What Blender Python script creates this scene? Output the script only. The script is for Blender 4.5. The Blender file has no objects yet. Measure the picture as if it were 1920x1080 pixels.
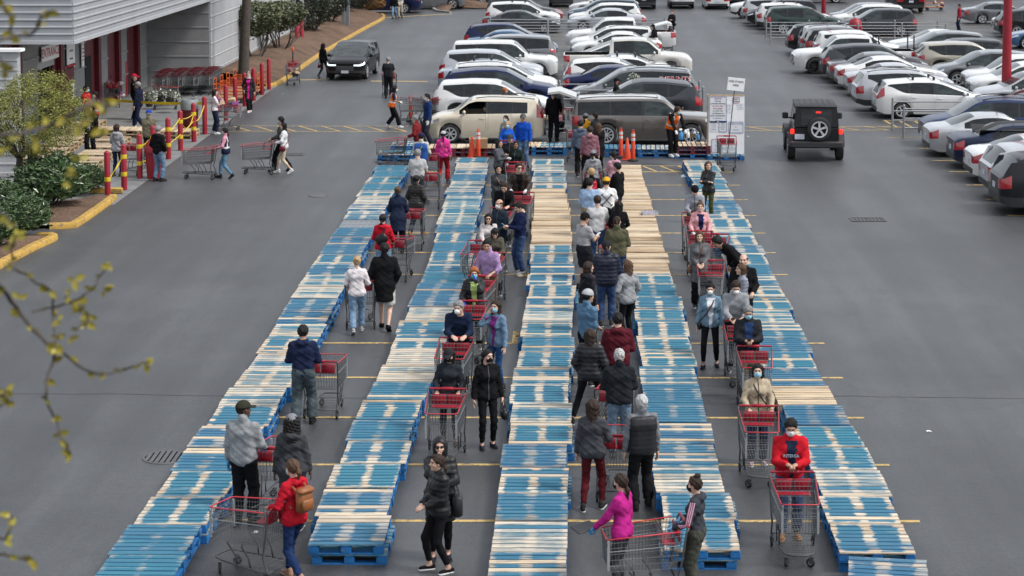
import bpy, math, random
import numpy as np
from mathutils import Vector, Matrix, Euler
RD = random.Random(11)
C = bpy.context.scene
COL = C.collection
PI = math.pi
rad = math.radians

# ---------------------------------------------------------------- camera, sky, sun, exposure
CAM_H, FPX, PCX, PCY = 9.2, 3660.0, 1055.0, 79.0
cam = bpy.data.cameras.new('camera')
camo = bpy.data.objects.new('camera', cam); COL.objects.link(camo)
cam.sensor_width = 36.0
cam.lens = FPX / 1920 * 36
cam.shift_x = -(PCX - 960) / 1920
cam.shift_y = -(540 - PCY) / 1920
cam.clip_end = 900
YAW = math.atan((1084 - PCX) / FPX)
PITCH = math.atan((PCY + 218) / FPX)
camo.location = (0, 0, CAM_H)
camo.rotation_euler = (PI / 2 - PITCH, 0, YAW)
cam.dof.use_dof = True
cam.dof.focus_distance = 40
cam.dof.aperture_fstop = 3.2
C.camera = camo
CR = Euler((PI / 2 - PITCH, 0, YAW)).to_matrix()

w = bpy.data.worlds.new('World'); C.world = w; w.use_nodes = True
nt = w.node_tree; nt.nodes.clear()
sky = nt.nodes.new('ShaderNodeTexSky'); sky.sky_type = 'NISHITA'; sky.sun_disc = False
sky.sun_elevation = rad(52); sky.sun_rotation = rad(108)
sky.dust_density = 3.0; sky.air_density = 1.0; sky.ozone_density = 1.0
hs = nt.nodes.new('ShaderNodeHueSaturation'); hs.inputs['Saturation'].default_value = 0.45
bg = nt.nodes.new('ShaderNodeBackground'); bg.inputs[1].default_value = 0.125
wo = nt.nodes.new('ShaderNodeOutputWorld')
nt.links.new(sky.outputs[0], hs.inputs['Color']); cl = nt.nodes.new('ShaderNodeMix'); cl.data_type = 'RGBA'; cl.inputs[0].default_value = 0.6; cl.inputs[7].default_value = (4.3, 4.55, 4.9, 1)   # a thick even cloud layer
nt.links.new(hs.outputs[0], cl.inputs[6]); nt.links.new(cl.outputs[2], bg.inputs[0]); nt.links.new(bg.outputs[0], wo.inputs[0])
sl = bpy.data.lights.new('sun', 'SUN'); sl.energy = 1.5; sl.angle = rad(12); sl.color = (1.0, 0.97, 0.93)
so = bpy.data.objects.new('sun', sl); COL.objects.link(so)
SUN_DIR = Vector((math.sin(rad(108)) * math.cos(rad(52)), math.cos(rad(108)) * math.cos(rad(52)), math.sin(rad(52))))
so.rotation_euler = SUN_DIR.to_track_quat('Z', 'Y').to_euler(); so.location = SUN_DIR * 60
C.view_settings.view_transform = 'Standard'; C.view_settings.look = 'None'
C.view_settings.exposure = 0.94; C.view_settings.gamma = 1.0; C.view_settings.use_curve_mapping = False
C.cycles.max_bounces = 6; C.cycles.diffuse_bounces = 2; C.cycles.glossy_bounces = 2; C.cycles.transmission_bounces = 2; C.cycles.transparent_max_bounces = 6
C.cycles.caustics_reflective = False; C.cycles.caustics_refractive = False

def G(px, py, z=0.0):
    """The point at height z that the photograph shows at pixel (px, py)."""
    d = CR @ Vector(((px - PCX) / FPX, -(py - PCY) / FPX, -1.0))
    t = (z - CAM_H) / d.z
    return Vector((d.x * t, d.y * t, z))

def RAY(px, py, dist):
    d = CR @ Vector(((px - PCX) / FPX, -(py - PCY) / FPX, -1.0))
    return Vector((0, 0, CAM_H)) + d * dist

# ---------------------------------------------------------------- object helpers
def tag(o, label=None, cat=None, group=None, kind=None):
    if label: o['label'] = label
    if cat: o['category'] = cat
    if group: o['group'] = group
    if kind: o['kind'] = kind
    return o

def obj(name, me, parent=None, loc=None, rot=None, mats=None, scale=None):
    o = bpy.data.objects.new(name, me); COL.objects.link(o)
    if parent is not None: o.parent = parent
    if loc is not None: o.location = loc
    if rot is not None: o.rotation_euler = rot
    if scale is not None: o.scale = (scale,) * 3 if isinstance(scale, (int, float)) else scale
    if mats:
        for i, m in enumerate(mats):
            s = o.material_slots[i]; s.link = 'OBJECT'; s.material = m
    return o

def empty(name, loc, rotz=0.0, label=None, cat=None, group=None):
    o = bpy.data.objects.new(name, None); COL.objects.link(o)
    o.location = loc; o.rotation_euler = (0, 0, rotz); o.empty_display_size = 0.2
    return tag(o, label, cat, group)

def clone(o, parent=None):
    c = o.copy(); COL.objects.link(c)
    if parent is not None: c.parent = parent
    for ch in KIDS.get(o.name, ()): clone(ch, c)
    return c
KIDS = {}
def index_kids(root):
    KIDS[root.name] = [c for c in root.children]
    for c in root.children: index_kids(c)

def basis(d):
    d = Vector(d).normalized()
    a = Vector((0, 0, 1)) if abs(d.z) < 0.9 else Vector((1, 0, 0))
    u = d.cross(a).normalized(); v = d.cross(u).normalized()
    return u, v

class MB:
    def __init__(self): self.v = []; self.f = []; self.m = []
    def add(self, vs, fs, mat=0):
        n = len(self.v); self.v += [tuple(p) for p in vs]
        for f in fs: self.f.append(tuple(i + n for i in f)); self.m.append(mat)
        return self
    def box(self, x, y, z, sx, sy, sz, mat=0, rz=0.0, M=None, bev=0.0):
        """centre x,y,z and full sizes"""
        a, b, c = sx / 2, sy / 2, sz / 2
        if bev:
            e = min(bev, a * .9, b * .9, c * .9); vs = []
            for (px, py) in ((-a, -b), (a, -b), (a, b), (-a, b)):
                pass
            ring = lambda zz, q: [(-a + q, -b, zz), (a - q, -b, zz), (a, -b + q, zz), (a, b - q, zz), (a - q, b, zz), (-a + q, b, zz), (-a, b - q, zz), (-a, -b + q, zz)]
            inn = lambda zz, q: [(sgn(px) * max(abs(px) - q, 0), sgn(py) * max(abs(py) - q, 0), zz) for px, py, _ in ring(zz, q)]
            vs = inn(-c, e) + ring(-c + e, e) + ring(c - e, e) + inn(c, e)
            fs = []
            for r in range(3):
                for i in range(8):
                    j = (i + 1) % 8
                    fs.append((r * 8 + i, r * 8 + j, r * 8 + 8 + j, r * 8 + 8 + i))
            fs += [tuple(range(7, -1, -1)), tuple(range(24, 32))]
        else:
            vs = [(-a, -b, -c), (a, -b, -c), (a, b, -c), (-a, b, -c), (-a, -b, c), (a, -b, c), (a, b, c), (-a, b, c)]
            fs = [(3, 2, 1, 0), (4, 5, 6, 7), (0, 1, 5, 4), (1, 2, 6, 5), (2, 3, 7, 6), (3, 0, 4, 7)]
        if rz:
            cs, sn = math.cos(rz), math.sin(rz)
            vs = [(p[0] * cs - p[1] * sn, p[0] * sn + p[1] * cs, p[2]) for p in vs]
        if M is not None: vs = [tuple(M @ Vector(p)) for p in vs]
        return self.add([(p[0] + x, p[1] + y, p[2] + z) for p in vs], fs, mat)
    def cyl(self, p0, p1, r0, r1=None, n=8, mat=0, caps=True):
        r1 = r0 if r1 is None else r1
        p0, p1 = Vector(p0), Vector(p1); u, v = basis(p1 - p0); vs = []
        for p, r in ((p0, r0), (p1, r1)):
            for i in range(n):
                a = 2 * PI * i / n; vs.append(p + u * (r * math.cos(a)) + v * (r * math.sin(a)))
        fs = [(i, (i + 1) % n, n + (i + 1) % n, n + i) for i in range(n)]
        fs = [f[::-1] for f in fs]
        if caps: fs += [tuple(range(n)), tuple(range(2 * n - 1, n - 1, -1))]
        return self.add(vs, fs, mat)
    def tube(self, pts, r, n=6, mat=0, caps=True, closed=False):
        pts = [Vector(p) for p in pts]; k = len(pts)
        rs = r if isinstance(r, (list, tuple)) else [r] * k
        vs = []; up = None
        for i, p in enumerate(pts):
            if closed: d = pts[(i + 1) % k] - pts[i - 1]
            else: d = pts[min(i + 1, k - 1)] - pts[max(i - 1, 0)]
            d.normalize()
            if up is None: u, v = basis(d)
            else:
                u = (up - d * up.dot(d))
                u = u.normalized() if u.length > 1e-6 else basis(d)[0]
                v = d.cross(u)
            up = u
            for j in range(n):
                a = 2 * PI * j / n; vs.append(p + u * (rs[i] * math.cos(a)) + v * (rs[i] * math.sin(a)))
        fs = []
        for i in range(k if closed else k - 1):
            q = (i + 1) % k
            for j in range(n): fs.append((i * n + j, i * n + (j + 1) % n, q * n + (j + 1) % n, q * n + j))
        if caps and not closed: fs += [tuple(range(n - 1, -1, -1)), tuple(range((k - 1) * n, k * n))]
        return self.add(vs, fs, mat)
    def lathe(self, prof, n=16, mat=0, c=(0, 0, 0), axis='z', caps=True):
        vs = []
        for (r, z) in prof:
            for i in range(n):
                a = 2 * PI * i / n
                p = (r * math.cos(a), r * math.sin(a), z)
                if axis == 'x': p = (p[2], p[0], p[1])
                if axis == 'y': p = (p[1], p[2], p[0])
                vs.append((p[0] + c[0], p[1] + c[1], p[2] + c[2]))
        fs = []
        for k in range(len(prof) - 1):
            for i in range(n):
                j = (i + 1) % n
                fs.append((k * n + i, k * n + j, k * n + n + j, k * n + n + i))
        if caps and prof[0][0] > 1e-5: fs.append(tuple(range(n - 1, -1, -1)))
        if caps and prof[-1][0] > 1e-5: fs.append(tuple(range((len(prof) - 1) * n, len(prof) * n)))
        return self.add(vs, fs, mat)
    def prism(self, poly, z0, z1, mat=0, M=None):
        n = len(poly)
        vs = [(x, y, z0) for x, y in poly] + [(x, y, z1) for x, y in poly]
        if M is not None: vs = [tuple(M @ Vector(p)) for p in vs]
        fs = [tuple(range(n - 1, -1, -1)), tuple(range(n, 2 * n))] + [(i, (i + 1) % n, n + (i + 1) % n, n + i) for i in range(n)]
        return self.add(vs, fs, mat)
    def mesh(self, name, mats, smooth=None):
        me = bpy.data.meshes.new(name)
        me.from_pydata(self.v, [], self.f)
        for m in (mats if isinstance(mats, (list, tuple)) else [mats]): me.materials.append(m)
        if any(self.m): me.polygons.foreach_set('material_index', np.array(self.m, dtype=np.int32))
        finish(me, smooth)
        return me
def sgn(x): return -1 if x < 0 else 1
def finish(me, smooth):
    if smooth is not None:
        me.polygons.foreach_set('use_smooth', np.ones(len(me.polygons), dtype=bool))
        if smooth < 179: me.set_sharp_from_angle(angle=rad(smooth))
    me.update()

# ---------------------------------------------------------------- materials
MATS = {}
def nodes(name):
    m = bpy.data.materials.new(name); m.use_nodes = True
    return m, m.node_tree, m.node_tree.nodes['Principled BSDF']
def N(t, kind, **kw):
    n = t.nodes.new('ShaderNode' + kind)
    for k, v in kw.items():
        if k in n.inputs: n.inputs[k].default_value = v
        else: setattr(n, k, v)
    return n
def ramp(t, fac, stops):
    r = t.nodes.new('ShaderNodeValToRGB'); e = r.color_ramp.elements
    while len(e) < len(stops): e.new(0.5)
    for i, (p, c) in enumerate(stops):
        e[i].position = p; e[i].color = c if len(c) == 4 else (*c, 1)
    t.links.new(fac, r.inputs[0]); return r
def mixc(t, fac, a, b, blend='MIX'):
    m = t.nodes.new('ShaderNodeMix'); m.data_type = 'RGBA'; m.blend_type = blend
    for s, x in ((m.inputs[0], fac), (m.inputs[6], a), (m.inputs[7], b)):
        if isinstance(x, (int, float)): s.default_value = x
        elif isinstance(x, tuple): s.default_value = x if len(x) == 4 else (*x, 1)
        else: t.links.new(x, s)
    return m.outputs[2]
def math_(t, op, a, b=None, clamp=False):
    m = t.nodes.new('ShaderNodeMath'); m.operation = op; m.use_clamp = clamp
    for s, x in ((m.inputs[0], a), (m.inputs[1], b)):
        if x is None: continue
        if isinstance(x, (int, float)): s.default_value = x
        else: t.links.new(x, s)
    return m.outputs[0]
def bump(t, bsdf, h, strength=0.3, dist=0.01):
    b = N(t, 'Bump', Strength=strength, Distance=dist); t.links.new(h, b.inputs['Height']); t.links.new(b.outputs[0], bsdf.inputs['Normal'])
def ocoord(t): return t.nodes.new('ShaderNodeTexCoord').outputs['Object']
def noise_(t, vec, scale, detail=3, rough=0.55):
    n = N(t, 'TexNoise', Scale=scale, Detail=detail, Roughness=rough)
    if vec is not None: t.links.new(vec, n.inputs['Vector'])
    return n.outputs[0]
def mapping(t, vec, scale=(1, 1, 1), loc=(0, 0, 0)):
    m = t.nodes.new('ShaderNodeMapping'); m.inputs['Scale'].default_value = scale; m.inputs['Location'].default_value = loc
    t.links.new(vec, m.inputs[0]); return m.outputs[0]

def plain(name, col, rough=0.5, metal=0.0, var=0.12, scale=6.0, bmp=0.0, bscale=60.0, coat=0.0, spec=0.5, dirt=None):
    """a surface with soft mottling, optional relief and optional dirt colour"""
    if name in MATS: return MATS[name]
    m, t, b = nodes(name)
    b.inputs['Roughness'].default_value = rough; b.inputs['Metallic'].default_value = metal
    b.inputs['Specular IOR Level'].default_value = spec
    if coat: b.inputs['Coat Weight'].default_value = coat; b.inputs['Coat Roughness'].default_value = 0.06
    oc = ocoord(t)
    n = noise_(t, oc, scale, 4)
    lo = tuple(c * (1 - var) for c in col); hi = tuple(min(1, c * (1 + var)) for c in col)
    r = ramp(t, n, [(0.3, lo), (0.7, hi)])
    out = r.outputs[0]
    if dirt:
        d = ramp(t, noise_(t, oc, scale * 2.3, 6, 0.7), [(0.52, (0, 0, 0)), (0.72, (1, 1, 1))])
        out = mixc(t, d.outputs[0], out, dirt)
    t.links.new(out, b.inputs['Base Color'])
    if bmp: bump(t, b, noise_(t, oc, bscale, 3), bmp, 0.01)
    MATS[name] = m; return m

def cloth(col, kind='weave'):
    key = 'cloth_%s_%d_%d_%d' % (kind, *[int(c * 999) for c in col])
    if key in MATS: return MATS[key]
    m, t, b = nodes(key)
    sheen = {'weave': 0.85, 'puffer': 0.45, 'leather': 0.38, 'fleece': 0.95}[kind]
    b.inputs['Roughness'].default_value = sheen; b.inputs['Specular IOR Level'].default_value = 0.3 if kind in ('leather', 'puffer') else 0.08
    oc = ocoord(t)
    n = noise_(t, oc, 9.0, 5, 0.6)
    k = 0.35 if kind == 'fleece' else 0.22
    n2 = noise_(t, oc, 90.0 if kind == 'fleece' else 240.0, 2)
    f = math_(t, 'ADD', math_(t, 'MULTIPLY', n, 0.65), math_(t, 'MULTIPLY', n2, 0.35))
    r = ramp(t, f, [(0.32, tuple(c * (1 - k) for c in col)), (0.68, tuple(min(1, c * (1 + k)) for c in col))])
    t.links.new(r.outputs[0], b.inputs['Base Color'])
    h = math_(t, 'ADD', noise_(t, mapping(t, oc, (1, 1, .4)), 11.0, 3, 0.5), math_(t, 'MULTIPLY', n2, 0.12))
    bump(t, b, h, 0.6, 0.02)
    MATS[key] = m; return m

def denim(col):
    key = 'denim_%d_%d_%d' % tuple(int(c * 999) for c in col)
    if key in MATS: return MATS[key]
    m, t, b = nodes(key); b.inputs['Roughness'].default_value = 0.9; b.inputs['Specular IOR Level'].default_value = 0.2
    oc = ocoord(t)
    f = math_(t, 'ADD', math_(t, 'MULTIPLY', noise_(t, oc, 7.0, 6, 0.65), 0.7), math_(t, 'MULTIPLY', noise_(t, oc, 180.0, 2), 0.3))
    r = ramp(t, f, [(0.3, tuple(c * .6 for c in col)), (0.55, col), (0.75, tuple(min(1, c * 1.5 + .02) for c in col))])
    t.links.new(r.outputs[0], b.inputs['Base Color'])
    bump(t, b, noise_(t, mapping(t, oc, (1, 1, .4)), 16.0, 5), 0.7, 0.02)
    MATS[key] = m; return m

def skin(col):
    key = 'skin_%d_%d' % (int(col[0] * 999), int(col[1] * 999))
    if key in MATS: return MATS[key]
    m, t, b = nodes(key); b.inputs['Roughness'].default_value = 0.5
    n = noise_(t, ocoord(t), 30.0, 3)
    r = ramp(t, n, [(0.3, tuple(c * .85 for c in col)), (0.7, (min(1, col[0] * 1.08), col[1] * 1.02, col[2]))])
    t.links.new(r.outputs[0], b.inputs['Base Color'])
    b.inputs['Subsurface Weight'].default_value = 0.0
    MATS[key] = m; return m

def hairm(col):
    key = 'hair_%d_%d' % (int(col[0] * 999), int(col[2] * 999))
    if key in MATS: return MATS[key]
    m, t, b = nodes(key); b.inputs['Roughness'].default_value = 0.62; b.inputs['Specular IOR Level'].default_value = 0.2
    n = noise_(t, mapping(t, ocoord(t), (90, 90, 9)), 1.0, 3)
    r = ramp(t, n, [(0.3, tuple(c * .55 for c in col)), (0.7, tuple(min(1, c * 1.35) for c in col))])
    t.links.new(r.outputs[0], b.inputs['Base Color']); bump(t, b, n, 0.6, 0.01)
    MATS[key] = m; return m

def paint(col, flake=0.0):
    key = 'car_paint_%d_%d_%d' % tuple(int(c * 999) for c in col)
    if key in MATS: return MATS[key]
    m, t, b = nodes(key)
    b.inputs['Roughness'].default_value = 0.32; b.inputs['Metallic'].default_value = flake
    dk = sum(col) < .2; b.inputs['Coat Weight'].default_value = .2 if dk else .9; b.inputs['Coat Roughness'].default_value = 0.05; b.inputs['Specular IOR Level'].default_value = .2 if dk else .5
    g = t.nodes.new('ShaderNodeNewGeometry')
    oc = ocoord(t)
    sep = N(t, 'SeparateXYZ'); t.links.new(oc, sep.inputs[0])
    low = ramp(t, math_(t, 'ADD', sep.outputs[2], math_(t, 'MULTIPLY', noise_(t, oc, 5.0, 4), 0.5)), [(0.35, (1, 1, 1)), (0.75, (0, 0, 0))])
    dust = math_(t, 'MULTIPLY', low.outputs[0], 0.22)
    n = ramp(t, noise_(t, oc, 2.2, 4), [(0.3, tuple(c * .93 for c in col)), (0.7, col)])
    t.links.new(mixc(t, dust, n.outputs[0], (0.16, 0.145, 0.125)), b.inputs['Base Color'])
    MATS[key] = m; return m
# ---------------------------------------------------------------- ground
def asphalt_mat():
    m, t, b = nodes('asphalt')
    oc = ocoord(t)
    big = noise_(t, oc, 0.13, 6, 0.66)
    mid = noise_(t, mapping(t, oc, (1.3, 0.07, 1)), 0.8, 5, 0.6)
    fine = noise_(t, oc, 9.0, 6, 0.75)
    grit = noise_(t, oc, 34.0, 3, 0.7)
    f = math_(t, 'ADD', math_(t, 'MULTIPLY', big, 0.34), math_(t, 'MULTIPLY', mid, 0.26))
    f = math_(t, 'ADD', f, math_(t, 'MULTIPLY', fine, 0.18))
    f = math_(t, 'ADD', f, math_(t, 'MULTIPLY', grit, 0.36))
    base = ramp(t, f, [(0.41, (0.0115, 0.012, 0.0127)), (0.55, (0.031, 0.0322, 0.034)), (0.66, (0.068, 0.070, 0.0728))])
    st = ramp(t, noise_(t, mapping(t, oc, (0.8, 0.5, 1)), 0.6, 5, 0.75), [(0.55, (0, 0, 0)), (0.70, (1, 1, 1))])
    c = mixc(t, math_(t, 'MULTIPLY', st.outputs[0], 0.5), base.outputs[0], (0.014, 0.0145, 0.016))
    # fine cracks: edges of a large warped cell pattern
    vo = t.nodes.new('ShaderNodeTexVoronoi'); vo.feature = 'DISTANCE_TO_EDGE'; vo.inputs['Scale'].default_value = 0.13
    wv = t.nodes.new('ShaderNodeVectorMath'); wv.operation = 'ADD'
    nn = N(t, 'TexNoise', Scale=0.7, Detail=5.0); t.links.new(oc, nn.inputs['Vector'])
    t.links.new(oc, wv.inputs[0]); t.links.new(nn.outputs[1], wv.inputs[1]); t.links.new(wv.outputs[0], vo.inputs['Vector'])
    ck = ramp(t, vo.outputs[0], [(0.0, (1, 1, 1)), (0.0045, (0, 0, 0))])
    brk = ramp(t, noise_(t, oc, 0.25, 3), [(0.46, (0, 0, 0)), (0.56, (1, 1, 1))])
    cf = math_(t, 'MULTIPLY', math_(t, 'MULTIPLY', ck.outputs[0], brk.outputs[0]), 0.6)
    c = mixc(t, cf, c, (0.022, 0.022, 0.024))
    # pale specks: dried gum, chips of stone
    v2 = t.nodes.new('ShaderNodeTexVoronoi'); v2.inputs['Scale'].default_value = 2.6; t.links.new(oc, v2.inputs['Vector'])
    sp = ramp(t, v2.outputs['Distance'], [(0.0, (1, 1, 1)), (0.035, (0, 0, 0))])
    c = mixc(t, math_(t, 'MULTIPLY', sp.outputs[0], 0.35), c, (0.3, 0.3, 0.3))
    t.links.new(c, b.inputs['Base Color'])
    b.inputs['Roughness'].default_value = 0.5; b.inputs['Specular IOR Level'].default_value = 0.85
    bump(t, b, math_(t, 'ADD', grit, fine), 0.55, 0.012)
    return m
ASPH = asphalt_mat()
mb = MB()
xs = [-260, -60, -30, 0, 30, 60, 260]; ys = [-60, 10, 30, 60, 100, 150, 420]
mb.add([(x, y, 0) for y in ys for x in xs], [(j * 7 + i, j * 7 + i + 1, j * 7 + i + 8, j * 7 + i + 7) for j in range(6) for i in range(6)])
ground = tag(obj('ground', mb.mesh('ground', ASPH)), kind='structure')

def worn_paint(name, col, keep=0.56):
    m, t, b = nodes(name); oc = ocoord(t)
    n = noise_(t, oc, 7.0, 6, 0.75)
    f = ramp(t, n, [(keep - 0.07, (0, 0, 0)), (keep + 0.06, (1, 1, 1))])
    v = ramp(t, noise_(t, oc, 1.3, 4), [(0.3, tuple(c * .8 for c in col)), (0.7, col)])
    t.links.new(mixc(t, math_(t, 'MULTIPLY', f.outputs[0], .85), v.outputs[0], (0.085, 0.085, 0.085)), b.inputs['Base Color'])
    b.inputs['Roughness'].default_value = 0.75; bump(t, b, noise_(t, oc, 50, 3), 0.4, 0.01)
    return m
YPAINT = worn_paint('worn_yellow_line_paint', (0.54, 0.37, 0.13))
KERBY = worn_paint('yellow_kerb_paint', (0.50, 0.30, 0.05), 0.57)

def strip(mbx, a, b, wd, z=0.004, mat=0):
    a, b = Vector((a[0], a[1], 0)), Vector((b[0], b[1], 0)); d = (b - a); n = Vector((-d.y, d.x, 0)).normalized() * wd / 2
    k = max(1, int(d.length / 1.2)); vs = []
    for i in range(k + 1):
        p = a + d * (i / k); j = RD.uniform(-.006, .006)
        vs += [(p.x + n.x * (1 + j), p.y + n.y + j, z), (p.x - n.x, p.y - n.y + j, z)]
    mbx.add(vs, [(2 * i, 2 * i + 1, 2 * i + 3, 2 * i + 2) for i in range(k)], mat)

Y978 = G(1200, 977).y; PIT = 2.743
stripes = []
for k in range(-2, 5):
    y = Y978 + PIT * k
    stripes.append(((-5.28, y - .03), (4.95, y + .02)))
Y515 = G(1200, 515).y
for k in range(0, 7):
    y = Y515 + PIT * k
    stripes.append(((-5.28, y - .03), (4.95, y + .02)))
for a, b in stripes:
    mb = MB(); strip(mb, a, b, 0.10)
    tag(obj('stall_line', mb.mesh('stall_line', YPAINT)), kind='structure')
# stall lines of the parked rows
for (x0, x1, ya, n) in ((-5.3, 5.0, 77.2, 26), (18.0, 28.6, 60.0, 30), (13.0, 16.5, 0, 0)):
    for k in range(n):
        y = ya + PIT * k
        mb = MB(); strip(mb, (x0, y), (x1, y), 0.10)
        tag(obj('stall_line', mb.mesh('stall_line', YPAINT)), kind='structure')
for (xa, xb, yp) in ((1670, 1850, 322), (1748, 1850, 301), (1780, 1880, 322), (1812, 1905, 347), (1849, 1930, 374), (1889, 1960, 404), (1722, 1800, 278)):
    a, b = G(xa, yp), G(xb, yp - 1)
    if xa == 1670: continue
    mb = MB(); strip(mb, (a.x, a.y), (a.x + 5.2, a.y + .05), 0.10)
    tag(obj('stall_line', mb.mesh('stall_line', YPAINT)), kind='structure')
# hatched walkways
def hatch(pxl, pyl, pxr, pyr, dpy, n, wd=0.09):
    mb = MB()
    a, b = G(pxl, pyl), G(pxr, pyr); c, d = G(pxl, pyl + dpy), G(pxr, pyr + dpy)
    strip(mb, a, b, wd); strip(mb, c, d, wd)
    for i in range(n):
        p = a.lerp(b, (i + .1) / n); q = c.lerp(d, (i + .95) / n)
        strip(mb, p, q, wd, 0.008)
    tag(obj('walkway_marking', mb.mesh('walkway_marking', YPAINT)), kind='structure')
hatch(430, 236, 765, 237, 10, 8); hatch(1395, 238, 1668, 237, 7, 5); hatch(1655, 226, 1740, 228, 12, 3)
hatch(1200, 311, 1300, 311, 11, 3)
for (xa, ya, xb, yb) in ((722, 33, 846, 26), (560, 150, 612, 149), (695, 152, 801, 153), (1663, 258, 1735, 257)):
    a, b = G(xa, ya), G(xb, yb); mb = MB(); strip(mb, a, b, 0.34 if xa != 1663 else .1)
    tag(obj('road_marking', mb.mesh('road_marking', YPAINT)), kind='structure')
# a painted letter of the fire lane legend between two aisles, and a square
p = G(985, 632); mb = MB()
for a, b in (((0, 0), (0, 1.0)), ((0, 1.0), (.4, 1.0)), ((.4, 1.0), (.4, .55)), ((.4, .55), (0, .55)), ((.15, .55), (.45, 0))):
    strip(mb, (p.x - .2 + a[0], p.y - .5 + a[1]), (p.x - .2 + b[0], p.y - .5 + b[1]), .12, .006)
tag(obj('road_lettering', mb.mesh('road_lettering', YPAINT)), kind='structure')
p = G(988, 515); mb = MB(); strip(mb, (p.x - .2, p.y), (p.x + .1, p.y), .5, .008); tag(obj('road_marking', mb.mesh('road_marking', YPAINT)), kind='structure')
# paving joint across the lot
TAR = plain('tar_seam', (0.026, 0.027, 0.029), 0.6)
yj = G(200, 742).y
mb = MB()
pts = [(x, yj + 0.12 * math.sin(x * .5) + RD.uniform(-.03, .03)) for x in np.arange(-30, 30, .5)]
for a, b in zip(pts, pts[1:]):
    strip(mb, a, b, RD.uniform(.015, .03), .003)
tag(obj('paving_joint', mb.mesh('paving_joint', TAR)), kind='structure')

# drain covers
IRON = plain('cast_iron', (0.11, 0.112, 0.116), 0.6, 0.4, 0.3, 20)
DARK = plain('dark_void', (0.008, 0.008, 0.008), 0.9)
PIT = plain('silted_pit', (.045, .045, .045), .9)
def drain(px, py, label, round_=True, r=.36):
    p = G(px, py); t = empty('drain_cover', (p.x, p.y, 0.004), 0, label, 'drain cover')
    if round_:
        mb = MB(); mb.lathe([(0.0, 0.002), (r - .02, 0.002)], 24); obj('pit', mb.mesh('pit', PIT), t)
        mb = MB(); mb.lathe([(r - .03, 0.0), (r - .03, .012), (r, .012), (r + .01, 0)], 28); obj('ring', mb.mesh('ring', IRON), t)
        for k in range(7):
            x = -r + .09 + k * (2 * r - .18) / 6; hl = math.sqrt(max(.01, (r - .03) ** 2 - x * x))
            mb = MB(); mb.box(0, 0, .008, .065, 2 * hl, .01); obj('bar', mb.mesh('bar', IRON), t, (x, 0, 0))
    else:
        mb = MB(); mb.box(0, 0, .001, .9, .55, .002); obj('pit', mb.mesh('pit', PIT), t)
        mb = MB()
        for s in (-1, 1): mb.box(0, s * .28, .008, .96, .04, .014); mb.box(s * .46, 0, .009, .04, .52, .014)
        mb.box(0, 0, .0085, .03, .52, .014)
        obj('rim', mb.mesh('rim', IRON), t)
        for k in range(9):
            mb = MB(); mb.box(0, 0, .006, .03, .52, .009); obj('bar', mb.mesh('bar', IRON), t, (-.4 + k * .1, 0, 0))
drain(310, 858, 'round slotted iron drain cover beside the far-left pallet row')
drain(597, 367, 'worn round manhole cover in the open lane left of the pallets', True, .3)
drain(1627, 412, 'rectangular iron storm grate in the empty lane on the right', False)
drain(545, 290, 'rectangular storm grate near the couple crossing the lane', False)

# ---------------------------------------------------------------- kerbs, planting beds and pavement
CONC = plain('concrete_pavement', (0.17, 0.172, 0.17), 0.85, 0, .18, 1.2, .4, 40, dirt=(0.09, 0.09, 0.09))
CONCL = plain('kerb_concrete', (0.30, 0.30, 0.285), 0.85, 0, .18, 3, .4, 40)
def mulch_mat():
    m, t, b = nodes('bark_mulch'); oc = ocoord(t)
    v = t.nodes.new('ShaderNodeTexVoronoi'); v.inputs['Scale'].default_value = 22; t.links.new(mapping(t, oc, (1, 1.7, 1)), v.inputs['Vector'])
    f = math_(t, 'ADD', math_(t, 'MULTIPLY', noise_(t, oc, 1.1, 5), .6), math_(t, 'MULTIPLY', v.outputs[0], .45))
    r = ramp(t, f, [(0.3, (0.045, 0.026, 0.016)), (0.55, (0.125, 0.073, 0.045)), (0.8, (0.22, 0.14, 0.09))])
    t.links.new(r.outputs[0], b.inputs['Base Color']); b.inputs['Roughness'].default_value = 0.95
    bump(t, b, v.outputs[0], 0.9, 0.03); return m
MULCH = mulch_mat()
def kerb(pxs, label_kind='kerb', wd=.2, h=.15, mat=None):
    P = [G(*p) for p in pxs]; mb = MB(); k = len(P)
    prof = [(-wd / 2, 0), (-wd / 2, h - .02), (-wd / 2 + .02, h), (wd / 2 - .04, h), (wd / 2, h - .04), (wd / 2 + .01, 0)]
    vs = []
    for i, p in enumerate(P):
        d = (P[min(i + 1, k - 1)] - P[max(i - 1, 0)]).normalized(); n = Vector((d.y, -d.x, 0))
        vs += [p + n * a + Vector((0, 0, z)) for a, z in prof]
    q = len(prof); fs = []
    for i in range(k - 1):
        for j in range(q - 1): fs.append((i * q + j, i * q + j + 1, (i + 1) * q + j + 1, (i + 1) * q + j))
    fs += [tuple(range(q)), tuple(range(k * q - 1, (k - 1) * q - 1, -1))]
    mb.add(vs, fs)
    return tag(obj('kerb', mb.mesh('kerb', mat or KERBY, 40)), kind='structure')
def smooth_px(pts, n=5):
    out = []
    for i in range(len(pts) - 1):
        p0 = pts[max(i - 1, 0)]; p1 = pts[i]; p2 = pts[i + 1]; p3 = pts[min(i + 2, len(pts) - 1)]
        for k in range(n):
            u = k / n
            out.append(tuple(0.5 * ((2 * b) + (-a + c) * u + (2 * a - 5 * b + 4 * c - d) * u * u + (-a + 3 * b - 3 * c + d) * u ** 3) for a, b, c, d in zip(p0, p1, p2, p3)))
    return out + [pts[-1]]
kerb([(-60, 541), (0, 500), (60, 469), (97, 452), (101, 448), (98, 446.5), (70, 447)])
kerb([(93, 429), (118, 428), (136, 427), (150, 419), (180, 398), (205, 380), (213, 373)])
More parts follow.
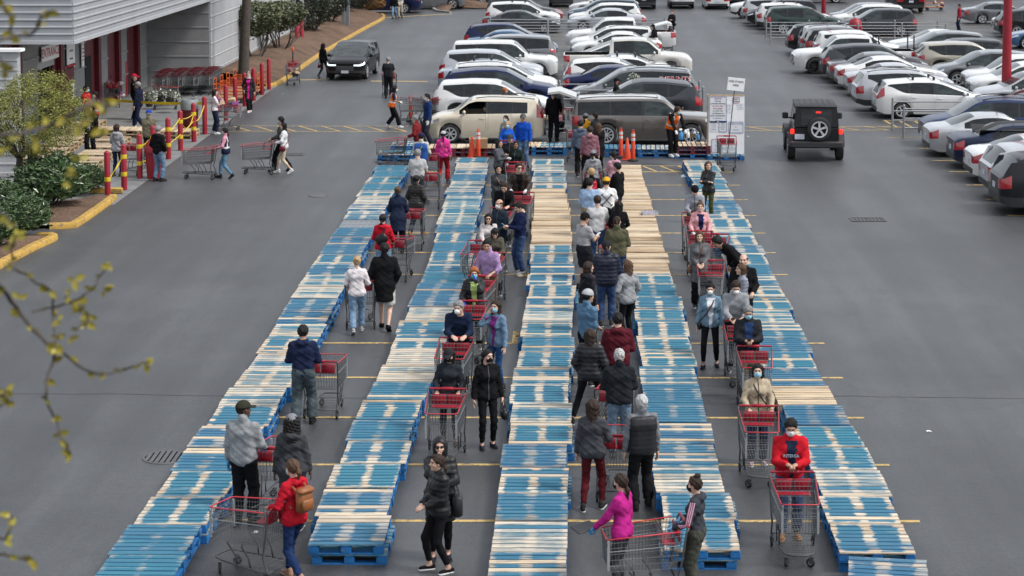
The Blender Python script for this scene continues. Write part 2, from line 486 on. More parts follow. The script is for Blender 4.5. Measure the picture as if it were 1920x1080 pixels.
kC = smooth_px([(500, 163), (512, 162), (530, 153), (560, 132), (600, 104), (640, 80), (680, 57), (712, 40), (720, 33), (716, 29)], 4)
kerb(kC)
kerb([(845, 25), (820, 22), (812, 18), (840, 15), (900, 17), (935, 15)], mat=CONCL)
def bed(pxs, hgt, name='planting_bed', z0=.1):
    P = [G(*p) for p in pxs]; c = sum(P, Vector()) / len(P)
    mb = MB(); n = len(P); rings = [1.0, .8, .55, .3]
    vs = []
    for k, r in enumerate(rings):
        for p in P:
            q = c + (p - c) * r; vs.append((q.x, q.y, z0 + hgt * (1 - r) ** .7 + (RD.uniform(-.03, .05) if k else 0)))
    vs.append((c.x, c.y, z0 + hgt))
    fs = [(k * n + i, k * n + (i + 1) % n, (k + 1) * n + (i + 1) % n, (k + 1) * n + i) for k in range(3) for i in range(n)]
    fs += [(3 * n + i, 3 * n + (i + 1) % n, 4 * n) for i in range(n)]
    mb.add(vs, fs); return tag(obj(name, mb.mesh(name, MULCH, 180)), kind='structure')
bed([(-70, 536), (0, 498), (60, 467), (95, 451), (68, 447), (0, 452), (-70, 470)], .12)
bed([(96, 427.5), (136, 425.5), (150, 417), (180, 397), (210, 372), (186, 371), (160, 378), (90, 384), (0, 392), (-60, 410), (-60, 440), (20, 436)], .15)
WX = -16.7
kw = [(WX + .02, 88.5), (WX + .02, 110), (WX + .02, 150)]
bp = [G(*p) for p in kC[2:-1]]
mb = MB()
rows = []
for p in bp:
    row = []
    for k in range(6):
        u = k / 5; x = p.x - .1 + (WX - 0.1 - p.x) * u
        row.append((x, p.y + (2.0 * u if p.y < 86 else 0), .12 + .55 * math.sin(u * 2.2) + RD.uniform(-.05, .05) * (0 < k < 5)))
    rows.append(row)
vs = [v for r in rows for v in r]
fs = [(i * 6 + j, i * 6 + j + 1, (i + 1) * 6 + j + 1, (i + 1) * 6 + j) for i in range(len(rows) - 1) for j in range(5)]
mb.add(vs, [f[::-1] for f in fs]); tag(obj('planting_bed', mb.mesh('planting_bed', MULCH, 180)), kind='structure')
bed([(842, 23), (822, 20.5), (815, 18), (840, 15.5), (900, 17.5), (932, 16), (960, 3), (800, 2)], .5)
# pavement in front of the entrance
A, B = G(214, 384), G(532, 152)
mb = MB(); mb.add([(-30, A.y - 1, .004), (A.x, A.y, .004), (B.x, B.y, .004), (WX, 88.3, .004), (-30, 88.3, .004)], [(0, 1, 2, 3, 4)])
tag(obj('pavement', mb.mesh('pavement', CONC)), kind='structure')

# ---------------------------------------------------------------- warehouse
SIDING = plain('grey_metal_siding', (0.33, 0.34, 0.355), 0.5, .25, .07, 1.2, dirt=None)
SIDINGW = plain('pale_painted_siding', (0.37, 0.376, 0.384), 0.6, 0, .08, 1.5)
BLOCK = plain('grey_block_wall', (0.235, 0.24, 0.242), 0.8, 0, .1, 1.5, .3, 40)
REDD = plain('dark_red_door_paint', (0.10, 0.005, 0.011), 0.5, 0, .15, 2)
REDS = plain('red_safety_paint', (0.27, 0.005, 0.017), 0.5, 0, .14, 4, .1, 30, dirt=(0.20, .010, .018))
SOFF = plain('soffit_metal', (0.16, 0.16, 0.165), 0.7)
WHITE = plain('white_sign_board', (0.84, 0.84, 0.84), 0.6, 0, .04, 2)
bld = empty('warehouse', (WX, 64.2, 0), 0, 'grey ribbed-metal warehouse with an overhanging canopy above its entrance', 'warehouse')
def band(length, h, lip=.05, ribs=True):
    mb = MB(); e = .012
    poly = [(-.06, 0), (lip, 0), (lip, .035), (lip * .45, .07), (lip * .3, h - .03), (lip * .55, h - e), (-.06, h - e)]
    # poly: (outward, z); extrude along x
    n = len(poly)
    vs = [(0, -o, z) for o, z in poly] + [(length, -o, z) for o, z in poly]
    mb.add(vs, [tuple(range(n)), tuple(range(2 * n - 1, n - 1, -1))] + [(i, n + i, n + (i + 1) % n, (i + 1) % n) for i in range(n)])
    return mb
CB = 3.92
mf = band(26, .24).mesh('siding_panel', SIDING); msd = band(24.1, .24).mesh('siding_panel', SIDING)
for k in range(15):
    obj('siding_panel', mf, bld, (-26, 0, CB + .05 + k * .24))
    obj('siding_panel', msd, bld, (0, 0, CB + .05 + k * .24), (0, 0, PI / 2))
mb = MB(); mb.box(-13, 12.05, CB + 1.9, 25.8, 23.9, 3.6); obj('canopy_body', mb.mesh('canopy_body', SOFF), bld)
mb = MB(); mb.box(-13, -.02, CB + .02, 26.1, .1, .06); mb.box(.02, 12.05, CB + .021, .1, 24.0, .06); obj('canopy_edge', mb.mesh('canopy_edge', SIDINGW), bld)
# side wall beyond the canopy
mw = band(75, .62, .03).mesh('wall_panel', SIDINGW)
for k in range(12): obj('wall_panel', mw, bld, (0, 24.12, .05 + k * .62), (0, 0, PI / 2))
mb = MB(); mb.box(-1.6, 61.6, 3.75, 3.0, 75, 7.4); obj('wall_core', mb.mesh('wall_core', SOFF), bld)
mw2 = band(2.85, .66, .03).mesh('wall_panel', BLOCK)
for k in range(6): obj('wall_panel', mw2, bld, (-2.9, 24.05, .03 + k * .66))
# entrance wall, facing the lot
EX = -2.9
def wall_seg(y0, y1, kind):
    yy0, yy1 = y0 - 64.2, y1 - 64.2; L = yy1 - yy0
    if kind == 'p':
        m = band(L, .98, .025).mesh('wall_panel', BLOCK)
        for k in range(4): obj('wall_panel', m, bld, (EX, yy0, .02 + k * .98), (0, 0, PI / 2))
        mb = MB()
        for k in range(1, 4): mb.cyl((EX + .06, yy0, k * .98), (EX + .06, yy1, k * .98), .02, n=6)
        obj('rail', mb.mesh('rail', SIDINGW), bld)
    elif kind == 'r':
        mb = MB(); mb.box(EX - .12, (yy0 + yy1) / 2, 2.0, .1, L - .02, 3.9); d = obj('red_door', mb.mesh('red_door', REDD), bld)
        mb = MB(); mb.box(EX - .06, (yy0 + yy1) / 2 - L * .1, 1.1, .03, .18, .05); obj('handle', mb.mesh('handle', DARK), d)
        mb = MB(); mb.box(EX + .02, yy1 - .22, 2.0, .16, .42, 3.88); obj('column', mb.mesh('column', REDD), bld)
    elif kind == 'o':
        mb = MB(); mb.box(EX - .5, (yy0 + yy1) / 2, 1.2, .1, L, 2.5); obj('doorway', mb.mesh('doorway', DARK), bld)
        mb = MB(); mb.box(EX - .1, (yy0 + yy1) / 2, 3.15, .14, L - .02, 1.4); obj('shutter', mb.mesh('shutter', SIDINGW), bld)
for y0, y1, k in ((62, 66, 'p'), (66, 68.1, 'r'), (68.1, 70.3, 'p'), (70.3, 72.7, 'o'), (72.7, 73.6, 'r'), (73.6, 77, 'p'), (77, 79.4, 'r'), (79.4, 80.8, 'p'), (80.8, 82.9, 'r'), (82.9, 84.3, 'p'), (84.3, 86.5, 'r'), (86.5, 88.2, 'p')):
    wall_seg(y0, y1, k)
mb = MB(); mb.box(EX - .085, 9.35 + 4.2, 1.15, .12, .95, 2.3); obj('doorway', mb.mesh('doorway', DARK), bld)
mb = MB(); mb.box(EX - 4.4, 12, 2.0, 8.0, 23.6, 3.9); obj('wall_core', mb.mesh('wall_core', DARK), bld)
# wing wall left of the entrance
wing = empty('wing_wall', (-17.75, 61.4, 0), 0, 'pale ribbed wing wall at the picture edge behind the clipped tree', 'wall')
mm = band(20, .3, .03).mesh('siding_panel', SIDINGW)
for k in range(13): obj('siding_panel', mm, wing, (-20, 0, k * .3))
mb = MB(); mb.box(-10, .2, 1.95, 20, .26, 3.88); obj('wall_core', mb.mesh('wall_core', SIDINGW), wing)
mb = MB(); mb.box(-10, .1, 3.95, 20.3, .5, .09); obj('coping', mb.mesh('coping', WHITE), wing)

TEXTS = []
def text(body, size, parent, loc, rot, mat, name='lettering', align='CENTER', ext=.002, sx=1.0):
    cu = bpy.data.curves.new(name, 'FONT'); cu.body = body; cu.size = size; cu.align_x = align; cu.align_y = 'CENTER'
    cu.extrude = ext; cu.resolution_u = 2; cu.materials.append(mat)
    o = obj(name, cu, parent, loc, rot); o.scale = (sx, 1, 1); TEXTS.append(o); return o
REDT = plain('red_print', (0.40, 0.01, 0.03), .6); BLKT = plain('black_print', (0.015, 0.015, 0.018), .6); BLUET = plain('blue_print', (0.03, 0.06, 0.25), .6)
GREYT = plain('grey_print', (0.22, 0.22, 0.24), .6)
def wall_sign(y, z, wl, h, label, mat=WHITE):
    t = empty('wall_sign', (WX + EX + .1, y, z), PI / 2, label, 'sign')
    mb = MB(); mb.box(0, 0, 0, wl, .03, h); obj('board', mb.mesh('board', mat), t); return t
FR = (PI / 2, 0, 0)
t = wall_sign(71.7, 3.0, 2.3, .56, 'white sign with red capital letters above the warehouse entrance')
text('ENTRANCE', .47, t, (0, -.02, 0), FR, REDT)
t = wall_sign(74.6, 2.9, 1.15, 1.5, 'tall white notice board with opening hours beside the entrance')
for k, s in enumerate(('HOURS', 'MON-FRI 10-8:30', 'SAT 9:30-6', 'SUN 10-6')): text(s, .2 if k == 0 else .11, t, (0, -.02, .5 - k * .3), FR, REDT if k == 0 else BLKT)
mb = MB(); mb.box(0, -.02, -.66, 1.13, .02, .1); obj('red_band', mb.mesh('red_band', REDT), t)
t = wall_sign(76.4, 2.5, .35, .95, 'narrow white notice on the grey panel right of the opening hours')
for k in range(5): text('NOTICE' if k == 0 else 'MEMBERS', .06, t, (0, -.02, .38 - k * .15), FR, REDT if k == 0 else BLKT)
t = wall_sign(74.3, 1.15, 1.35, 2.3, 'red panel leaning low on the wall beside the entrance', REDD)
mb = MB(); mb.box(.35, -.03, .1, .4, .02, .6); obj('notice', mb.mesh('notice', WHITE), t)
# ---------------------------------------------------------------- pallets
PW, PD = 1.016, 1.219
def deck_mat():
    m, t, b = nodes('pallet_deck'); oc = ocoord(t)
    oi = t.nodes.new('ShaderNodeObjectInfo'); uv = t.nodes.new('ShaderNodeUVMap'); uv.uv_map = 'pallet'
    sc = N(t, 'SeparateColor'); t.links.new(oi.outputs['Color'], sc.inputs[0])
    su = N(t, 'SeparateXYZ'); t.links.new(uv.outputs[0], su.inputs[0])
    rnd = oi.outputs['Random']
    off = t.nodes.new('ShaderNodeCombineXYZ'); t.links.new(math_(t, 'MULTIPLY', rnd, 37.0), off.inputs[0]); t.links.new(math_(t, 'MULTIPLY', rnd, 91.0), off.inputs[2])
    va = t.nodes.new('ShaderNodeVectorMath'); va.operation = 'ADD'; t.links.new(oc, va.inputs[0]); t.links.new(off.outputs[0], va.inputs[1])
    grain = noise_(t, mapping(t, va.outputs[0], (1.6, 38, 38)), 1.0, 5, 0.65)
    blot = noise_(t, mapping(t, va.outputs[0], (2.2, 7, 7)), 1.0, 4, 0.6)
    # bare wood, each board its own tone
    wd = ramp(t, math_(t, 'ADD', math_(t, 'MULTIPLY', grain, .75), math_(t, 'MULTIPLY', math_(t, 'SUBTRACT', rnd, .5), .22)),
              [(0.22, (0.15, 0.092, 0.05)), (0.37, (0.46, 0.34, 0.215)), (0.52, (0.66, 0.54, 0.385)), (0.72, (0.77, 0.665, 0.51))])
    grey = mixc(t, math_(t, 'ADD', math_(t, 'MULTIPLY', blot, .5), .25), wd.outputs[0], (0.60, 0.575, 0.515))
    wood = mixc(t, oi.outputs['Alpha'], wd.outputs[0], grey)
    # sprayed paint: two panels with bare bars between, in the pallet's own frame
    wob = math_(t, 'MULTIPLY', math_(t, 'SUBTRACT', noise_(t, mapping(t, va.outputs[0], (1, 4, 4)), 4.0, 4, .7), .5), .24)
    u = math_(t, 'ADD', math_(t, 'ADD', su.outputs[0], wob), math_(t, 'MULTIPLY', math_(t, 'SUBTRACT', sc.outputs[2], .45), .13)); v = math_(t, 'ADD', su.outputs[1], wob)
    du = math_(t, 'ABSOLUTE', math_(t, 'SUBTRACT', math_(t, 'ABSOLUTE', math_(t, 'SUBTRACT', u, .5)), .245))
    mu = ramp(t, math_(t, 'ADD', du, math_(t, 'MULTIPLY', math_(t, 'SUBTRACT', sc.outputs[2], .5), .05)), [(0.15, (1, 1, 1)), (0.21, (0, 0, 0))])
    dv = math_(t, 'ABSOLUTE', math_(t, 'SUBTRACT', v, .5))
    mv = ramp(t, dv, [(0.43, (1, 1, 1)), (0.53, (0, 0, 0))])
    rect = math_(t, 'MULTIPLY', mu.outputs[0], mv.outputs[0])
    pr = math_(t, 'MULTIPLY', rect, sc.outputs[0])
    lay = math_(t, 'MAXIMUM', pr, math_(t, 'MULTIPLY', sc.outputs[1], math_(t, 'ADD', math_(t, 'MULTIPLY', rect, .3), .72)))
    lay = math_(t, 'ADD', lay, math_(t, 'MULTIPLY', math_(t, 'SUBTRACT', rnd, .5), .34))
    wear = math_(t, 'ADD', math_(t, 'MULTIPLY', grain, 1.15), math_(t, 'MULTIPLY', blot, .8))
    k = math_(t, 'ADD', math_(t, 'SUBTRACT', lay, wear), .98)
    cov = ramp(t, k, [(0.26, (0, 0, 0)), (0.74, (1, 1, 1))])
    cov2 = math_(t, 'MULTIPLY', cov.outputs[0], math_(t, 'MINIMUM', math_(t, 'MULTIPLY', lay, 3.0), .94), True)
    hue = mixc(t, sc.outputs[2], (0.004, 0.130, 0.205), (0.004, 0.066, 0.165))
    pal = mixc(t, math_(t, 'MULTIPLY', blot, .55), hue, (0.04, 0.23, 0.32))
    c = mixc(t, cov2, wood, pal)
    nail = t.nodes.new('ShaderNodeTexVoronoi'); nail.inputs['Scale'].default_value = 9; t.links.new(va.outputs[0], nail.inputs['Vector'])
    kn = ramp(t, nail.outputs['Distance'], [(0.0, (1, 1, 1)), (0.055, (0, 0, 0))])
    c = mixc(t, math_(t, 'MULTIPLY', kn.outputs[0], .5), c, (0.10, 0.06, 0.035))
    t.links.new(c, b.inputs['Base Color']); b.inputs['Roughness'].default_value = 0.85; b.inputs['Specular IOR Level'].default_value = 0.25
    bump(t, b, grain, 0.5, 0.004); return m
DECK = deck_mat()
def base_mat(name, col, wood=(0.40, 0.28, 0.17), wear=0.6):
    m, t, b = nodes(name); oc = ocoord(t)
    oi = t.nodes.new('ShaderNodeObjectInfo')
    va = t.nodes.new('ShaderNodeVectorMath'); va.operation = 'ADD'; t.links.new(oc, va.inputs[0])
    off = t.nodes.new('ShaderNodeCombineXYZ'); t.links.new(math_(t, 'MULTIPLY', oi.outputs['Random'], 50.0), off.inputs[1]); t.links.new(off.outputs[0], va.inputs[1])
    g = noise_(t, mapping(t, va.outputs[0], (9, 9, 30)), 1.0, 6, .7)
    f = ramp(t, g, [(wear, (0, 0, 0)), (wear + .14, (1, 1, 1))])
    v = ramp(t, noise_(t, va.outputs[0], 5, 4), [(0.3, tuple(c * .6 for c in col)), (0.7, tuple(c * 1.2 for c in col))])
    t.links.new(mixc(t, math_(t, 'MULTIPLY', f.outputs[0], .8), v.outputs[0], wood), b.inputs['Base Color'])
    b.inputs['Roughness'].default_value = 0.8; bump(t, b, g, .5, .005); return m
PBLUE = base_mat('blue_pallet_paint', (0.008, 0.135, 0.38))
PRED = base_mat('red_pallet_paint', (0.16, 0.008, 0.022))
PWOOD = base_mat('bare_pallet_wood', (0.42, 0.30, 0.18), (0.3, .2, .11), .7)
PPLAST = plain('grey_plastic_pallet', (0.20, 0.215, 0.23), .6, 0, .15, 5)

def uvmesh(mb, name, mats):
    me = mb.mesh(name, mats)
    uvl = me.uv_layers.new(name='pallet')
    co = np.empty(len(me.vertices) * 3); me.vertices.foreach_get('co', co); co = co.reshape(-1, 3)
    return me, uvl, co
NB = 8
BW, GAP = 0.121, (PD - 8 * 0.121) / 7
BOARDS = []
for i in range(NB):
    yc = -PD / 2 + BW / 2 + i * (BW + GAP)
    vars_ = []
    for q in range(3):
        mb = MB()
        e = [RD.uniform(-.006, .006) for _ in range(4)]; a, h = PW / 2, BW / 2
        n = 2
        # ends slightly ragged, long edges a little waney
        vs = [(-a + e[0], -h + e[1] * .6, -.0095), (a + e[2], -h, -.0095), (a + e[3], h, -.0095), (-a, h + e[1] * .5, -.0095)]
        vs += [(x * .998, y * .97, .0095) for x, y, z in vs]
        mb.add(vs, [(3, 2, 1, 0), (4, 5, 6, 7), (0, 1, 5, 4), (1, 2, 6, 5), (2, 3, 7, 6), (3, 0, 4, 7)])
        me, uvl, co = uvmesh(mb, 'deck_board', [DECK])
        li = np.empty(len(me.loops), dtype=np.int32); me.loops.foreach_get('vertex_index', li)
        uv = np.stack([co[li, 0] / PW + .5, (co[li, 1] + yc) / PD + .5], 1).astype(np.float32).ravel()
        uvl.data.foreach_set('uv', uv); vars_.append(me)
    BOARDS.append((yc, vars_))
Z_DECK, Z_STR, Z_BLK, Z_BOT = .1335, .1145, .0605, .008
def bmesh_(fn, name, mat):
    mb = MB(); fn(mb); return mb.mesh(name, mat)
STRB = bmesh_(lambda m: m.box(0, 0, 0, .095, PD, .019), 'stringer_board', PBLUE)
BLK = bmesh_(lambda m: m.box(0, 0, 0, .14, .145, .089, bev=.006), 'block', PBLUE)
BOTX = bmesh_(lambda m: m.box(0, 0, 0, PW, .14, .016), 'bottom_board', PBLUE)
BOTY = bmesh_(lambda m: m.box(0, 0, 0, .1, PD - .29, .016), 'bottom_board', PBLUE)
def base_full(mb):
    for x in (-.445, 0, .445):
        mb.box(x, 0, Z_STR, .095, PD, .019)
        for y in (-.535, 0, .535): mb.box(x * .988, y, Z_BLK, .14, .145, .089)
        mb.box(x, 0, Z_BOT, .1, PD - .29, .016)
    for y in (-.535, .535): mb.box(0, y, Z_BOT, PW, .14, .0162)
BASE = bmesh_(base_full, 'base', PBLUE)
def deck_full(mb):
    for yc, _ in BOARDS: mb.box(0, yc, Z_DECK, PW, BW, .019)
mb = MB(); deck_full(mb); me, uvl, co = uvmesh(mb, 'deck', [DECK])
li = np.empty(len(me.loops), dtype=np.int32); me.loops.foreach_get('vertex_index', li)
uvl.data.foreach_set('uv', np.stack([co[li, 0] / PW + .5, co[li, 1] / PD + .5], 1).astype(np.float32).ravel()); DECKF = me
CODE = {  # panels, overall, hue, greyness -> how the deck is painted
    'c': (1, .30, .35, .75), 'b': (1, 1, .6, .5), 'f': (.5, .36, .1, .95), 'w': (0, 0, 0, .05), 'm': (1, .74, .75, .8)}
DESC = {'c': ['bare-edged pallet with two crisp blue panels', 'cream pallet with a blue-sprayed panel pair', 'pale pallet with two bright blue patches'],
        'b': ['mostly blue pallet with streaked boards', 'deep blue painted pallet', 'blue pallet worn along its middle'],
        'f': ['faded cream pallet with thin teal traces', 'sun-bleached pallet of pale boards', 'washed-out pallet barely tinted blue'],
        'w': ['new unpainted pine pallet', 'fresh bare-wood pallet', 'clean pinkish pine pallet'],
        'm': ['weathered pallet in mottled blue and tan', 'scuffed blue-and-brown pallet', 'grimy pallet with smeared blue panels'],
        'k': ['grey plastic pallet with a slotted deck']}
ORD = ['first', 'second', 'third', 'fourth', 'fifth', 'sixth', 'seventh', 'eighth', 'ninth', 'tenth', 'eleventh', 'twelfth', 'thirteenth', 'fourteenth', 'fifteenth', 'sixteenth', 'seventeenth', 'eighteenth', 'nineteenth', 'twentieth', 'twenty-first', 'twenty-second', 'twenty-third', 'twenty-fourth', 'twenty-fifth', 'twenty-sixth', 'twenty-seventh', 'twenty-eighth', 'twenty-ninth', 'thirtieth', 'thirty-first', 'thirty-second', 'thirty-third', 'thirty-fourth', 'thirty-fifth', 'thirty-sixth', 'thirty-seventh', 'thirty-eighth']
def jit(code):
    r = CODE[code]; q = lambda v, a: min(1, max(0, v + RD.uniform(-a, a)))
    if code == 'w': return (0, 0, 0, RD.uniform(0, .2))
    return (q(r[0], .12), q(r[1], .05 if code != 'b' else .14), q(r[2], .3), q(r[3], .3))
def pallet(x, y, z, rz, code, label, near=True, deck=True, base=PBLUE, group='pallets laid out in rows', tilt=0.0, flip=False):
    t = empty('pallet', (x, y, z), rz, label, 'pallet', group); t.rotation_euler = (tilt, 0, rz)
    if code == 'k':
        mb = MB(); mb.box(0, 0, .07, PW, PD, .1, bev=.01); obj('skirt', mb.mesh('skirt', PPLAST), t)
        for i in range(7):
            for j in range(5):
                mb = MB(); mb.box(0, 0, 0, .11, .13, .012); obj('deck_tile', mb.mesh('deck_tile', PPLAST), t, (-.42 + i * .14, -.47 + j * .235, .126))
                mb = MB()
        return t
    col = jit(code)
    if deck:
        for i, (yc, vs) in enumerate(BOARDS):
            o = obj('deck_board', vs[RD.randrange(3)], t, (RD.uniform(-.005, .005), yc + RD.uniform(-.004, .004), Z_DECK + RD.uniform(-.0015, .002)), (RD.uniform(-.004, .004), RD.uniform(-.002, .002), RD.uniform(-.006, .006)))
            k = RD.uniform(-.12, .12)
            q = RD.random(); dirt_ = min(1, max(0, col[3] + RD.uniform(-.4, .4)))
            if code != 'w' and q < (.16 if code == 'm' else .07): o.color = (RD.uniform(0, .3), RD.uniform(0, .25), col[2], dirt_)
            elif code != 'w' and q > .90: o.color = (1, RD.uniform(.7, 1), min(1, col[2] + .2), dirt_)
            else: o.color = (max(0, min(1, col[0] + k)), max(0, min(1, col[1] + k * .9)), max(0, min(1, col[2] + RD.uniform(-.12, .12))), dirt_)
    else:
        o = obj('deck', DECKF, t); o.color = col
    mt = [base] if base is not PBLUE else None
    if near:
        for bx in (-.445, 0, .445):
            obj('stringer_board', STRB, t, (bx, 0, Z_STR), mats=mt)
            for by in (-.535, 0, .535): obj('block', BLK, t, (bx * .988, by, Z_BLK + .0005), mats=mt)
            obj('bottom_board', BOTY, t, (bx, 0, Z_BOT), mats=mt)
        for by in (-.535, .535): obj('bottom_board', BOTX, t, (0, by, Z_BOT), mats=mt)
    else: obj('base', BASE, t, mats=mt)
    return t
H1 = .1435
ROWS = [
 ('leftmost row', [(22, -6.27), (27, -6.22), (38, -6.10), (44, -6.2), (62, -6.38)], G(200, 1039, .287).y - 2.46, G(740, 313, .287).y, 'bbbccbmcfffcfbmffmcbmbkfmfcbcbbb'),
 ('second row from left', [(25, -3.68), (30, -3.72), (38, -3.6), (45, -3.53), (58, -3.85), (64, -3.95)], G(640, 1021, .287).y, G(880, 298, .287).y, 'mmccbcbffccfmbbmcbcbfcfbmfbmfcbfc'),
 ('middle row', [(22, -1.11), (33, -1.16), (42, -1.1), (48, -1.2), (58, -1.38), (64, -1.45)], G(1000, 1034, .287).y - 1.23, G(1030, 292, .287).y, 'mfbcmcfcmcbcfmccbccwwwwwwwcfmfcbcbcf'),
 ('second row from right', [(24, 1.22), (31, 1.13), (40, 1.2), (48, 1.1), (63, .9)], G(1330, 1030, .287).y, G(1180, 303, .287).y, 'ccfmmbbfcccccbcwwwwwwwwwwwwwwwww'),
 ('rightmost row', [(22, 3.52), (28, 3.55), (35, 3.42), (45, 3.5), (58, 3.42)], G(1640, 1037, .287).y, G(1310, 298, .287).y, 'cc fcc bwbcbmfccmbcmcfccmbfcmfcff'.replace(' ', '')),
]
def interp(tab, y):
    if y <= tab[0][0]: return tab[0][1]
    for (a, b), (c, d) in zip(tab, tab[1:]):
        if y <= c: return b + (d - b) * (y - a) / (c - a)
    return tab[-1][1]
NPAL = 0
for ri, (rname, tab, y0, y1, codes) in enumerate(ROWS):
    y = y0; i = 0
    while y + PD <= y1 + .4 and i < len(ORD):
        code = codes[i] if i < len(codes) else codes[i % 7 + 3 if ri != 3 else -1]; yc = y + PD / 2
        x = interp(tab, yc) + PW / 2 + RD.uniform(-.05, .05)
        near = yc < 41
        rz = RD.uniform(-.018, .018)
        wood = code == 'w'
        d = DESC[code][(i + ri) % len(DESC[code])]
        lx = x + RD.uniform(-.06, .06)
        lab2 = 'lower pallet under the %s from the near end, %s' % (ORD[i], rname)
        pallet(lx, yc + RD.uniform(-.02, .05), 0.0, RD.uniform(-.02, .02), 'b' if not wood else 'w', lab2, near, deck=(i == 0), base=PWOOD if wood else PBLUE, group='pallets carrying the top pallets of the rows')
        pallet(x, yc, H1, rz, code, '%s, %s from the near end, %s' % (d, ORD[i], rname), near, base=PWOOD if wood else PBLUE, tilt=RD.uniform(-.020, .006))
        y += PD + (RD.uniform(.004, .022) if RD.random() < .55 else RD.uniform(.022, .06)); i += 1; NPAL += 1
# the twisted pallet at the near end of the right row
p = G(1655, 1066, .2)
pallet(p.x + .03, p.y - .42, 0, -.09, 'm', 'lower blue pallet under the twisted grey-blue one at the near right corner', True, deck=False)
pallet(p.x, p.y - .45, H1, -.14, 'm', 'twisted grey-blue pallet lying askew at the near end of the rightmost row', True)
# front barricade of pallets across the head of the queue
def front(px, py, n, code, base, lab, rz=PI / 2, z0=0):
    p = G(px, py)
    for k in range(n):
        pallet(p.x, p.y + .5, z0 + k * H1, rz + RD.uniform(-.03, .03), code if k == n - 1 else 'b', lab[k], False, deck=(k == n - 1), base=base[k] if isinstance(base, (list, tuple)) else base, group='pallets across the head of the queue')
front(742, 306, 2, 'c', PBLUE, ['blue pallet at the bottom of the small stack beside the abandoned cart', 'blue and cream pallet on the small stack at the far end of the leftmost row'])
front(766, 288, 2, 'c', PBLUE, ['lower pallet of the stack behind the man in maroon', 'cream-and-blue pallet behind the man in the maroon jacket'])
front(880, 293, 2, 'w', PRED, ['dark red pallet below the plank-topped one by the traffic cone', 'red-sided pallet with a wood top by the lone cone at the left'])
front(838, 293, 2, 'w', PRED, ['dark red pallet below the one beside the woman in pink', 'red-sided pallet with wood top beside the woman in pink'])
front(930, 293, 2, 'w', PRED, ['dark red pallet under the cardboard box', 'red-sided pallet carrying the cardboard box'])
front(990, 289, 2, 'w', PRED, ['dark red pallet behind the man in the blue sweater', 'wood-topped red pallet behind the man in the blue sweater'])
front(1030, 291, 2, 'c', PBLUE, ['lower blue pallet in front of the middle row', 'blue and cream pallet closing the far end of the middle row'])
front(1080, 290, 2, 'b', PBLUE, ['lower blue pallet behind the man in the slate hoodie', 'blue pallet behind the man in the slate hoodie'])
front(1168, 294, 2, 'b', PBLUE, ['lower blue pallet behind the two orange posts', 'blue pallet with blocky light boards behind the two orange posts'])
front(1230, 295, 2, 'f', PBLUE, ['lower blue pallet beside the stooping worker', 'pale blue pallet on which the stooping worker in orange stands'])
front(1298, 297, 3, 'w', [PBLUE, PRED, PRED], ['blue pallet at the bottom of the red supply stack', 'middle red pallet of the supply stack', 'red pallet on top of the supply stack holding sprays and wipes'])
front(1362, 300, 1, 'b', PBLUE, ['blue pallet on which the tall white notice board stands'])
# bare pallets guiding the line to the entrance
def bare(px0, py0, px1, py1, n, lab, rz):
    a, b = G(px0, py0), G(px1, py1)
    for k in range(n):
        p = a.lerp(b, k / max(1, n - 1))
        for s in range(2):
            pallet(p.x, p.y, s * H1, rz + RD.uniform(-.02, .02), 'w', '%s %s pine pallet %s' % ('lower' if s == 0 else 'upper', ORD[k], lab), False, deck=s == 1, base=PWOOD, group='bare pallets guiding shoppers to the entrance')
bare(80, 308, 168, 242, 7, 'from the clipped tree in the row along the entrance', 0)
bare(128, 345, 212, 275, 6, 'from the bushes in the row beside the red bollards', 0)
bare(195, 254, 338, 258, 5, 'from the headphone man in the cross row behind the bollards', PI / 2)
# ---------------------------------------------------------------- shopping carts
WIRE = plain('zinc_cart_wire', (0.15, 0.155, 0.16), .42, .6, .1, 20)
FRAME = plain('dark_grey_cart_frame', (0.075, 0.078, 0.083), .45, .3, .15, 20)
CRED = plain('red_cart_plastic', (0.30, 0.007, 0.020), .42, 0, .08, 8)
CREDL = plain('bright_red_cart_rail', (0.46, 0.022, 0.035), .4, 0, .06, 8)
RUB = plain('black_rubber', (0.018, 0.018, 0.019), .7)
ORNG = plain('orange_steel', (0.62, 0.10, 0.012), .5, 0, .15, 5)
def lerp3(a, b, u): return tuple(a[i] + (b[i] - a[i]) * u for i in range(3))
# basket corners: rear/front, left/right, top/bottom
def bc(s, f, z): # s side -1..1, f 0 rear..1 front, z 0 bottom..1 top
    yr, yf = -.42 + .06 * (1 - z), .55 - .05 * (1 - z)
    wr, wf = .31 - .03 * (1 - z), .255 - .03 * (1 - z)
    zt = .985 + (.90 - .985) * f; zb = .50 + (.47 - .50) * f
    return (s * (wr + (wf - wr) * f), yr + (yf - yr) * f, zb + (zt - zb) * z)
def line(mb, a, b, r=.0032, n=4): mb.cyl(a, b, r, n=n, caps=False)
mb = MB()
for s in (-1, 1):
    for k in range(22): line(mb, bc(s, k / 21, 0), bc(s, k / 21, 1))
    for z in (0, .18, .36, .54, .72, .88): line(mb, bc(s, 0, z), bc(s, 1, z), .0036)
for k in range(13):
    u = -1 + 2 * k / 12
    line(mb, bc(u, 1, 0), bc(u, 1, 1)); line(mb, bc(u, 0, 0), bc(u, 1, 0)); line(mb, bc(u, 0, 0), bc(u, 0, .93))
for z in (0, .18, .36, .54, .72, .88): line(mb, bc(-1, 1, z), bc(1, 1, z), .0036)
for z in (0, .3, .6, .93): line(mb, bc(-1, 0, z), bc(1, 0, z), .0036)
for k in range(12): line(mb, bc(-1, k / 11, 0), bc(1, k / 11, 0))
M_BASKET = mb.mesh('basket', WIRE)
mb = MB(); r = .0085
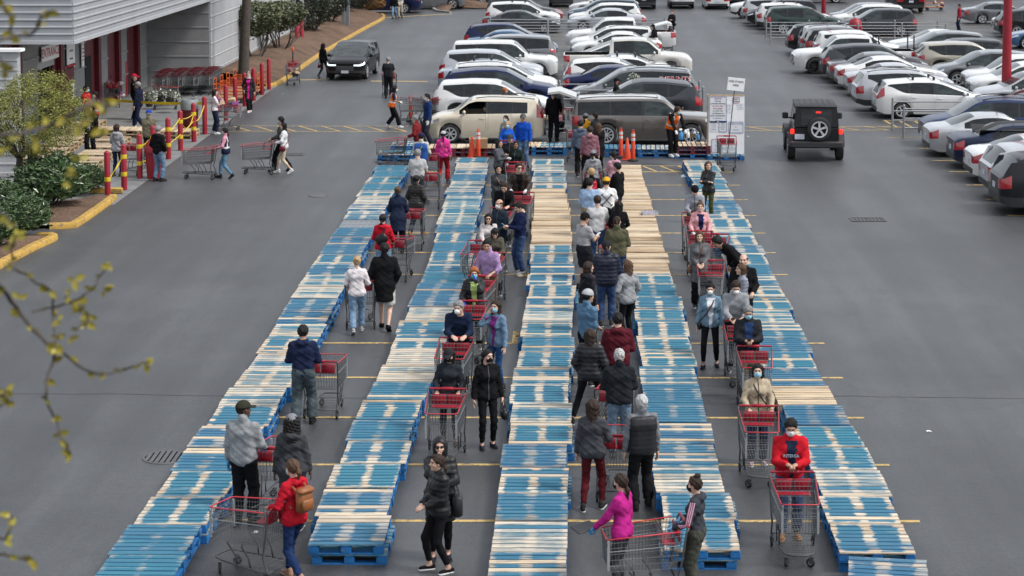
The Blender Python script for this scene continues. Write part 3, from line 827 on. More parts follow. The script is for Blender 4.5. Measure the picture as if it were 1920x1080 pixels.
top = [bc(-1, .02, 1), bc(-1, 1, 1), bc(1, 1, 1), bc(1, .02, 1)]
mb.tube([top[0], lerp3(top[0], top[1], .97), (top[1][0] + .03, top[1][1], top[1][2]), (top[2][0] - .03, top[2][1], top[2][2]), lerp3(top[3], top[2], .97), top[3]], r, 6)
M_RIM = mb.mesh('rim', CREDL, 180)
mb = MB()
for z in (.62,): mb.tube([bc(-1, .0, z), bc(-1, 1, z), bc(1, 1, z), bc(1, 0, z)], .006, 6)
for s in (-1, 1):
    for z in (.2, .4, .8):
        pass
mb.box(*[(a + b) / 2 for a, b in zip(bc(-1, 1, .05), bc(-1, 1, .95))], .03, .03, .38); mb.box(*[(a + b) / 2 for a, b in zip(bc(1, 1, .05), bc(1, 1, .95))], .03, .03, .38)
M_BUMP = mb.mesh('corner_bumper', plain('clear_grey_plastic', (.28, .29, .30), .4), 60)
mb = MB(); mb.tube([(-.30, -.50, 1.03), (.30, -.50, 1.03)], .017, 8); mb.box(0, -.50, 1.03, .2, .045, .05, bev=.01); M_HANDLE = mb.mesh('handle', CRED, 60)
mb = MB(); mb.box(0, 0, 0, .235, .014, .17, bev=.02); M_SEATP = mb.mesh('seat_panel', CRED, 60)
mb = MB(); mb.box(0, -.27, .80, .46, .17, .016, bev=.006); M_SEAT = mb.mesh('child_seat', CRED, 60)
mb = MB()
for k in range(9): line(mb, (-.24 + k * .06, -.16, .79), (-.25 + k * .0625, -.17, 1.0))
for z in (.79, .86, .93, 1.0): line(mb, (-.25, -.165, z), (.25, -.165, z), .004)
M_SEATB = mb.mesh('seat_back', WIRE)
mb = MB()
for s in (-1, 1):
    mb.tube([(s * .31, -.50, 1.03), (s * .315, -.47, .97), (s * .30, -.40, .52), (s * .285, -.36, .36), (s * .29, -.43, .19), (s * .285, -.46, .15)], .0135, 7)
    mb.tube([(s * .285, -.46, .16), (s * .27, -.2, .165), (s * .20, .40, .19), (s * .17, .50, .20)], .0135, 7)
    mb.tube([(s * .265, -.02, .49), (s * .262, .0, .44), (s * .25, -.10, .30), (s * .245, -.13, .17)], .0115, 7)
    mb.tube([(s * .25, .25, .48), (s * .245, .25, .46), (s * .24, .12, .3), (s * .232, .10, .18)], .0115, 7)
mb.tube([(-.17, .50, .20), (-.1, .545, .2), (.1, .545, .2), (.17, .50, .20)], .0135, 7)
mb.tube([(-.285, -.455, .17), (.285, -.455, .17)], .011, 7)
M_CFRAME = mb.mesh('frame', FRAME, 180)
mb = MB()
for k in range(11): u = -1 + k * .2; line(mb, (u * .275, -.44, .175), (u * .17, .48, .205))
for k in range(10): v = k / 9; line(mb, (-.28 + .1 * v, -.42 + .9 * v, .178 + .026 * v), (.28 - .1 * v, -.42 + .9 * v, .178 + .026 * v))
M_TRAY = mb.mesh('lower_tray', WIRE)
mb = MB(); mb.box(0, 0, .135, .04, .05, .02); mb.box(-.021, -.012, .095, .006, .045, .08); mb.box(.021, -.012, .095, .006, .045, .08)
M_CAST = mb.mesh('caster', FRAME)
mb = MB(); mb.lathe([(.02, -.0155), (.058, -.0155), (.063, -.008), (.063, .008), (.058, .0155), (.02, .0155)], 14, 0, (0, -.022, .0632), 'x'); mb.lathe([(.0, -.017), (.03, -.017), (.03, .017), (.0, .017)], 10, 1, (0, -.022, .0632), 'x')
M_CWHEEL = mb.mesh('wheel', [RUB, plain('grey_hub', (.25, .25, .25), .5)], 60)
CART_PARTS = [('basket', M_BASKET, 'stuff'), ('rim', M_RIM, None), ('corner_bumper', M_BUMP, None), ('handle', M_HANDLE, None), ('frame', M_CFRAME, None), ('lower_tray', M_TRAY, 'stuff'), ('seat_back', M_SEATB, None)]
CSHADE = plain('shaded_red_cart_plastic', (0.10, 0.004, 0.010), .6, 0, .15, 8)  # cart red darkened for nested carts: canopy shade of the bay put into the colour
CARTOBJ = []
def cart(x, y, face, label, group='shopping carts pushed in the queue', seat=True, name='shopping_cart', cat='shopping cart'):
    """face: heading in degrees, 0 = away from the viewer, 180 = towards, 90 = to the left"""
    t = empty(name, (x, y, 0), rad(face), label, cat, group); CARTOBJ.append(t)
    for n, me, kd in CART_PARTS:
        o = obj(n, me, t, mats=[CSHADE] if 'nested' in label and n in ('rim', 'handle') else None)
        if kd: o['kind'] = kd
    pm = [CSHADE] if 'nested' in label else None
    if seat and not pm: obj('child_seat', M_SEAT, t)
    for s in (-1, 1): obj('seat_panel', M_SEATP, t, (s * .128, -.40, .885), (rad(-6), 0, 0), mats=pm)
    for (cx, cy, a) in ((-.285, -.40, 0), (.285, -.40, 0), (-.175, .44, RD.uniform(-1.4, 1.4)), (.175, .44, RD.uniform(-1.4, 1.4))):
        c = obj('caster', M_CAST, t, (cx, cy, 0 if cy < 0 else .0), (0, 0, a)); obj('wheel', M_CWHEEL, c)
    return t
def flatcart(x, y, face, label, group='orange flatbed carts parked by the entrance'):
    t = empty('flatbed_cart', (x, y, 0), rad(face), label, 'flatbed cart', group)
    mb = MB(); mb.box(0, 0, .27, .68, 1.35, .03); obj('platform', mb.mesh('platform', plain('platform_wood', (.30, .2, .12), .8)), t)
    mb = MB(); mb.tube([(-.34, -.66, .25), (-.34, .66, .25), (.34, .66, .25), (.34, -.66, .25), (-.34, -.66, .25)], .02, 6); obj('frame', mb.mesh('frame', ORNG, 60), t)
    for y_ in (-.66, .66):
        mb = MB()
        for s in (-1, 1): mb.tube([(s * .33, y_, .25), (s * .33, y_, 1.05)], .018, 6)
        for z in (.42, .6, .8, 1.05): mb.tube([(-.33, y_, z), (.33, y_, z)], .015, 6)
        obj('end_rail', mb.mesh('end_rail', ORNG, 60), t)
    for s in (-1, 1):
        mb = MB()
        for z in (.55, .8): mb.tube([(s * .33, -.66, z), (s * .33, .66, z)], .013, 6)
        obj('side_rail', mb.mesh('side_rail', ORNG, 60), t)
        for y_ in (-.5, .5):
            c = obj('caster', M_CAST, t, (s * .27, y_, .02), scale=1.5); obj('wheel', M_CWHEEL, c)
    return t
CARTS = [ # px, py of the middle of the chassis on the ground, heading, label
 (488, 1058, 62, 'red-rimmed cart pushed by the woman with the brown backpack'),
 (492, 905, -4, 'cart in front of the man in the grey fleece'),
 (590, 752, -6, 'cart in front of the man in the navy hoodie'),
 (672, 590, 4, 'cart pushed by the woman in the white sweater'),
 (738, 497, -10, 'cart ahead of the woman with the black sling bag'),
 (768, 440, -4, 'cart ahead of the woman in the navy raincoat'),
 (801, 370, -4, 'cart held by the man in the grey T-shirt'),
 (806, 338, 0, 'cart beside the woman in the pink jacket'),
 (728, 292, 92, 'empty cart pushed by the man in maroon beside the pallets'),
 (848, 818, 178, 'cart held by the woman in the black cap and black mask'),
 (858, 700, 176, 'cart under the forearms of the man in the white dome mask'),
 (895, 640, 178, 'cart held by the ginger woman in the green mask'),
 (925, 578, 172, 'cart in front of the man in the lilac shirt'),
 (918, 500, 172, 'cart under the elbows of the person in olive'),
 (925, 470, 170, 'cart with a grey bag hung on its side'),
 (945, 428, 174, 'cart below the man reading his phone with sunglasses up'),
 (962, 378, 178, 'cart gripped by the man in the brown leather jacket'),
 (965, 330, 180, 'cart between the couple and the woman in dark green'),
 (952, 288, 180, 'cart with a pink handle pushed by the woman in the blue hoodie'),
 (1218, 1062, 98, 'wire cart pushed to the side by the girl in striped sleeves'),
 (1148, 868, -4, 'cart shared by the long-haired woman and the man in the vest'),
 (1140, 742, -6, 'cart ahead of the white-haired man in black'),
 (1145, 655, -4, 'cart ahead of the man in the maroon hooded jacket'),
 (1138, 600, 0, 'cart ahead of the navy puffer jacket'),
 (1140, 478, 0, 'cart ahead of the man in the olive T-shirt'),
 (1140, 418, -4, 'cart ahead of the woman in the plain black sweater'),
 (1112, 345, -6, 'cart ahead of the blonde woman with red straps'),
 (1112, 312, 0, 'cart ahead of the woman in the grey cap and hoodie'),
 (1078, 300, 4, 'cart left of the man in the mauve hoodie'),
 (1484, 993, 180, 'cart in front of the man in the red jacket'),
 (1424, 852, 178, 'cart pushed by the woman in the beige jacket'),
 (1394, 722, 178, 'cart in front of the old man in the blue and black jacket'),
 (1372, 650, 176, 'cart under the phone of the man in the grey hoodie'),
 (1332, 585, 176, 'cart nearest the woman in the denim jacket'),
 (1340, 528, 174, 'cart with red straps between the couple and the grey coat'),
 (1316, 478, 176, 'cart in front of the woman in the pink jacket'),
 (1302, 438, 176, 'cart leaned on by the man in the black beanie'),
 (382, 335, 90, 'long empty cart pushed left by the woman in the navy vest'),
 (490, 318, 92, 'empty cart pushed left by the couple in white and camouflage'),
 (425, 244, -85, 'loaded cart held by the woman in the white T-shirt'),
 (246, 318, -20, 'cart in front of the woman in the grey hoodie at the bollards'),
 (729, 168, 0, 'cart pushed away by the grey-haired man in black'),
 (548, 158, 180, 'idle cart with a beacon pole standing by the yellow kerb'),
 (1252, 96, 180, 'tall cart full of groceries beside the open hatchback'),
 (1364, 318, 180, 'empty cart parked before the white notice board'),
 (1040, 250, -80, 'cart with shopping behind the beige boxy car'),
]
CARTPOS = {}
for px, py, f, lab in CARTS:
    p = G(px, py); cart(p.x, p.y, f, lab); CARTPOS[lab] = p
p0 = G(770, 232)
for k in range(4):
    cart(p0.x + .45 * k, p0.y + .05 * k, -84, '%s of the nested carts pushed by the worker in the orange vest' % ORD[k], 'nested carts gathered by a worker')
# nested rows in the bay
for r in range(4):
    q = G(300 + 29 * r, 182 - 1.5 * r)
    for k in range(5):
        cart(q.x, q.y + .42 * k, 180, '%s nested cart from the front in the bay row %s' % (ORD[k], ('by the red pillar', 'second from the red pillar', 'third from the red pillar', 'by the orange flatbeds')[r]), 'nested carts stored in the bay')
for k in range(4):
    q = G(428 + 12 * k, 196 - 6 * k)
    flatcart(q.x, q.y + .6, 90, '%s orange flatbed cart from the near end, behind the red bollards' % ORD[k])
q = G(212, 200); cart(q.x, q.y, 10, 'dark cart stacked with drinks by the red doors', 'carts near the entrance')
q = G(310, 205); cart(q.x, q.y, -80, 'cart full of flower pots behind the yellow tape', 'carts near the entrance')
HOLD = {'red-rimmed cart': ('tan leather backpack', 0), 'cart in front of the man in the grey fleece': ('mottled grey fleece', 0.33), 'cart in front of the man in the navy hoodie': ('mask straps behind', 0.2), 'cart pushed by the woman in the white sweater': ('white sweater and light', 0.05), 'cart ahead of the woman with the black sling': ('black sling bag across', 0.15), 'cart ahead of the woman in the navy raincoat': ('navy raincoat', 0.25), 'cart held by the man in the grey T': ('pale grey T-shirt', 0.25), 'cart beside the woman in the pink jacket': ('royal blue puffer', 0.2), 'empty cart pushed by the man in maroon': ('maroon jacket pushing', 0), 'cart held by the woman in the black cap': ('black cap and black mask', 0), 'cart under the forearms': ('dome mask leaning', 0), 'cart held by the ginger': ('ginger woman', 0), 'cart in front of the man in the lilac': ('lilac shirt', -0.1), 'cart under the elbows': ('olive pullover', 0), 'cart with a grey bag': ('sunglasses and a pale sweater', -0.1), 'cart below the man reading': ('sunglasses on his head', 0), 'cart gripped by the man': ('brown leather jacket', 0.1), 'cart between the couple and the woman in': ('dark green jacket', 0), 'cart with a pink handle': ('fair woman in a blue', 0), 'wire cart pushed': ('charcoal track top', 0), 'cart shared': ('slate jacket and burg', 0.33), 'cart ahead of the white-haired': ('black jacket and faded', -0.12), 'cart ahead of the man in the maroon': ('maroon hooded', -0.12), 'cart ahead of the navy puffer': ('navy puffer jacket and', 0), 'cart ahead of the man in the olive': ('olive T-shirt', -0.1), 'cart ahead of the woman in the plain black': ('plain black sweater', -0.2), 'cart ahead of the blonde': ('red backpack straps', 0.1), 'cart ahead of the woman in the grey cap': ('grey cap with a ponytail', 0), 'cart in front of the man in the red': ('red jacket over', 0), 'cart pushed by the woman in the beige': ('beige field', 0), 'cart in front of the old man': ('silver-haired', 0.1), 'cart under the phone': ('dome mask using', 0.1), 'cart in front of the woman in the pink': ('pale pink jacket', 0), 'cart leaned on': ('black beanie leaning', 0), 'long empty': ('navy vest over pink', 0), 'empty cart pushed left by the couple': ('loose white jacket', 0), 'cart in front of the woman in the grey hoodie': ('thin shoulder strap', 0.2), 'cart pushed away': ('black shirt pushing', 0)}
# ---------------------------------------------------------------- cars
def glassm(name, col, tint=(0.02, 0.024, 0.026), spec=.3):
    m, t, b = nodes(name); oc = ocoord(t)
    n = ramp(t, noise_(t, mapping(t, oc, (1, 1, 3)), 2.6, 3), [(0.35, col), (0.65, tint)])
    t.links.new(n.outputs[0], b.inputs['Base Color'])
    b.inputs['Roughness'].default_value = 0.04; b.inputs['Specular IOR Level'].default_value = spec; b.inputs['IOR'].default_value = 1.5
    return m
GLS = glassm('tinted_car_glass', (0.010, 0.012, 0.014), (0.022, 0.026, 0.03))
GLF = glassm('clear_car_glass', (0.02, 0.028, 0.03), (0.05, 0.065, 0.066)); GLW = glassm('windscreen_glass', (0.03, 0.035, 0.038), (0.06, 0.07, 0.072), .7)
BTRIM = plain('black_car_trim', (0.022, 0.022, 0.024), .5, 0, .1, 10)
GLOSSB = plain('gloss_black_pillar', (0.012, 0.012, 0.013), .15)
UNDER = plain('car_underbody', (0.006, 0.006, 0.006), .95)
CHROME = plain('car_chrome', (0.62, 0.63, 0.65), .12, 1.0, .03)
ALLOY = plain('alloy_rim', (0.60, 0.61, 0.63), .3, .45, .08, 20)
TYRE = plain('tyre_rubber', (0.020, 0.020, 0.021), .8, 0, .2, 20)
m_, t_, b_ = nodes('red_tail_lamp'); b_.inputs['Base Color'].default_value = (.34, .006, .012, 1); b_.inputs['Roughness'].default_value = .1; b_.inputs['Coat Weight'].default_value = 1; TLAMP = m_
m_, t_, b_ = nodes('clear_head_lamp'); b_.inputs['Base Color'].default_value = (.55, .57, .6, 1); b_.inputs['Metallic'].default_value = .55; b_.inputs['Roughness'].default_value = .12; b_.inputs['Coat Weight'].default_value = 1; HLAMP = m_
m_, t_, b_ = nodes('amber_lamp'); b_.inputs['Base Color'].default_value = (.6, .16, .01, 1); b_.inputs['Roughness'].default_value = .12; AMBER = m_
m_, t_, b_ = nodes('lit_brake_lamp'); b_.inputs['Base Color'].default_value = (.6, .01, .01, 1); b_.inputs['Emission Color'].default_value = (1, .04, .02, 1); b_.inputs['Emission Strength'].default_value = 0.6; BRAKE = m_
m_, t_, b_ = nodes('lit_head_lamp'); b_.inputs['Base Color'].default_value = (.8, .85, .9, 1); b_.inputs['Emission Color'].default_value = (.8, .92, 1, 1); b_.inputs['Emission Strength'].default_value = 1.3; HLIT = m_
PLATE = plain('licence_plate', (.55, .57, .62), .4, 0, .05, 12)
PAINT0 = paint((.5, .5, .5))
mb = MB(); mb.lathe([(.24, -.105), (.32, -.11), (.345, -.095), (.35, -.05), (.35, .05), (.345, .095), (.32, .11), (.24, .105)], 28, 0, axis='x', caps=False); mb.lathe([(0, -.06), (.235, -.06), (.24, .06), (0, .06)], 16, 1, axis='x')
M_TYRE = mb.mesh('wheel', [TYRE, UNDER], 40)
def rim_mesh(n, wd, name='rim'):
    mb = MB(); mb.lathe([(.205, -.108), (.245, -.112), (.245, -.09), (.215, -.075)], 24, axis='x', caps=False); mb.lathe([(0, -.1), (.05, -.1), (.06, -.07)], 10, axis='x')
    for k in range(n):
        a = 2 * PI * k / n; u = Vector((0, math.cos(a), math.sin(a))); v = Vector((0, -math.sin(a), math.cos(a)))
        q = []
        for r_, w_ in ((.03, wd * .7), (.22, wd)):
            for s in (-1, 1):
                for x in (-.103 if r_ < .1 else -.1, -.06): q.append(u * r_ + v * (s * w_) + Vector((x, 0, 0)))
        mb.add(q, [(0, 2, 6, 4), (0, 4, 5, 1), (2, 3, 7, 6)])
    return mb.mesh(name, ALLOY, 30)
RIMS = [rim_mesh(5, .034), rim_mesh(10, .016), rim_mesh(7, .024)]

def sm(x, a, b): u = min(1, max(0, (x - a) / (b - a))); return u * u * (3 - 2 * u)
class CarType: pass
def car_type(name, L, W, H, r, gc, wb, fo, prof, belt, wins, cowl, rf, rr, rd, rw=.78, clad=False, soft=.11, bed=None, nose=.80, tail=.86, tl=(2, 4), mono=False, grille_rows=(1, 2), kick=0.0):
    ct = CarType(); ct.name, ct.L, ct.W, ct.H, ct.r = name, L, W, H, r
    h2 = L / 2; yf = h2 - fo; yr = yf - wb; ct.yf, ct.yr = yf, yr
    ra = r + .055
    # dense profile, rounded
    ys = np.arange(-h2, h2 + .001, .01)
    zp = np.interp(ys, [p[0] for p in prof], [p[1] for p in prof]); bp = np.interp(ys, [p[0] for p in belt], [p[1] for p in belt])
    def soften(z, wd):
        k = max(1, int(wd / .01)); pad = np.concatenate([np.full(k, z[0]), z, np.full(k, z[-1])])
        for _ in range(2): pad = np.convolve(np.pad(pad, k, mode='edge'), np.ones(2 * k // 2 + 1) / (2 * k // 2 + 1), 'same')[k:-k]
        return pad[k:-k]
    zs = soften(zp, soft); bs = soften(bp, .2)
    ZT = lambda y: float(np.interp(y, ys, zs)); ZB = lambda y: float(np.interp(y, ys, bs))
    def ZL(y):
        z = gc + .10 * sm(abs(y), h2 - .35, h2)
        for c in (yf, yr):
            d = abs(y - c)
            if d < ra: z = max(z, r + math.sqrt(ra * ra - d * d))
        return z
    def WM(y):
        u = (y - (h2 - .75)) / .75; v = (-(h2 - .55) - y) / .55; f = 1.0
        if u > 0: f *= 1 - .10 * u ** 2
        if v > 0: f *= 1 - .06 * v ** 2
        e = h2 - abs(y)
        if e < .16: f *= 1 - (1 - (nose if y > 0 else tail)) * (1 - e / .16) ** 2 * .8
        return f
    st = {-h2, -h2 + .02, -h2 + .06, -h2 + .15, h2, h2 - .02, h2 - .06, h2 - .15, h2 - .3, h2 - .5, -h2 + .28}
    for c in (yf, yr):
        e = math.sqrt(max(.001, ra * ra - (gc - r) ** 2))
        for a in (0, 22, 42, 60, 76, 90): st |= {c + ra * math.cos(rad(a)), c - ra * math.cos(rad(a))}
        st |= {c + e, c - e, c + e + .012, c - e - .012}
    hard = set()
    for a, b, *_ in wins: hard |= {a, b}
    hard |= {cowl, rf, rr, rd}
    if bed: hard |= {-h2 + .05, -h2 + .08, bed, bed - .02}
    st |= {p[0] for p in prof} | hard
    st |= set(np.arange(-h2 + .3, h2 - .3, .22))
    S = []
    for y in sorted(st):
        if not -h2 - 1e-6 <= y <= h2 + 1e-6: continue
        if S and y - S[-1] < .011:
            if any(abs(y - q) < 1e-6 for q in hard): S[-1] = y
            continue
        S.append(y)
    S[0], S[-1] = -h2, h2
    ct.S = S
    rows = []
    for y in S:
        wm = WM(y) * W / 2; zl, zb, zt = ZL(y), ZB(y), ZT(y)
        e = h2 - abs(y)
        zb = min(zb, zt - .015) if not (bed and y < bed) else zb
        if zl > zb - .1: zl = zb - .1
        P = [(wm * .955, zl), (wm * .985, zl + .3 * (zb - zl)), (wm, zl + .6 * (zb - zl)), (wm * .992, zl + .86 * (zb - zl)), (wm * .965, zb)]
        g = zt - zb; k = sm(g, .07, .24)
        w4 = wm * .965
        hood = [(w4 * .955, zb + g * .42), (w4 * .88, zb + g * .68), (w4 * .74, zb + g * .86), (w4 * .4, zb + g * .97), (0, zt)]
        wt = W / 2 * rw * (WM(y) ** .5); f = lambda z: min(1.0, max(0, (z - zb) / max(.1, H - zb)))
        xw = lambda z: w4 * .985 + (wt - w4 * .985) * f(z) ** 1.15
        z7 = zt - .05 * min(1, g / .3); z6 = z7 - .075 * min(1, g / .4); z5 = zb + .018
        z5 += kick * sm(-y, -wins[0][1] + .05, -wins[0][0] + .02) if wins[0][2] == 'q' else 0
        z6 = max(z6, z5 + .005)
        gh = [(xw(z5), z5), (xw(z6), z6), (xw(z7) - .03, z7), (xw(z7) * .55, zt - .012), (0, zt)]
        Q = [tuple(a + (b - a) * k for a, b in zip(p, q)) for p, q in zip(hood, gh)]
        if bed and -h2 + .07 < y < bed - .01:
            Q = [(w4 * .965, zb + .02), (w4 * .91, zb + .015), (w4 * .90, zb - .42), (w4 * .5, zb - .43), (0, zb - .43)]
        rows.append([(x, y, z) for x, z in P + Q])
    n = len(S); V = np.array(rows)
    groups = {}
    def put(tg, quad): groups.setdefault(tg, []).append(quad)
    doors = [(a, b) for a, b, kd in wins if kd in ('f', 'r')]
    for i in range(n - 1):
        ym = (S[i] + S[i + 1]) / 2
        for s in (1, -1):
            sx = np.array([s, 1, 1])
            sd = 'r' if s > 0 else 'l'
            # underside
            a, b = V[i, 0] * sx, V[i + 1, 0] * sx
            put('under', [a, b, np.array([0, b[1], b[2]]), np.array([0, a[1], a[2]])] if s < 0 else [b, a, np.array([0, a[1], a[2]]), np.array([0, b[1], b[2]])])
            for j in range(9):
                q = [V[i, j] * sx, V[i + 1, j] * sx, V[i + 1, j + 1] * sx, V[i, j + 1] * sx]
                if s < 0: q = q[::-1]
                tg = 'body'
                if j == 0: tg = 'trim' if clad else 'body'
                zone = ZT(ym) - ZB(ym)
                if j >= 7 and rf < ym < cowl and not bed: tg = 'windscreen'
                elif j >= 7 and rf < ym < cowl and bed: tg = 'windscreen'
                elif j >= 7 and rr > ym > rd and not (bed and ym < bed): tg = 'rear_window'
                elif j == 5:
                    for (wa, wb_, kd) in wins:
                        if wa < ym < wb_: tg = 'side_window_%s_%s' % (kd, sd)
                    if tg == 'body' and zone > .2 and wins and min(w_[0] for w_ in wins) < ym < max(w_[1] for w_ in wins): tg = 'pillar'
                elif 1 <= j <= 3:
                    for (wa, wb_, kd) in wins:
                        if kd in 'fr' and wa - .03 < ym < wb_ + .03 and abs(ym - yr) > ra * .8 and abs(ym - yf) > ra + .0: tg = 'door_%s_%s' % (kd, sd)
                if j in range(tl[0], tl[1]) and ym < -h2 + .26: tg = 'taillight_' + sd
                if j == 3 and ym > h2 - .42 and ym < h2: tg = 'headlight_' + sd
                if bed and -h2 + .06 < ym < bed - .005 and j >= 6: tg = 'under'
                put(tg, q)
    # end caps
    cols = [-1, -.62, -.26, .26, .62, 1]
    for end, i, fl in (('f', n - 1, 1), ('b', 0, -1)):
        for j in range(9):
            for c in range(5):
                pt = lambda jj, cc: np.array([V[i, jj][0] * cols[cc], V[i, jj][1], V[i, jj][2]])
                q = [pt(j, c), pt(j, c + 1), pt(j + 1, c + 1), pt(j + 1, c)]
                if fl > 0: q = q[::-1]
                tg = 'body'
                if end == 'f':
                    if j == 0: tg = 'trim'
                    elif j in grille_rows and 1 <= c <= 3: tg = 'grille'
                    elif j == 3 and c in (0, 4): tg = 'headlight_' + ('l' if c == 0 else 'r')
                else:
                    if j == 0: tg = 'trim'
                    elif j in range(tl[0], tl[1]) and c in (0, 4): tg = 'taillight_' + ('l' if c == 0 else 'r')
                put(tg, q)
    def mk(nm, tags, mats, smooth=40, shrink=0.0):
        vs, ix, fs, ms = [], {}, [], []
        for mi, tg in enumerate(tags):
            for q in groups.get(tg, []):
                f = []
                for p in q:
                    k = (round(p[0], 4), round(p[1], 4), round(p[2], 4))
                    if k not in ix: ix[k] = len(vs); vs.append(list(k))
                    if ix[k] not in f: f.append(ix[k])
                if len(f) > 2: fs.append(f); ms.append(mi)
        if not fs: return None
        if shrink:
            y0 = min(v[1] for v in vs); y1 = max(v[1] for v in vs)
            for v in vs:
                if v[1] - y0 < .001: v[1] += shrink
                if y1 - v[1] < .001: v[1] -= shrink
        b = MB(); b.add(vs, fs); b.m = ms
        return b.mesh(nm, mats, smooth)
    P = []
    P.append(('body', mk('body', ['body', 'trim', 'under', 'pillar'], [PAINT0, BTRIM, UNDER, GLOSSB]), 0))
    for tg in sorted(groups):
        if tg.startswith('door_'): P.append(('door', mk('door', [tg], [PAINT0], 40, .006), 0, tg))
        elif tg.startswith('side_window'): P.append(('side_window', mk('side_window', [tg], [GLF if '_f_' in tg else GLS], 40, .004), None, tg))
        elif tg == 'windscreen': P.append(('windscreen', mk('windscreen', [tg], [GLW]), None))
        elif tg == 'rear_window': P.append(('rear_window', mk('rear_window', [tg], [GLS]), None))
        elif tg.startswith('headlight'): P.append(('headlight', mk('headlight', [tg], [HLAMP]), 'h'))
        elif tg.startswith('taillight'): P.append(('taillight', mk('taillight', [tg], [TLAMP]), 't'))
        elif tg == 'grille': P.append(('grille', mk('grille', [tg], [BTRIM]), None))
    # grille bars, handles, mirrors, plates
    zg0, zg1 = V[n - 1, 1][2], V[n - 1, 3][2]; wg = V[n - 1, 2][0] * .6
    mb = MB()
    for k in range(4): mb.box(0, h2 + .006, zg0 + (zg1 - zg0) * (k + .5) / 4, wg * 1.9, .014, .014)
    P.append(('grille_bar', mb.mesh('grille_bar', CHROME), None))
    mb = MB(); mb.box(0, h2 + .012, zg0 - .06, .34, .012, .13); P.append(('licence_plate', mb.mesh('licence_plate', PLATE), None))
    zr = V[0, 2][2]
    mb = MB(); mb.box(0, -h2 - .012, zr + .02, .32, .014, .15); P.append(('licence_plate', mb.mesh('licence_plate', PLATE), None))
    for s in (-1, 1):
        ym = min(cowl - .42, max(w_[1] for w_ in wins) - .1); zb = ZB(ym)
        mb = MB(); mb.box(s * (W / 2 + .09), ym, zb + .10, .17, .11, .15, bev=.04); mb.box(s * (W / 2 - .02), ym + .01, zb + .05, .12, .05, .05)
        P.append(('mirror', mb.mesh('mirror', [PAINT0], 50), 0))
        for a, b in doors:
            mb = MB(); mb.box(s * (W / 2 - .004), a + .14, ZB(a) - .14, .03, .19, .028, bev=.008); P.append(('door_handle', mb.mesh('door_handle', [PAINT0], 50), 0))
    mb = MB()
    for s in (-1, 1):
        pts = [(s * (W / 2 * rw - .10), y, ZT(y) + (.03 if 0 < k < 5 else -.01)) for k, y in enumerate(np.linspace(rr + .12, rf - .15, 6))]
        mb.tube(pts, .018, 6)
    ct.rails = mb.mesh('roof_rail', BTRIM, 180)
    mb = MB()
    for y in (rf - .25, rf - 1.05):
        mb.tube([(-W / 2 * rw + .06, y, ZT(y) + .10), (W / 2 * rw - .06, y, ZT(y) + .10)], .02, 6)
        for s in (-1, 1): mb.box(s * (W / 2 * rw - .08), y, ZT(y) + .04, .05, .09, .13)
    ct.rack = mb.mesh('roof_rack', BTRIM, 50)
    ct.parts = [p for p in P if p[1] is not None]
    ct.ZT, ct.ZB = ZT, ZB
    return ct

TY = {}
TY['suv'] = car_type('suv', 4.62, 1.86, 1.70, .36, .26, 2.68, .92,
    [(-2.31, 1.0), (-2.25, 1.13), (-2.0, 1.58), (-1.95, 1.63), (-.7, 1.70), (.15, 1.675), (.5, 1.58), (1.32, 1.09), (1.5, 1.06), (2.0, .98), (2.22, .90), (2.31, .78)],
    [(-2.31, .98), (-2.1, 1.10), (-1.2, 1.05), (.9, .98), (1.4, .97), (2.0, .88), (2.31, .74)],
    [(-1.86, -1.08, 'q'), (-1.0, -.14, 'r'), (-.06, 1.06, 'f')], 1.32, .40, -2.0, -2.26, .79, True, kick=.24)
TY['crossover'] = car_type('crossover', 4.82, 1.92, 1.69, .37, .25, 2.82, .96,
    [(-2.41, .98), (-2.33, 1.12), (-2.0, 1.50), (-1.85, 1.58), (-.9, 1.68), (-.1, 1.685), (.4, 1.60), (1.38, 1.10), (1.55, 1.07), (2.1, .98), (2.33, .88), (2.41, .75)],
    [(-2.41, .97), (-2.1, 1.14), (-1.2, 1.05), (.9, .98), (1.45, .97), (2.1, .87), (2.41, .72)],
    [(-1.9, -1.12, 'q'), (-1.04, -.16, 'r'), (-.08, 1.08, 'f')], 1.38, .34, -1.95, -2.34, .77, True, kick=.30)
TY['boxysuv'] = car_type('boxysuv', 5.05, 2.0, 1.88, .40, .28, 2.95, .92,
    [(-2.52, 1.05), (-2.48, 1.15), (-2.30, 1.78), (-2.22, 1.83), (-.6, 1.88), (.35, 1.86), (.6, 1.78), (1.22, 1.22), (1.4, 1.18), (2.2, 1.12), (2.42, 1.05), (2.52, .92)],
    [(-2.52, 1.04), (-2.2, 1.14), (.9, 1.10), (1.4, 1.10), (2.2, 1.03), (2.52, .9)],
    [(-2.2, -1.28, 'q'), (-1.12, -.18, 'r'), (-.06, 1.0, 'f')], 1.22, .5, -2.3, -2.49, .84, False, .09, kick=.04)
TY['sedan'] = car_type('sedan', 4.78, 1.82, 1.45, .33, .19, 2.74, .94,
    [(-2.39, .86), (-2.33, 1.0), (-1.78, 1.07), (-1.62, 1.09), (-.92, 1.40), (-.5, 1.445), (0.0, 1.45), (.35, 1.39), (1.22, .97), (1.4, .94), (2.1, .82), (2.32, .72), (2.39, .62)],
    [(-2.39, .82), (-2.1, .98), (-1.0, .96), (.9, .90), (1.4, .88), (2.1, .76), (2.39, .58)],
    [(-1.22, -.98, 'q'), (-.94, -.10, 'r'), (-.02, 1.0, 'f')], 1.22, .28, -.86, -1.66, .73, False, .14)
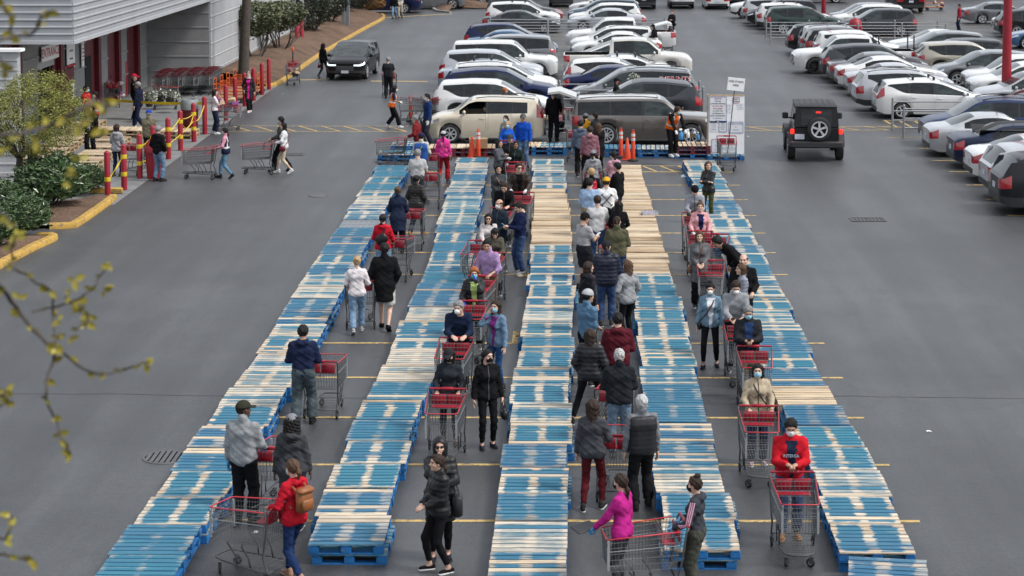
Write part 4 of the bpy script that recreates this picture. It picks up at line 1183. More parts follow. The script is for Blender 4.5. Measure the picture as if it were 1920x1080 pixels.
TY['hatch'] = car_type('hatch', 4.62, 1.78, 1.58, .32, .2, 2.78, .9,
    [(-2.31, .9), (-2.26, 1.1), (-1.98, 1.44), (-1.9, 1.50), (-.9, 1.575), (-.2, 1.57), (.2, 1.50), (1.42, .98), (1.58, .95), (2.05, .84), (2.25, .72), (2.31, .62)],
    [(-2.31, .86), (-2.0, 1.08), (-1.0, 1.0), (.9, .92), (1.5, .88), (2.05, .78), (2.31, .58)],
    [(-1.9, -1.12, 'q'), (-1.05, -.16, 'r'), (-.08, 1.18, 'f')], 1.42, .12, -1.95, -2.28, .74, False, .13, tl=(3, 5), kick=.22)
TY['minivan'] = car_type('minivan', 5.1, 1.98, 1.76, .34, .2, 3.02, .96,
    [(-2.55, 1.0), (-2.5, 1.15), (-2.26, 1.62), (-2.15, 1.68), (-.8, 1.755), (.2, 1.74), (.55, 1.66), (1.55, 1.07), (1.72, 1.03), (2.25, .92), (2.46, .82), (2.55, .68)],
    [(-2.55, .98), (-2.2, 1.10), (1.2, .98), (1.6, .95), (2.25, .83), (2.55, .64)],
    [(-2.2, -1.16, 'q'), (-1.08, .04, 'r'), (.12, 1.26, 'f')], 1.55, .45, -2.24, -2.52, .80, False, .12, tl=(3, 5))
TY['pickup'] = car_type('pickup', 5.9, 2.02, 1.92, .41, .32, 3.68, 1.0,
    [(-2.95, 1.14), (-.85, 1.16), (-.80, 1.80), (-.7, 1.88), (.1, 1.92), (.75, 1.90), (.98, 1.83), (1.62, 1.26), (1.8, 1.22), (2.6, 1.16), (2.84, 1.08), (2.95, .9)],
    [(-2.95, 1.12), (-1.0, 1.13), (1.4, 1.15), (1.8, 1.14), (2.6, 1.07), (2.95, .88)],
    [(-.66, .22, 'r'), (.32, 1.38, 'f')], 1.62, .88, -.72, -.84, .82, False, .08, bed=-.86, nose=.88, tail=.95, grille_rows=(1, 2, 3))
TY['boxcar'] = car_type('boxcar', 4.14, 1.80, 1.62, .34, .2, 2.55, .82,
    [(-2.07, .98), (-2.03, 1.1), (-1.90, 1.50), (-1.82, 1.57), (-.6, 1.61), (.3, 1.62), (.58, 1.55), (1.16, 1.08), (1.3, 1.05), (1.75, .98), (1.98, .88), (2.07, .72)],
    [(-2.07, .98), (-1.8, 1.06), (.9, 1.02), (1.3, .99), (1.75, .88), (2.07, .68)],
    [(-1.50, -1.0, 'q'), (-.94, -.10, 'r'), (-.02, .92, 'f')], 1.16, .48, -1.88, -2.04, .84, False, .09, tl=(3, 6))
TY['wagon'] = car_type('wagon', 5.13, 1.93, 1.70, .38, .22, 2.99, .93,
    [(-2.56, 1.0), (-2.53, 1.12), (-2.42, 1.60), (-2.34, 1.66), (-.6, 1.70), (.5, 1.69), (.72, 1.62), (1.30, 1.12), (1.5, 1.09), (2.3, 1.02), (2.48, .94), (2.56, .80)],
    [(-2.56, 1.02), (-2.2, 1.06), (1.2, 1.03), (1.5, 1.01), (2.3, .94), (2.56, .78)],
    [(-2.36, -1.26, 'q'), (-1.18, -.12, 'r'), (-.02, 1.06, 'f')], 1.30, .62, -2.4, -2.54, .86, False, .07)
CARS = []
def car(kind, x, y, face, col, label, group='cars parked in the lot', rails=False, rack=False, flake=.0, rim=0, rimc=None, lit=None, clad=None, name=None, extra=None):
    ct = TY[kind]; nm = {'suv': 'suv', 'crossover': 'suv', 'boxysuv': 'suv', 'sedan': 'sedan_car', 'hatch': 'hatchback_car', 'minivan': 'minivan', 'pickup': 'pickup_truck', 'boxcar': 'compact_car', 'wagon': 'station_wagon'}[kind]
    cat = {'pickup': 'pickup truck', 'minivan': 'minivan'}.get(kind, 'car')
    t = empty(name or nm, (x, y, 0), rad(face), label, cat, group)
    pm = paint(col, flake); doors = {}; body = None
    for p in ct.parts:
        mats = [pm] if p[2] == 0 else None
        if p[0] == 'headlight' and lit == 'h': mats = [HLIT]
        o = None
        if p[0] == 'body': o = obj(p[0], p[1], t); o.material_slots[0].link = 'OBJECT'; o.material_slots[0].material = pm; body = o
        else: o = obj(p[0], p[1], t, mats=mats)
        if p[0] == 'door': doors[p[3]] = o
    for yy in (ct.yf, ct.yr):
        for s in (-1, 1):
            wobj = obj('wheel', M_TYRE, t, (s * (ct.W / 2 - .125), yy, ct.r), (0, 0, 0 if s < 0 else PI), scale=ct.r / .35)
            obj('rim', RIMS[rim], wobj, rot=(RD.uniform(0, 6), 0, 0), mats=[rimc] if rimc else None)
    if rails: obj('roof_rail', ct.rails, t)
    if rack: obj('roof_rack', ct.rack, t)
    t.scale = (1, RD.uniform(.965, 1.035), RD.uniform(.965, 1.035)) if group == 'cars parked in the lot' else (1, 1, 1)
    CARS.append((t, ct, x, y, face)); return t
WHT, SIL, GRY, DGR, BLK_, NAV, BLU, RED_, GLD, BEI = (.66, .66, .65), (.42, .43, .45), (.14, .145, .155), (.045, .048, .055), (.012, .012, .014), (.010, .016, .06), (.03, .10, .22), (.28, .012, .02), (.36, .33, .27), (.60, .53, .41)
LBL = (.30, .36, .42); GRN = (.03, .05, .045); BGR = (.07, .10, .13)
# px centre, py of the roof line, type, nose ('R', 'L'), colour, label, options
LOT = [
 # centre block, left line
 (922, 145, 'suv', 'R', WHT, 'white hatch-backed SUV parked directly behind the beige boxy car', {}),
 (936, 126, 'crossover', 'R', NAV, 'dark navy SUV with chrome window trim, second behind the beige car', dict(flake=.2)),
 (943, 112, 'suv', 'R', WHT, 'white SUV with roof rails just beyond the dark navy one', dict(rails=True)),
 (912, 106, 'sedan', 'R', LBL, 'pale blue wagon-like car with roof racks squeezed between white and silver SUVs', dict(rack=True)),
 (915, 95, 'suv', 'R', SIL, 'silver SUV with tall red tail lamps at the left edge of the middle block', dict(flake=.3)),
 (952, 86, 'sedan', 'R', SIL, 'silver saloon whose nose sticks out past the white square SUV', dict(flake=.3)),
 (945, 71, 'boxysuv', 'R', WHT, 'large square white SUV with black rear side glass', {}),
 (935, 68, 'sedan', 'R', SIL, 'silver car mostly hidden behind the square white SUV', {}),
 (928, 62, 'minivan', 'L', GRY, 'grey minivan with its red tail lamp on the right', dict(flake=.3)),
 (960, 55, 'sedan', 'R', BLU, 'steel blue saloon behind the grey minivan', dict(flake=.3)),
 (946, 40, 'crossover', 'R', NAV, 'navy SUV with a chrome window loop beside the cart corral', dict(flake=.2)),
 (975, 22, 'sedan', 'R', DGR, 'dark saloon seen through the rails of the middle cart corral', {}),
 (978, 8, 'suv', 'R', WHT, 'white SUV with roof racks beyond the middle corral', dict(rack=True)),
 (985, 5, 'sedan', 'R', RED_, 'dark red saloon peeping out behind the white roof-racked SUV', {}),
 (975, -1, 'suv', 'R', DGR, 'dark grey SUV at the far end of the middle block', {}),
 # centre block, right line
 (1200, 147, 'crossover', 'L', DGR, 'charcoal SUV with chrome quarter window right behind the taupe wagon', dict(flake=.2)),
 (1188, 124, 'minivan', 'L', GRY, 'grey minivan lettered on its rear window', dict(flake=.25, rails=True)),
 (1160, 119, 'sedan', 'R', NAV, 'navy saloon with its red tail lamp behind the lettered minivan', {}),
 (1150, 113, 'hatch', 'R', WHT, 'white hatchback with a spoiler behind the navy saloon', {}),
 (1132, 103, 'sedan', 'L', WHT, 'pearl white saloon with roof racks in the middle block', dict(rack=True)),
 (1122, 96, 'sedan', 'L', GRY, 'charcoal saloon behind the pearl white saloon', dict(flake=.2)),
 (1158, 69, 'pickup', 'R', (.56, .54, .50), 'off-white pickup truck with its bed to the left', {}),
 (1128, 74, 'hatch', 'L', WHT, 'white car with a dark rear screen behind the off-white pickup bed', {}),
 (1156, 58, 'sedan', 'L', WHT, 'white saloon with a red tail lamp behind the off-white pickup cab', {}),
 (1150, 45, 'suv', 'L', WHT, 'white SUV with its tailgate raised for loading', dict(rails=True)),
 (1118, 29, 'pickup', 'L', WHT, 'tall white pickup truck facing left next to the corral', {}),
 (1110, 20, 'sedan', 'L', SIL, 'silver saloon behind the rails and the tall white pickup', {}),
 (1125, 8, 'suv', 'L', WHT, 'white SUV far back in the right line of the middle block', {}),
 (1108, 0, 'suv', 'L', BGR, 'blue-grey SUV near the far edge of the middle block', dict(flake=.2)),
 (1090, -7, 'sedan', 'L', WHT, 'white car nearest the far edge of the middle block', {}),
 # right block, left line
 (1752, 143, 'hatch', 'R', WHT, 'white tall hatchback with black roof racks behind the low rails', dict(rack=True)),
 (1708, 127, 'suv', 'R', SIL, 'silver SUV with square red tail lamps next to the white tall hatchback', dict(rails=True, flake=.3)),
 (1685, 115, 'sedan', 'R', SIL, 'silver saloon with a ducktail in the right block', dict(flake=.3)),
 (1670, 104, 'sedan', 'R', WHT, 'white saloon with a black boot lip in the right block', {}),
 (1652, 95, 'sedan', 'R', GRY, 'grey compact saloon with a red lamp beside the white pickup', dict(flake=.3)),
 (1640, 80, 'crossover', 'R', DGR, 'charcoal SUV with slanted tail lamps covering the white pickup door', dict(flake=.2)),
 (1600, 61, 'pickup', 'L', WHT, 'white pickup truck with black lettering on its rear side window', dict(rim=1, rimc='C')),
 (1608, 56, 'suv', 'R', WHT, 'white square-backed SUV behind the lettered pickup', {}),
 (1590, 50, 'suv', 'R', BLK_, 'black SUV with bright red lamps behind the lettered pickup', {}),
 (1578, 45, 'suv', 'R', SIL, 'silver SUV with roof rails two cars from the right corral', dict(rails=True)),
 (1558, 40, 'crossover', 'R', BLK_, 'black SUV with a sloping tail beside the right corral', {}),
 (1512, 13, 'suv', 'R', GRN, 'dark green SUV parked behind the right corral rails', {}),
 (1492, 6, 'suv', 'R', WHT, 'white SUV with roof rack behind the dark green SUV', dict(rack=True)),
 (1470, 1, 'suv', 'L', BLK_, 'black SUV nose-out at the far left of the right block', {}),
 (1462, -4, 'suv', 'R', SIL, 'silver SUV at the far left of the right block', {}),
 (1430, -12, 'suv', 'L', WHT, 'white SUV in the farthest corner of the right block', {}),
 # right block, right line
 (1648, 18, 'sedan', 'L', SIL, 'silver car behind the right corral, farthest right inside the rails', dict(flake=.3)),
 (1640, 12, 'suv', 'L', DGR, 'dark SUV behind the silver car at the right corral', {}),
 (1622, 7, 'suv', 'L', WHT, 'white SUV deep in the far right block', {}),
 (1600, 1, 'suv', 'L', GRY, 'grey SUV deep in the far right block', {}),
 (1750, 54, 'sedan', 'L', WHT, 'white saloon beyond the pickup bed with stake posts', {}),
 (1765, 57, 'crossover', 'L', GRY, 'slate grey SUV-wagon beyond the pickup bed', dict(flake=.2)),
 (1800, 69, 'suv', 'L', DGR, 'dark SUV behind the gold one', {}),
 (1808, 73, 'suv', 'R', GLD, 'pale gold SUV with its red tail lamp on the left', dict(flake=.3)),
 (1848, 90, 'crossover', 'L', GRY, 'slate grey SUV with a big twin grille facing left', dict(flake=.2)),
 (1905, 100, 'suv', 'L', WHT, 'white SUV with a slatted chrome grille left of the red pole', {}),
 (1922, 111, 'crossover', 'L', WHT, 'white SUV with a black shield grille by the red pole', {}),
 (1938, 131, 'suv', 'L', SIL, 'silver SUV with kidney-shaped grille by the foot of the red pole', dict(flake=.3)),
 (1950, 148, 'suv', 'L', SIL, 'silver SUV with a striped grille at the foot of the red pole', dict(flake=.3)),
 # right block, nearest cars
 (1848, 181, 'suv', 'L', (.02, .035, .09), 'navy wagon-backed SUV with silver hood facing left by the low rails', dict(flake=.3, rails=True)),
 (1866, 209, 'sedan', 'R', SIL, 'silver saloon with tall stacked tail lamps, next to the navy SUV', dict(flake=.3)),
 (1934, 228, 'sedan', 'R', (.008, .014, .04), 'dark navy soft-top convertible with black roof', dict(soft=True)),
 (1992, 250, 'sedan', 'R', WHT, 'white coupe with a black boot spoiler at the right picture edge', {}),
 (2002, 262, 'crossover', 'R', SIL, 'silver-white sporty SUV with slim tail lamp at the right edge', {}),
 (2030, 284, 'crossover', 'R', BLK_, 'black SUV with tall hockey-stick tail lamps at the right edge', {}),
 # far right corner
 (1875, 1, 'sedan', 'R', GRY, 'grey saloon alone beside the red lamp pole in the far right corner', dict(flake=.3)),
 (1935, 9, 'suv', 'L', WHT, 'white SUV with a black mesh nose in the far right corner', {}),
 (1945, 15, 'crossover', 'R', BLK_, 'black SUV with tall red lamps behind the red pole', {}),
 (1965, 40, 'sedan', 'L', BLU, 'blue car cut by the right edge far back', {}),
]
placed = []
for px, py, kind, nose_, col, lab, op in LOT:
    ct = TY[kind]; p = G(px, py + 2, ct.H - .02)
    placed.append([p.x, p.y, kind, nose_, col, lab, op])
# spread neighbours so that no two cars share ground
blocks = {}
for q in placed:
    b = 0 if q[0] < -.2 else (1 if q[0] < 8 else (2 if q[0] < 16.3 else (4 if q[0] < 23.4 else 3)))
    if b < 2 and q[1] > 115: q[1] += 3.2
    if b == 2 and q[1] > 115: q[1] += 1.5
    blocks.setdefault(b, []).append(q)
for b, qs in blocks.items():
    qs.sort(key=lambda q: q[1])
    for _ in range(60):
        for a, c in zip(qs, qs[1:]):
            if abs(a[0] - c[0]) < 5.0:
                need = (TY[a[2]].W + TY[c[2]].W) / 2 + .25 - (c[1] - a[1])
                if need > 0: a[1] -= need * .3; c[1] += need * .7
XLIM = {0: (-5.75, -.35), 1: (-.1, 5.45), 2: (10.9, 16.5), 4: (16.4, 22.0)}
for b, qs in blocks.items():
    for x, y, kind, nose_, col, lab, op in qs:
        if b in XLIM:
            h = TY[kind].L / 2; x = min(max(x, XLIM[b][0] + h - .5), XLIM[b][1] - h + .5)
        op = dict(op); soft = op.pop('soft', None)
        if op.get('rimc') == 'C': op['rimc'] = CHROME
        t = car(kind, x, y, -90 if nose_ == 'R' else 90, col, lab, **op)
        if soft:
            for ch in t.children:
                if ch.name.startswith('body'): pass
            ct = TY[kind]; mb = MB(); vs = []
            yy = np.linspace(-1.6, .3, 9)
            for y_ in yy:
                z = ct.ZT(y_) + .012; zb = ct.ZB(y_) + .02
                for u in (-1, -.72, -.4, 0, .4, .72, 1):
                    vs.append((u * (.66 + .16 * (abs(u) == 1)), y_, (z - (.06 if abs(u) > .5 else 0)) if abs(u) < 1 else max(zb + .28, z - .24)))
            mb.add(vs, [(i * 7 + j, i * 7 + j + 1, (i + 1) * 7 + j + 1, (i + 1) * 7 + j) for i in range(8) for j in range(6)])
            obj('soft_top', mb.mesh('soft_top', plain('black_canvas', (.03, .03, .032), .9, 0, .2, 12), 180), t)
        if 'lettered' in lab and kind == 'minivan':
            text('IMPRINTS', .27, t, (-TY[kind].W / 2 + .035, -1.62, 1.33), (rad(78), 0, -PI / 2), WHITE, 'lettering_outline', ext=.004, sx=1.1)
            text('IMPRINTS', .24, t, (-TY[kind].W / 2 + .02, -1.62, 1.33), (rad(78), 0, -PI / 2), REDT, 'lettering', ext=.006, sx=1.16)
        if 'black lettering' in lab:
            text('adanac', .30, t, (TY[kind].W / 2 * .93, -.18, 1.50), (rad(76), 0, PI / 2), WHITE, 'lettering', ext=.003)
            text('4x4', .16, t, (TY[kind].W / 2 + .004, -2.3, .98), (PI / 2, 0, PI / 2), BLKT, 'lettering', ext=.003)
            for s in (-1, 1):
                for y_ in (-1.1, -2.8): mb = MB(); mb.tube([(s * .9, y_, .9), (s * .9, y_, 1.95)], .035, 6); obj('stake_post', mb.mesh('stake_post', BTRIM, 60), t)
        if 'tailgate raised' in lab:
            mb = MB(); ct = TY[kind]
            mb.prism([(-2.05, 1.66), (-2.9, 1.88), (-3.15, 1.80), (-3.12, 1.74), (-2.9, 1.80), (-2.05, 1.60)], -.72, .72, M=Matrix(((0, 0, 1, 0), (1, 0, 0, 0), (0, 1, 0, 0), (0, 0, 0, 1))))
            obj('tailgate', mb.mesh('tailgate', [PAINT0], 40), t, mats=[paint(col)])
# cars parked across the far edge, tails towards the viewer
for px, py, kind, col, f, lab in ((1207, 18, 'suv', BLK_, 0, 'black SUV seen from behind at the far edge above the middle block'), (1279, 17, 'suv', WHT, 0, 'white SUV seen from behind at the far edge of the centre lane'), (1345, 18, 'sedan', WHT, 0, 'white saloon seen from behind at the far edge of the centre lane'),
        (1052, 14, 'suv', BLK_, 0, 'black SUV tail at the far edge behind the middle rails'), (1705, 24, 'pickup', BLK_, 0, 'black pickup truck tail with a chrome bumper in the far right'), (1540, 8, 'suv', BLK_, 90, 'black SUV side-on behind the right corral at the top edge'), (1390, 8, 'sedan', GRY, 0, 'grey saloon tail at the far edge near the right block')):
    p = G(px, py); car(kind, p.x, p.y + 2.3, f, col, lab)
for px, py, kind, col, f, lab in ((722, 25, 'minivan', NAV, 88, 'dark navy minivan behind the couple in the far lane'), (806, 18, 'wagon', GRY, -86, 'grey van-like wagon by the traffic cone on the far island'), (868, 13, 'minivan', (.10, .11, .12), 92, 'slate grey van with hubcaps behind the bark island'), (775, 14, 'sedan', SIL, -80, 'silver saloon behind the grey van in the far lane')):
    p = G(px, py); car(kind, p.x, p.y + 1, f, col, lab)
# moving or loading cars near the queue
p = G(655, 150); car('suv', p.x, p.y + 1.9, 176, (.010, .011, .013), 'dark grey compact SUV driving towards the viewer with lit head lamps', 'vehicles in the lanes', lit='h', flake=.2)
p = G(915, 262); SOUL = car('boxcar', p.x - .05, p.y - .15, 90, BEI, 'beige boxy compact car with its driver, stopped across the head of the queue', 'vehicles in the lanes', rails=True, rim=2)
p = G(1207, 266); FLEX = car('wagon', p.x, p.y - .1, -90, (.115, .10, .088), 'taupe boxy wagon with a silver roof and its tailgate open', 'vehicles in the lanes', rails=True, rim=1, flake=.3)
mb = MB(); mb.prism([(-2.40, 1.70), (-3.0, 1.92), (-3.42, 1.86), (-3.42, 1.79), (-3.0, 1.83), (-2.40, 1.62)], -.78, .78, M=Matrix(((0, 0, 1, 0), (1, 0, 0, 0), (0, 1, 0, 0), (0, 0, 0, 1))))
obj('tailgate', mb.mesh('tailgate', [PAINT0], 40), FLEX, mats=[paint((.45, .44, .42))])
mb = MB(); ys = np.linspace(-2.3, .55, 12); vs = []
for y_ in ys:
    for u in (-1, -.8, 0, .8, 1): vs.append((u * .80, y_, TY['wagon'].ZT(y_) + (.006 if abs(u) < .7 else (-.012 if abs(u) < .9 else -.05))))
mb.add(vs, [(i * 5 + j, i * 5 + j + 1, (i + 1) * 5 + j + 1, (i + 1) * 5 + j) for i in range(11) for j in range(4)])
obj('roof_panel', mb.mesh('roof_panel', paint((.45, .44, .42), .3), 180), FLEX)

# the black off-roader with a spare wheel
def offroader(x, y, face, label):
    t = empty('offroad_car', (x, y, 0), rad(face), label, 'car', 'vehicles in the lanes')
    bp = plain('black_offroad_paint', (.009, .0095, .011), .35, 0, .15, 4, spec=.35); ht = plain('hardtop', (.022, .023, .026), .65, 0, .1, 4)
    mb = MB(); mb.box(0, -.55, .82, 1.5, 2.6, .66, bev=.05); mb.box(0, 1.32, .86, 1.28, 1.25, .5, bev=.06); mb.box(0, 1.0, .52, 1.0, 2.2, .2)
    obj('body', mb.mesh('body', bp, 30), t)
    mb = MB()
    def hull(z0, z1, a0, a1): pass
    vs = [(-.74, -1.84, 1.15), (.74, -1.84, 1.15), (.74, .48, 1.15), (-.74, .48, 1.15), (-.66, -1.78, 1.80), (.66, -1.78, 1.80), (.66, .22, 1.82), (-.66, .22, 1.82)]
    mb.add(vs, [(0, 1, 5, 4), (1, 2, 6, 5), (2, 3, 7, 6), (3, 0, 4, 7), (4, 5, 6, 7)])
    obj('cabin', mb.mesh('cabin', bp), t)
    mb = MB(); mb.box(0, -.78, 1.82, 1.40, 2.12, .07, bev=.03)
    for k in range(6): mb.box(-.5 + k * .2, -.78, 1.858, .03, 1.9, .012)
    obj('hardtop', mb.mesh('hardtop', ht, 40), t)
    mb = MB(); mb.add([(-.52, -1.85, 1.22), (.52, -1.85, 1.22), (.50, -1.80, 1.72), (-.50, -1.80, 1.72)], [(0, 1, 2, 3)]); obj('rear_window', mb.mesh('rear_window', GLS), t)
    for s in (-1, 1):
        for a, b in ((-1.70, -.85), (-.78, -.05)):
            mb = MB(); q = [(s * .745, a, 1.2), (s * .745, b, 1.2), (s * .685, b, 1.72), (s * .685, a, 1.72)]; mb.add(q, [(0, 1, 2, 3) if s > 0 else (3, 2, 1, 0)]); obj('side_window', mb.mesh('side_window', GLS), t)
        for yy in (1.18, -1.28):
            mb = MB(); pts = [(s * .82, yy + .56 * math.cos(a), .42 + .50 * math.sin(a)) for a in np.linspace(.15, PI - .15, 9)]
            vs = [(p[0] - s * .14, p[1], p[2]) for p in pts] + [(p[0] + s * .12, p[1], p[2]) for p in pts] + [(p[0] + s * .12, p[1], p[2] - .07) for p in pts]
            fs = [(i, i + 1, 9 + i + 1, 9 + i) for i in range(8)] + [(9 + i, 10 + i, 19 + i, 18 + i) for i in range(8)]
            mb.add(vs, [f if s < 0 else f[::-1] for f in fs]); obj('wheel_flare', mb.mesh('wheel_flare', BTRIM, 50), t)
            wobj = obj('wheel', M_TYRE, t, (s * .80, yy, .41), (0, 0, 0 if s < 0 else PI), scale=(1.15, 1.17, 1.17)); obj('rim', RIMS[0], wobj)
        mb = MB(); mb.box(s * .80, -1.86, 1.0, .13, .1, .17, bev=.02); obj('taillight', mb.mesh('taillight', BRAKE), t)
        mb = MB(); mb.box(s * .92, .35, 1.28, .2, .1, .22, bev=.03); mb.box(s * .78, .37, 1.2, .12, .05, .05); obj('mirror', mb.mesh('mirror', BTRIM, 40), t)
    mb = MB(); mb.box(0, -2.0, .58, 1.72, .22, .22, bev=.04); obj('rear_bumper', mb.mesh('rear_bumper', BTRIM, 40), t)
    mb = MB(); mb.box(0, 2.02, .6, 1.6, .2, .2, bev=.04); obj('front_bumper', mb.mesh('front_bumper', BTRIM, 40), t)
    mb = MB(); mb.box(-.56, -1.89, .83, .32, .03, .17); obj('licence_plate', mb.mesh('licence_plate', PLATE), t)
    mb = MB(); mb.box(.06, -1.84, 1.64, .17, .03, .05); obj('brake_light', mb.mesh('brake_light', BRAKE), t)
    wobj = obj('spare_wheel', M_TYRE, t, (.08, -1.98, 1.10), (0, 0, PI / 2), scale=(1.1, 1.12, 1.12)); obj('rim', RIMS[0], wobj, rot=(.3, 0, 0))
    return t
p = G(1530, 296); offroader(p.x + .0, p.y + 1.0, -3, 'black open-lane off-roader with a spare wheel on its tail and lit brake lamps')
# ---------------------------------------------------------------- people: bodies and clothes grown as smooth surfaces around a posed skeleton
EDG = [(0, 1), (2, 3), (4, 5), (6, 7), (0, 2), (1, 3), (4, 6), (5, 7), (0, 4), (1, 5), (2, 6), (3, 7)]
OFS = np.array([[i & 1, (i >> 1) & 1, (i >> 2) & 1] for i in range(8)])
def snet(D, org, h):
    S = D < 0
    c = np.zeros(tuple(s - 1 for s in D.shape), dtype=np.int8)
    for o in OFS: c += S[o[0]:o[0] + c.shape[0], o[1]:o[1] + c.shape[1], o[2]:o[2] + c.shape[2]]
    act = np.argwhere((c > 0) & (c < 8))
    if not len(act): return np.zeros((0, 3)), []
    idx = np.full(c.shape, -1, dtype=np.int32); idx[tuple(act.T)] = np.arange(len(act))
    vals = np.stack([D[act[:, 0] + o[0], act[:, 1] + o[1], act[:, 2] + o[2]] for o in OFS], 1)
    acc = np.zeros((len(act), 3)); cnt = np.zeros(len(act))
    for a, b in EDG:
        va, vb = vals[:, a], vals[:, b]; m = (va < 0) != (vb < 0)
        t = np.where(m, va / np.where(m, va - vb, 1), 0)
        p = OFS[a] + (OFS[b] - OFS[a]) * t[:, None]
        acc[m] += p[m]; cnt[m] += 1
    V = (act + acc / cnt[:, None]) * h + org
    F = []
    for ax in range(3):
        b, cc = (ax + 1) % 3, (ax + 2) % 3
        sl0 = [slice(None)] * 3; sl1 = [slice(None)] * 3; sl0[ax] = slice(0, -1); sl1[ax] = slice(1, None)
        s0, s1 = S[tuple(sl0)], S[tuple(sl1)]
        e = np.argwhere(s0 != s1)
        e = e[(e[:, b] > 0) & (e[:, cc] > 0) & (e[:, b] < D.shape[b] - 1) & (e[:, cc] < D.shape[cc] - 1)]
        if not len(e): continue
        flip = S[tuple(e.T)]
        ub = np.zeros(3, int); ub[b] = 1; uc = np.zeros(3, int); uc[cc] = 1
        q = np.stack([idx[tuple((e - ub - uc).T)], idx[tuple((e - uc).T)], idx[tuple(e.T)], idx[tuple((e - ub).T)]], 1)
        q[~flip] = q[~flip][:, ::-1]
        F.append(q)
    F = np.concatenate(F); F = F[(F >= 0).all(1)]
    return V, F
def grid(lo, hi, h):
    lo, hi = np.array(lo, float), np.array(hi, float); n = np.ceil((hi - lo) / h).astype(int) + 2
    ax = [(lo[k] - h * .5 + np.arange(n[k]) * h).astype(np.float32) for k in range(3)]
    X, Y, Z = np.meshgrid(*ax, indexing='ij'); return X, Y, Z, np.array([a[0] for a in ax])
def sd_cap(P, a, b, ra, rb):
    X, Y, Z = P; a = np.asarray(a, float); b = np.asarray(b, float); ab = b - a; L = float(ab @ ab) + 1e-9
    px, py, pz = X - a[0], Y - a[1], Z - a[2]
    t = np.clip((px * ab[0] + py * ab[1] + pz * ab[2]) / L, 0, 1)
    return np.sqrt((px - t * ab[0]) ** 2 + (py - t * ab[1]) ** 2 + (pz - t * ab[2]) ** 2) - (ra + (rb - ra) * t)
def sd_ell(P, c, r):
    X, Y, Z = P
    k = np.sqrt(((X - c[0]) / r[0]) ** 2 + ((Y - c[1]) / r[1]) ** 2 + ((Z - c[2]) / r[2]) ** 2)
    return (k - 1) * min(r)
def smin(a, b, k):
    h = np.clip(.5 + .5 * (b - a) / k, 0, 1); return b + (a - b) * h - k * h * (1 - h)
def smax(a, b, k): return -smin(-a, -b, k)
def to_mesh(name, V, F, mats, mi=None):
    me = bpy.data.meshes.new(name); F = np.asarray(F, dtype=np.int32)
    me.vertices.add(len(V)); me.vertices.foreach_set('co', np.asarray(V, dtype=np.float32).ravel())
    me.loops.add(len(F) * 4); me.loops.foreach_set('vertex_index', F.ravel())
    me.polygons.add(len(F)); me.polygons.foreach_set('loop_start', np.arange(len(F), dtype=np.int32) * 4)
    me.polygons.foreach_set('use_smooth', np.ones(len(F), dtype=bool))
    for m in mats: me.materials.append(m)
    if mi is not None: me.polygons.foreach_set('material_index', np.asarray(mi, dtype=np.int32))
    me.update(calc_edges=True); return me
# ---- head template (face towards +Y, origin between the ears)
def head_sdf(P, fem=False):
    d = sd_ell(P, (0, -.012, .028), (.074, .094, .09))
    d = smin(d, sd_ell(P, (0, .026, -.045), (.056 if fem else .06, .062, .07)), .04)
    d = smin(d, sd_ell(P, (0, .066, -.088), (.024, .022, .02)), .03)
    d = smin(d, sd_cap(P, (-.035, .072, .036), (.035, .072, .036), .014, .014), .02)
    for s in (-1, 1):
        d = smax(d, -sd_ell(P, (s * .031, .095, .016), (.019, .02, .012)), .012)
        d = smin(d, sd_ell(P, (s * .031, .071, .014), (.013, .013, .011)), .004)
        d = smin(d, sd_ell(P, (s * .077, -.008, -.002), (.010, .02, .032)), .006)
        d = smin(d, sd_ell(P, (s * .042, .055, -.02), (.022, .022, .02)), .02)
    d = smin(d, sd_cap(P, (0, .082, .018), (0, .106, -.020), .008, .015), .012)
    d = smin(d, sd_cap(P, (-.018, .082, -.050), (.018, .082, -.050), .008, .008), .008)
    d = smin(d, sd_cap(P, (0, -.02, -.04), (0, -.04, -.17), .05 if fem else .056, .052 if fem else .062), .03)
    return d
def mk_head(fem):
    X, Y, Z, o = grid((-.1, -.125, -.17), (.1, .135, .135), .0078); P = (X, Y, Z)
    D = np.maximum(head_sdf(P, fem), -.165 - Z)
    V, F = snet(D, o, .0078); c = V[F].mean(1); mi = np.zeros(len(F), int)
    for s in (-1, 1):
        mi[(abs(c[:, 0] - s * .031) < .014) & (abs(c[:, 2] - .015) < .0075) & (c[:, 1] > .068)] = 1
        mi[(abs(c[:, 0] - s * .031) < .021) & (abs(c[:, 2] - .037) < .0055) & (c[:, 1] > .06)] = 3
    mi[(abs(c[:, 0]) < .022) & (abs(c[:, 2] + .051) < .0085) & (c[:, 1] > .072)] = 2
    return V, F, mi
HEADS = {False: mk_head(False), True: mk_head(True)}
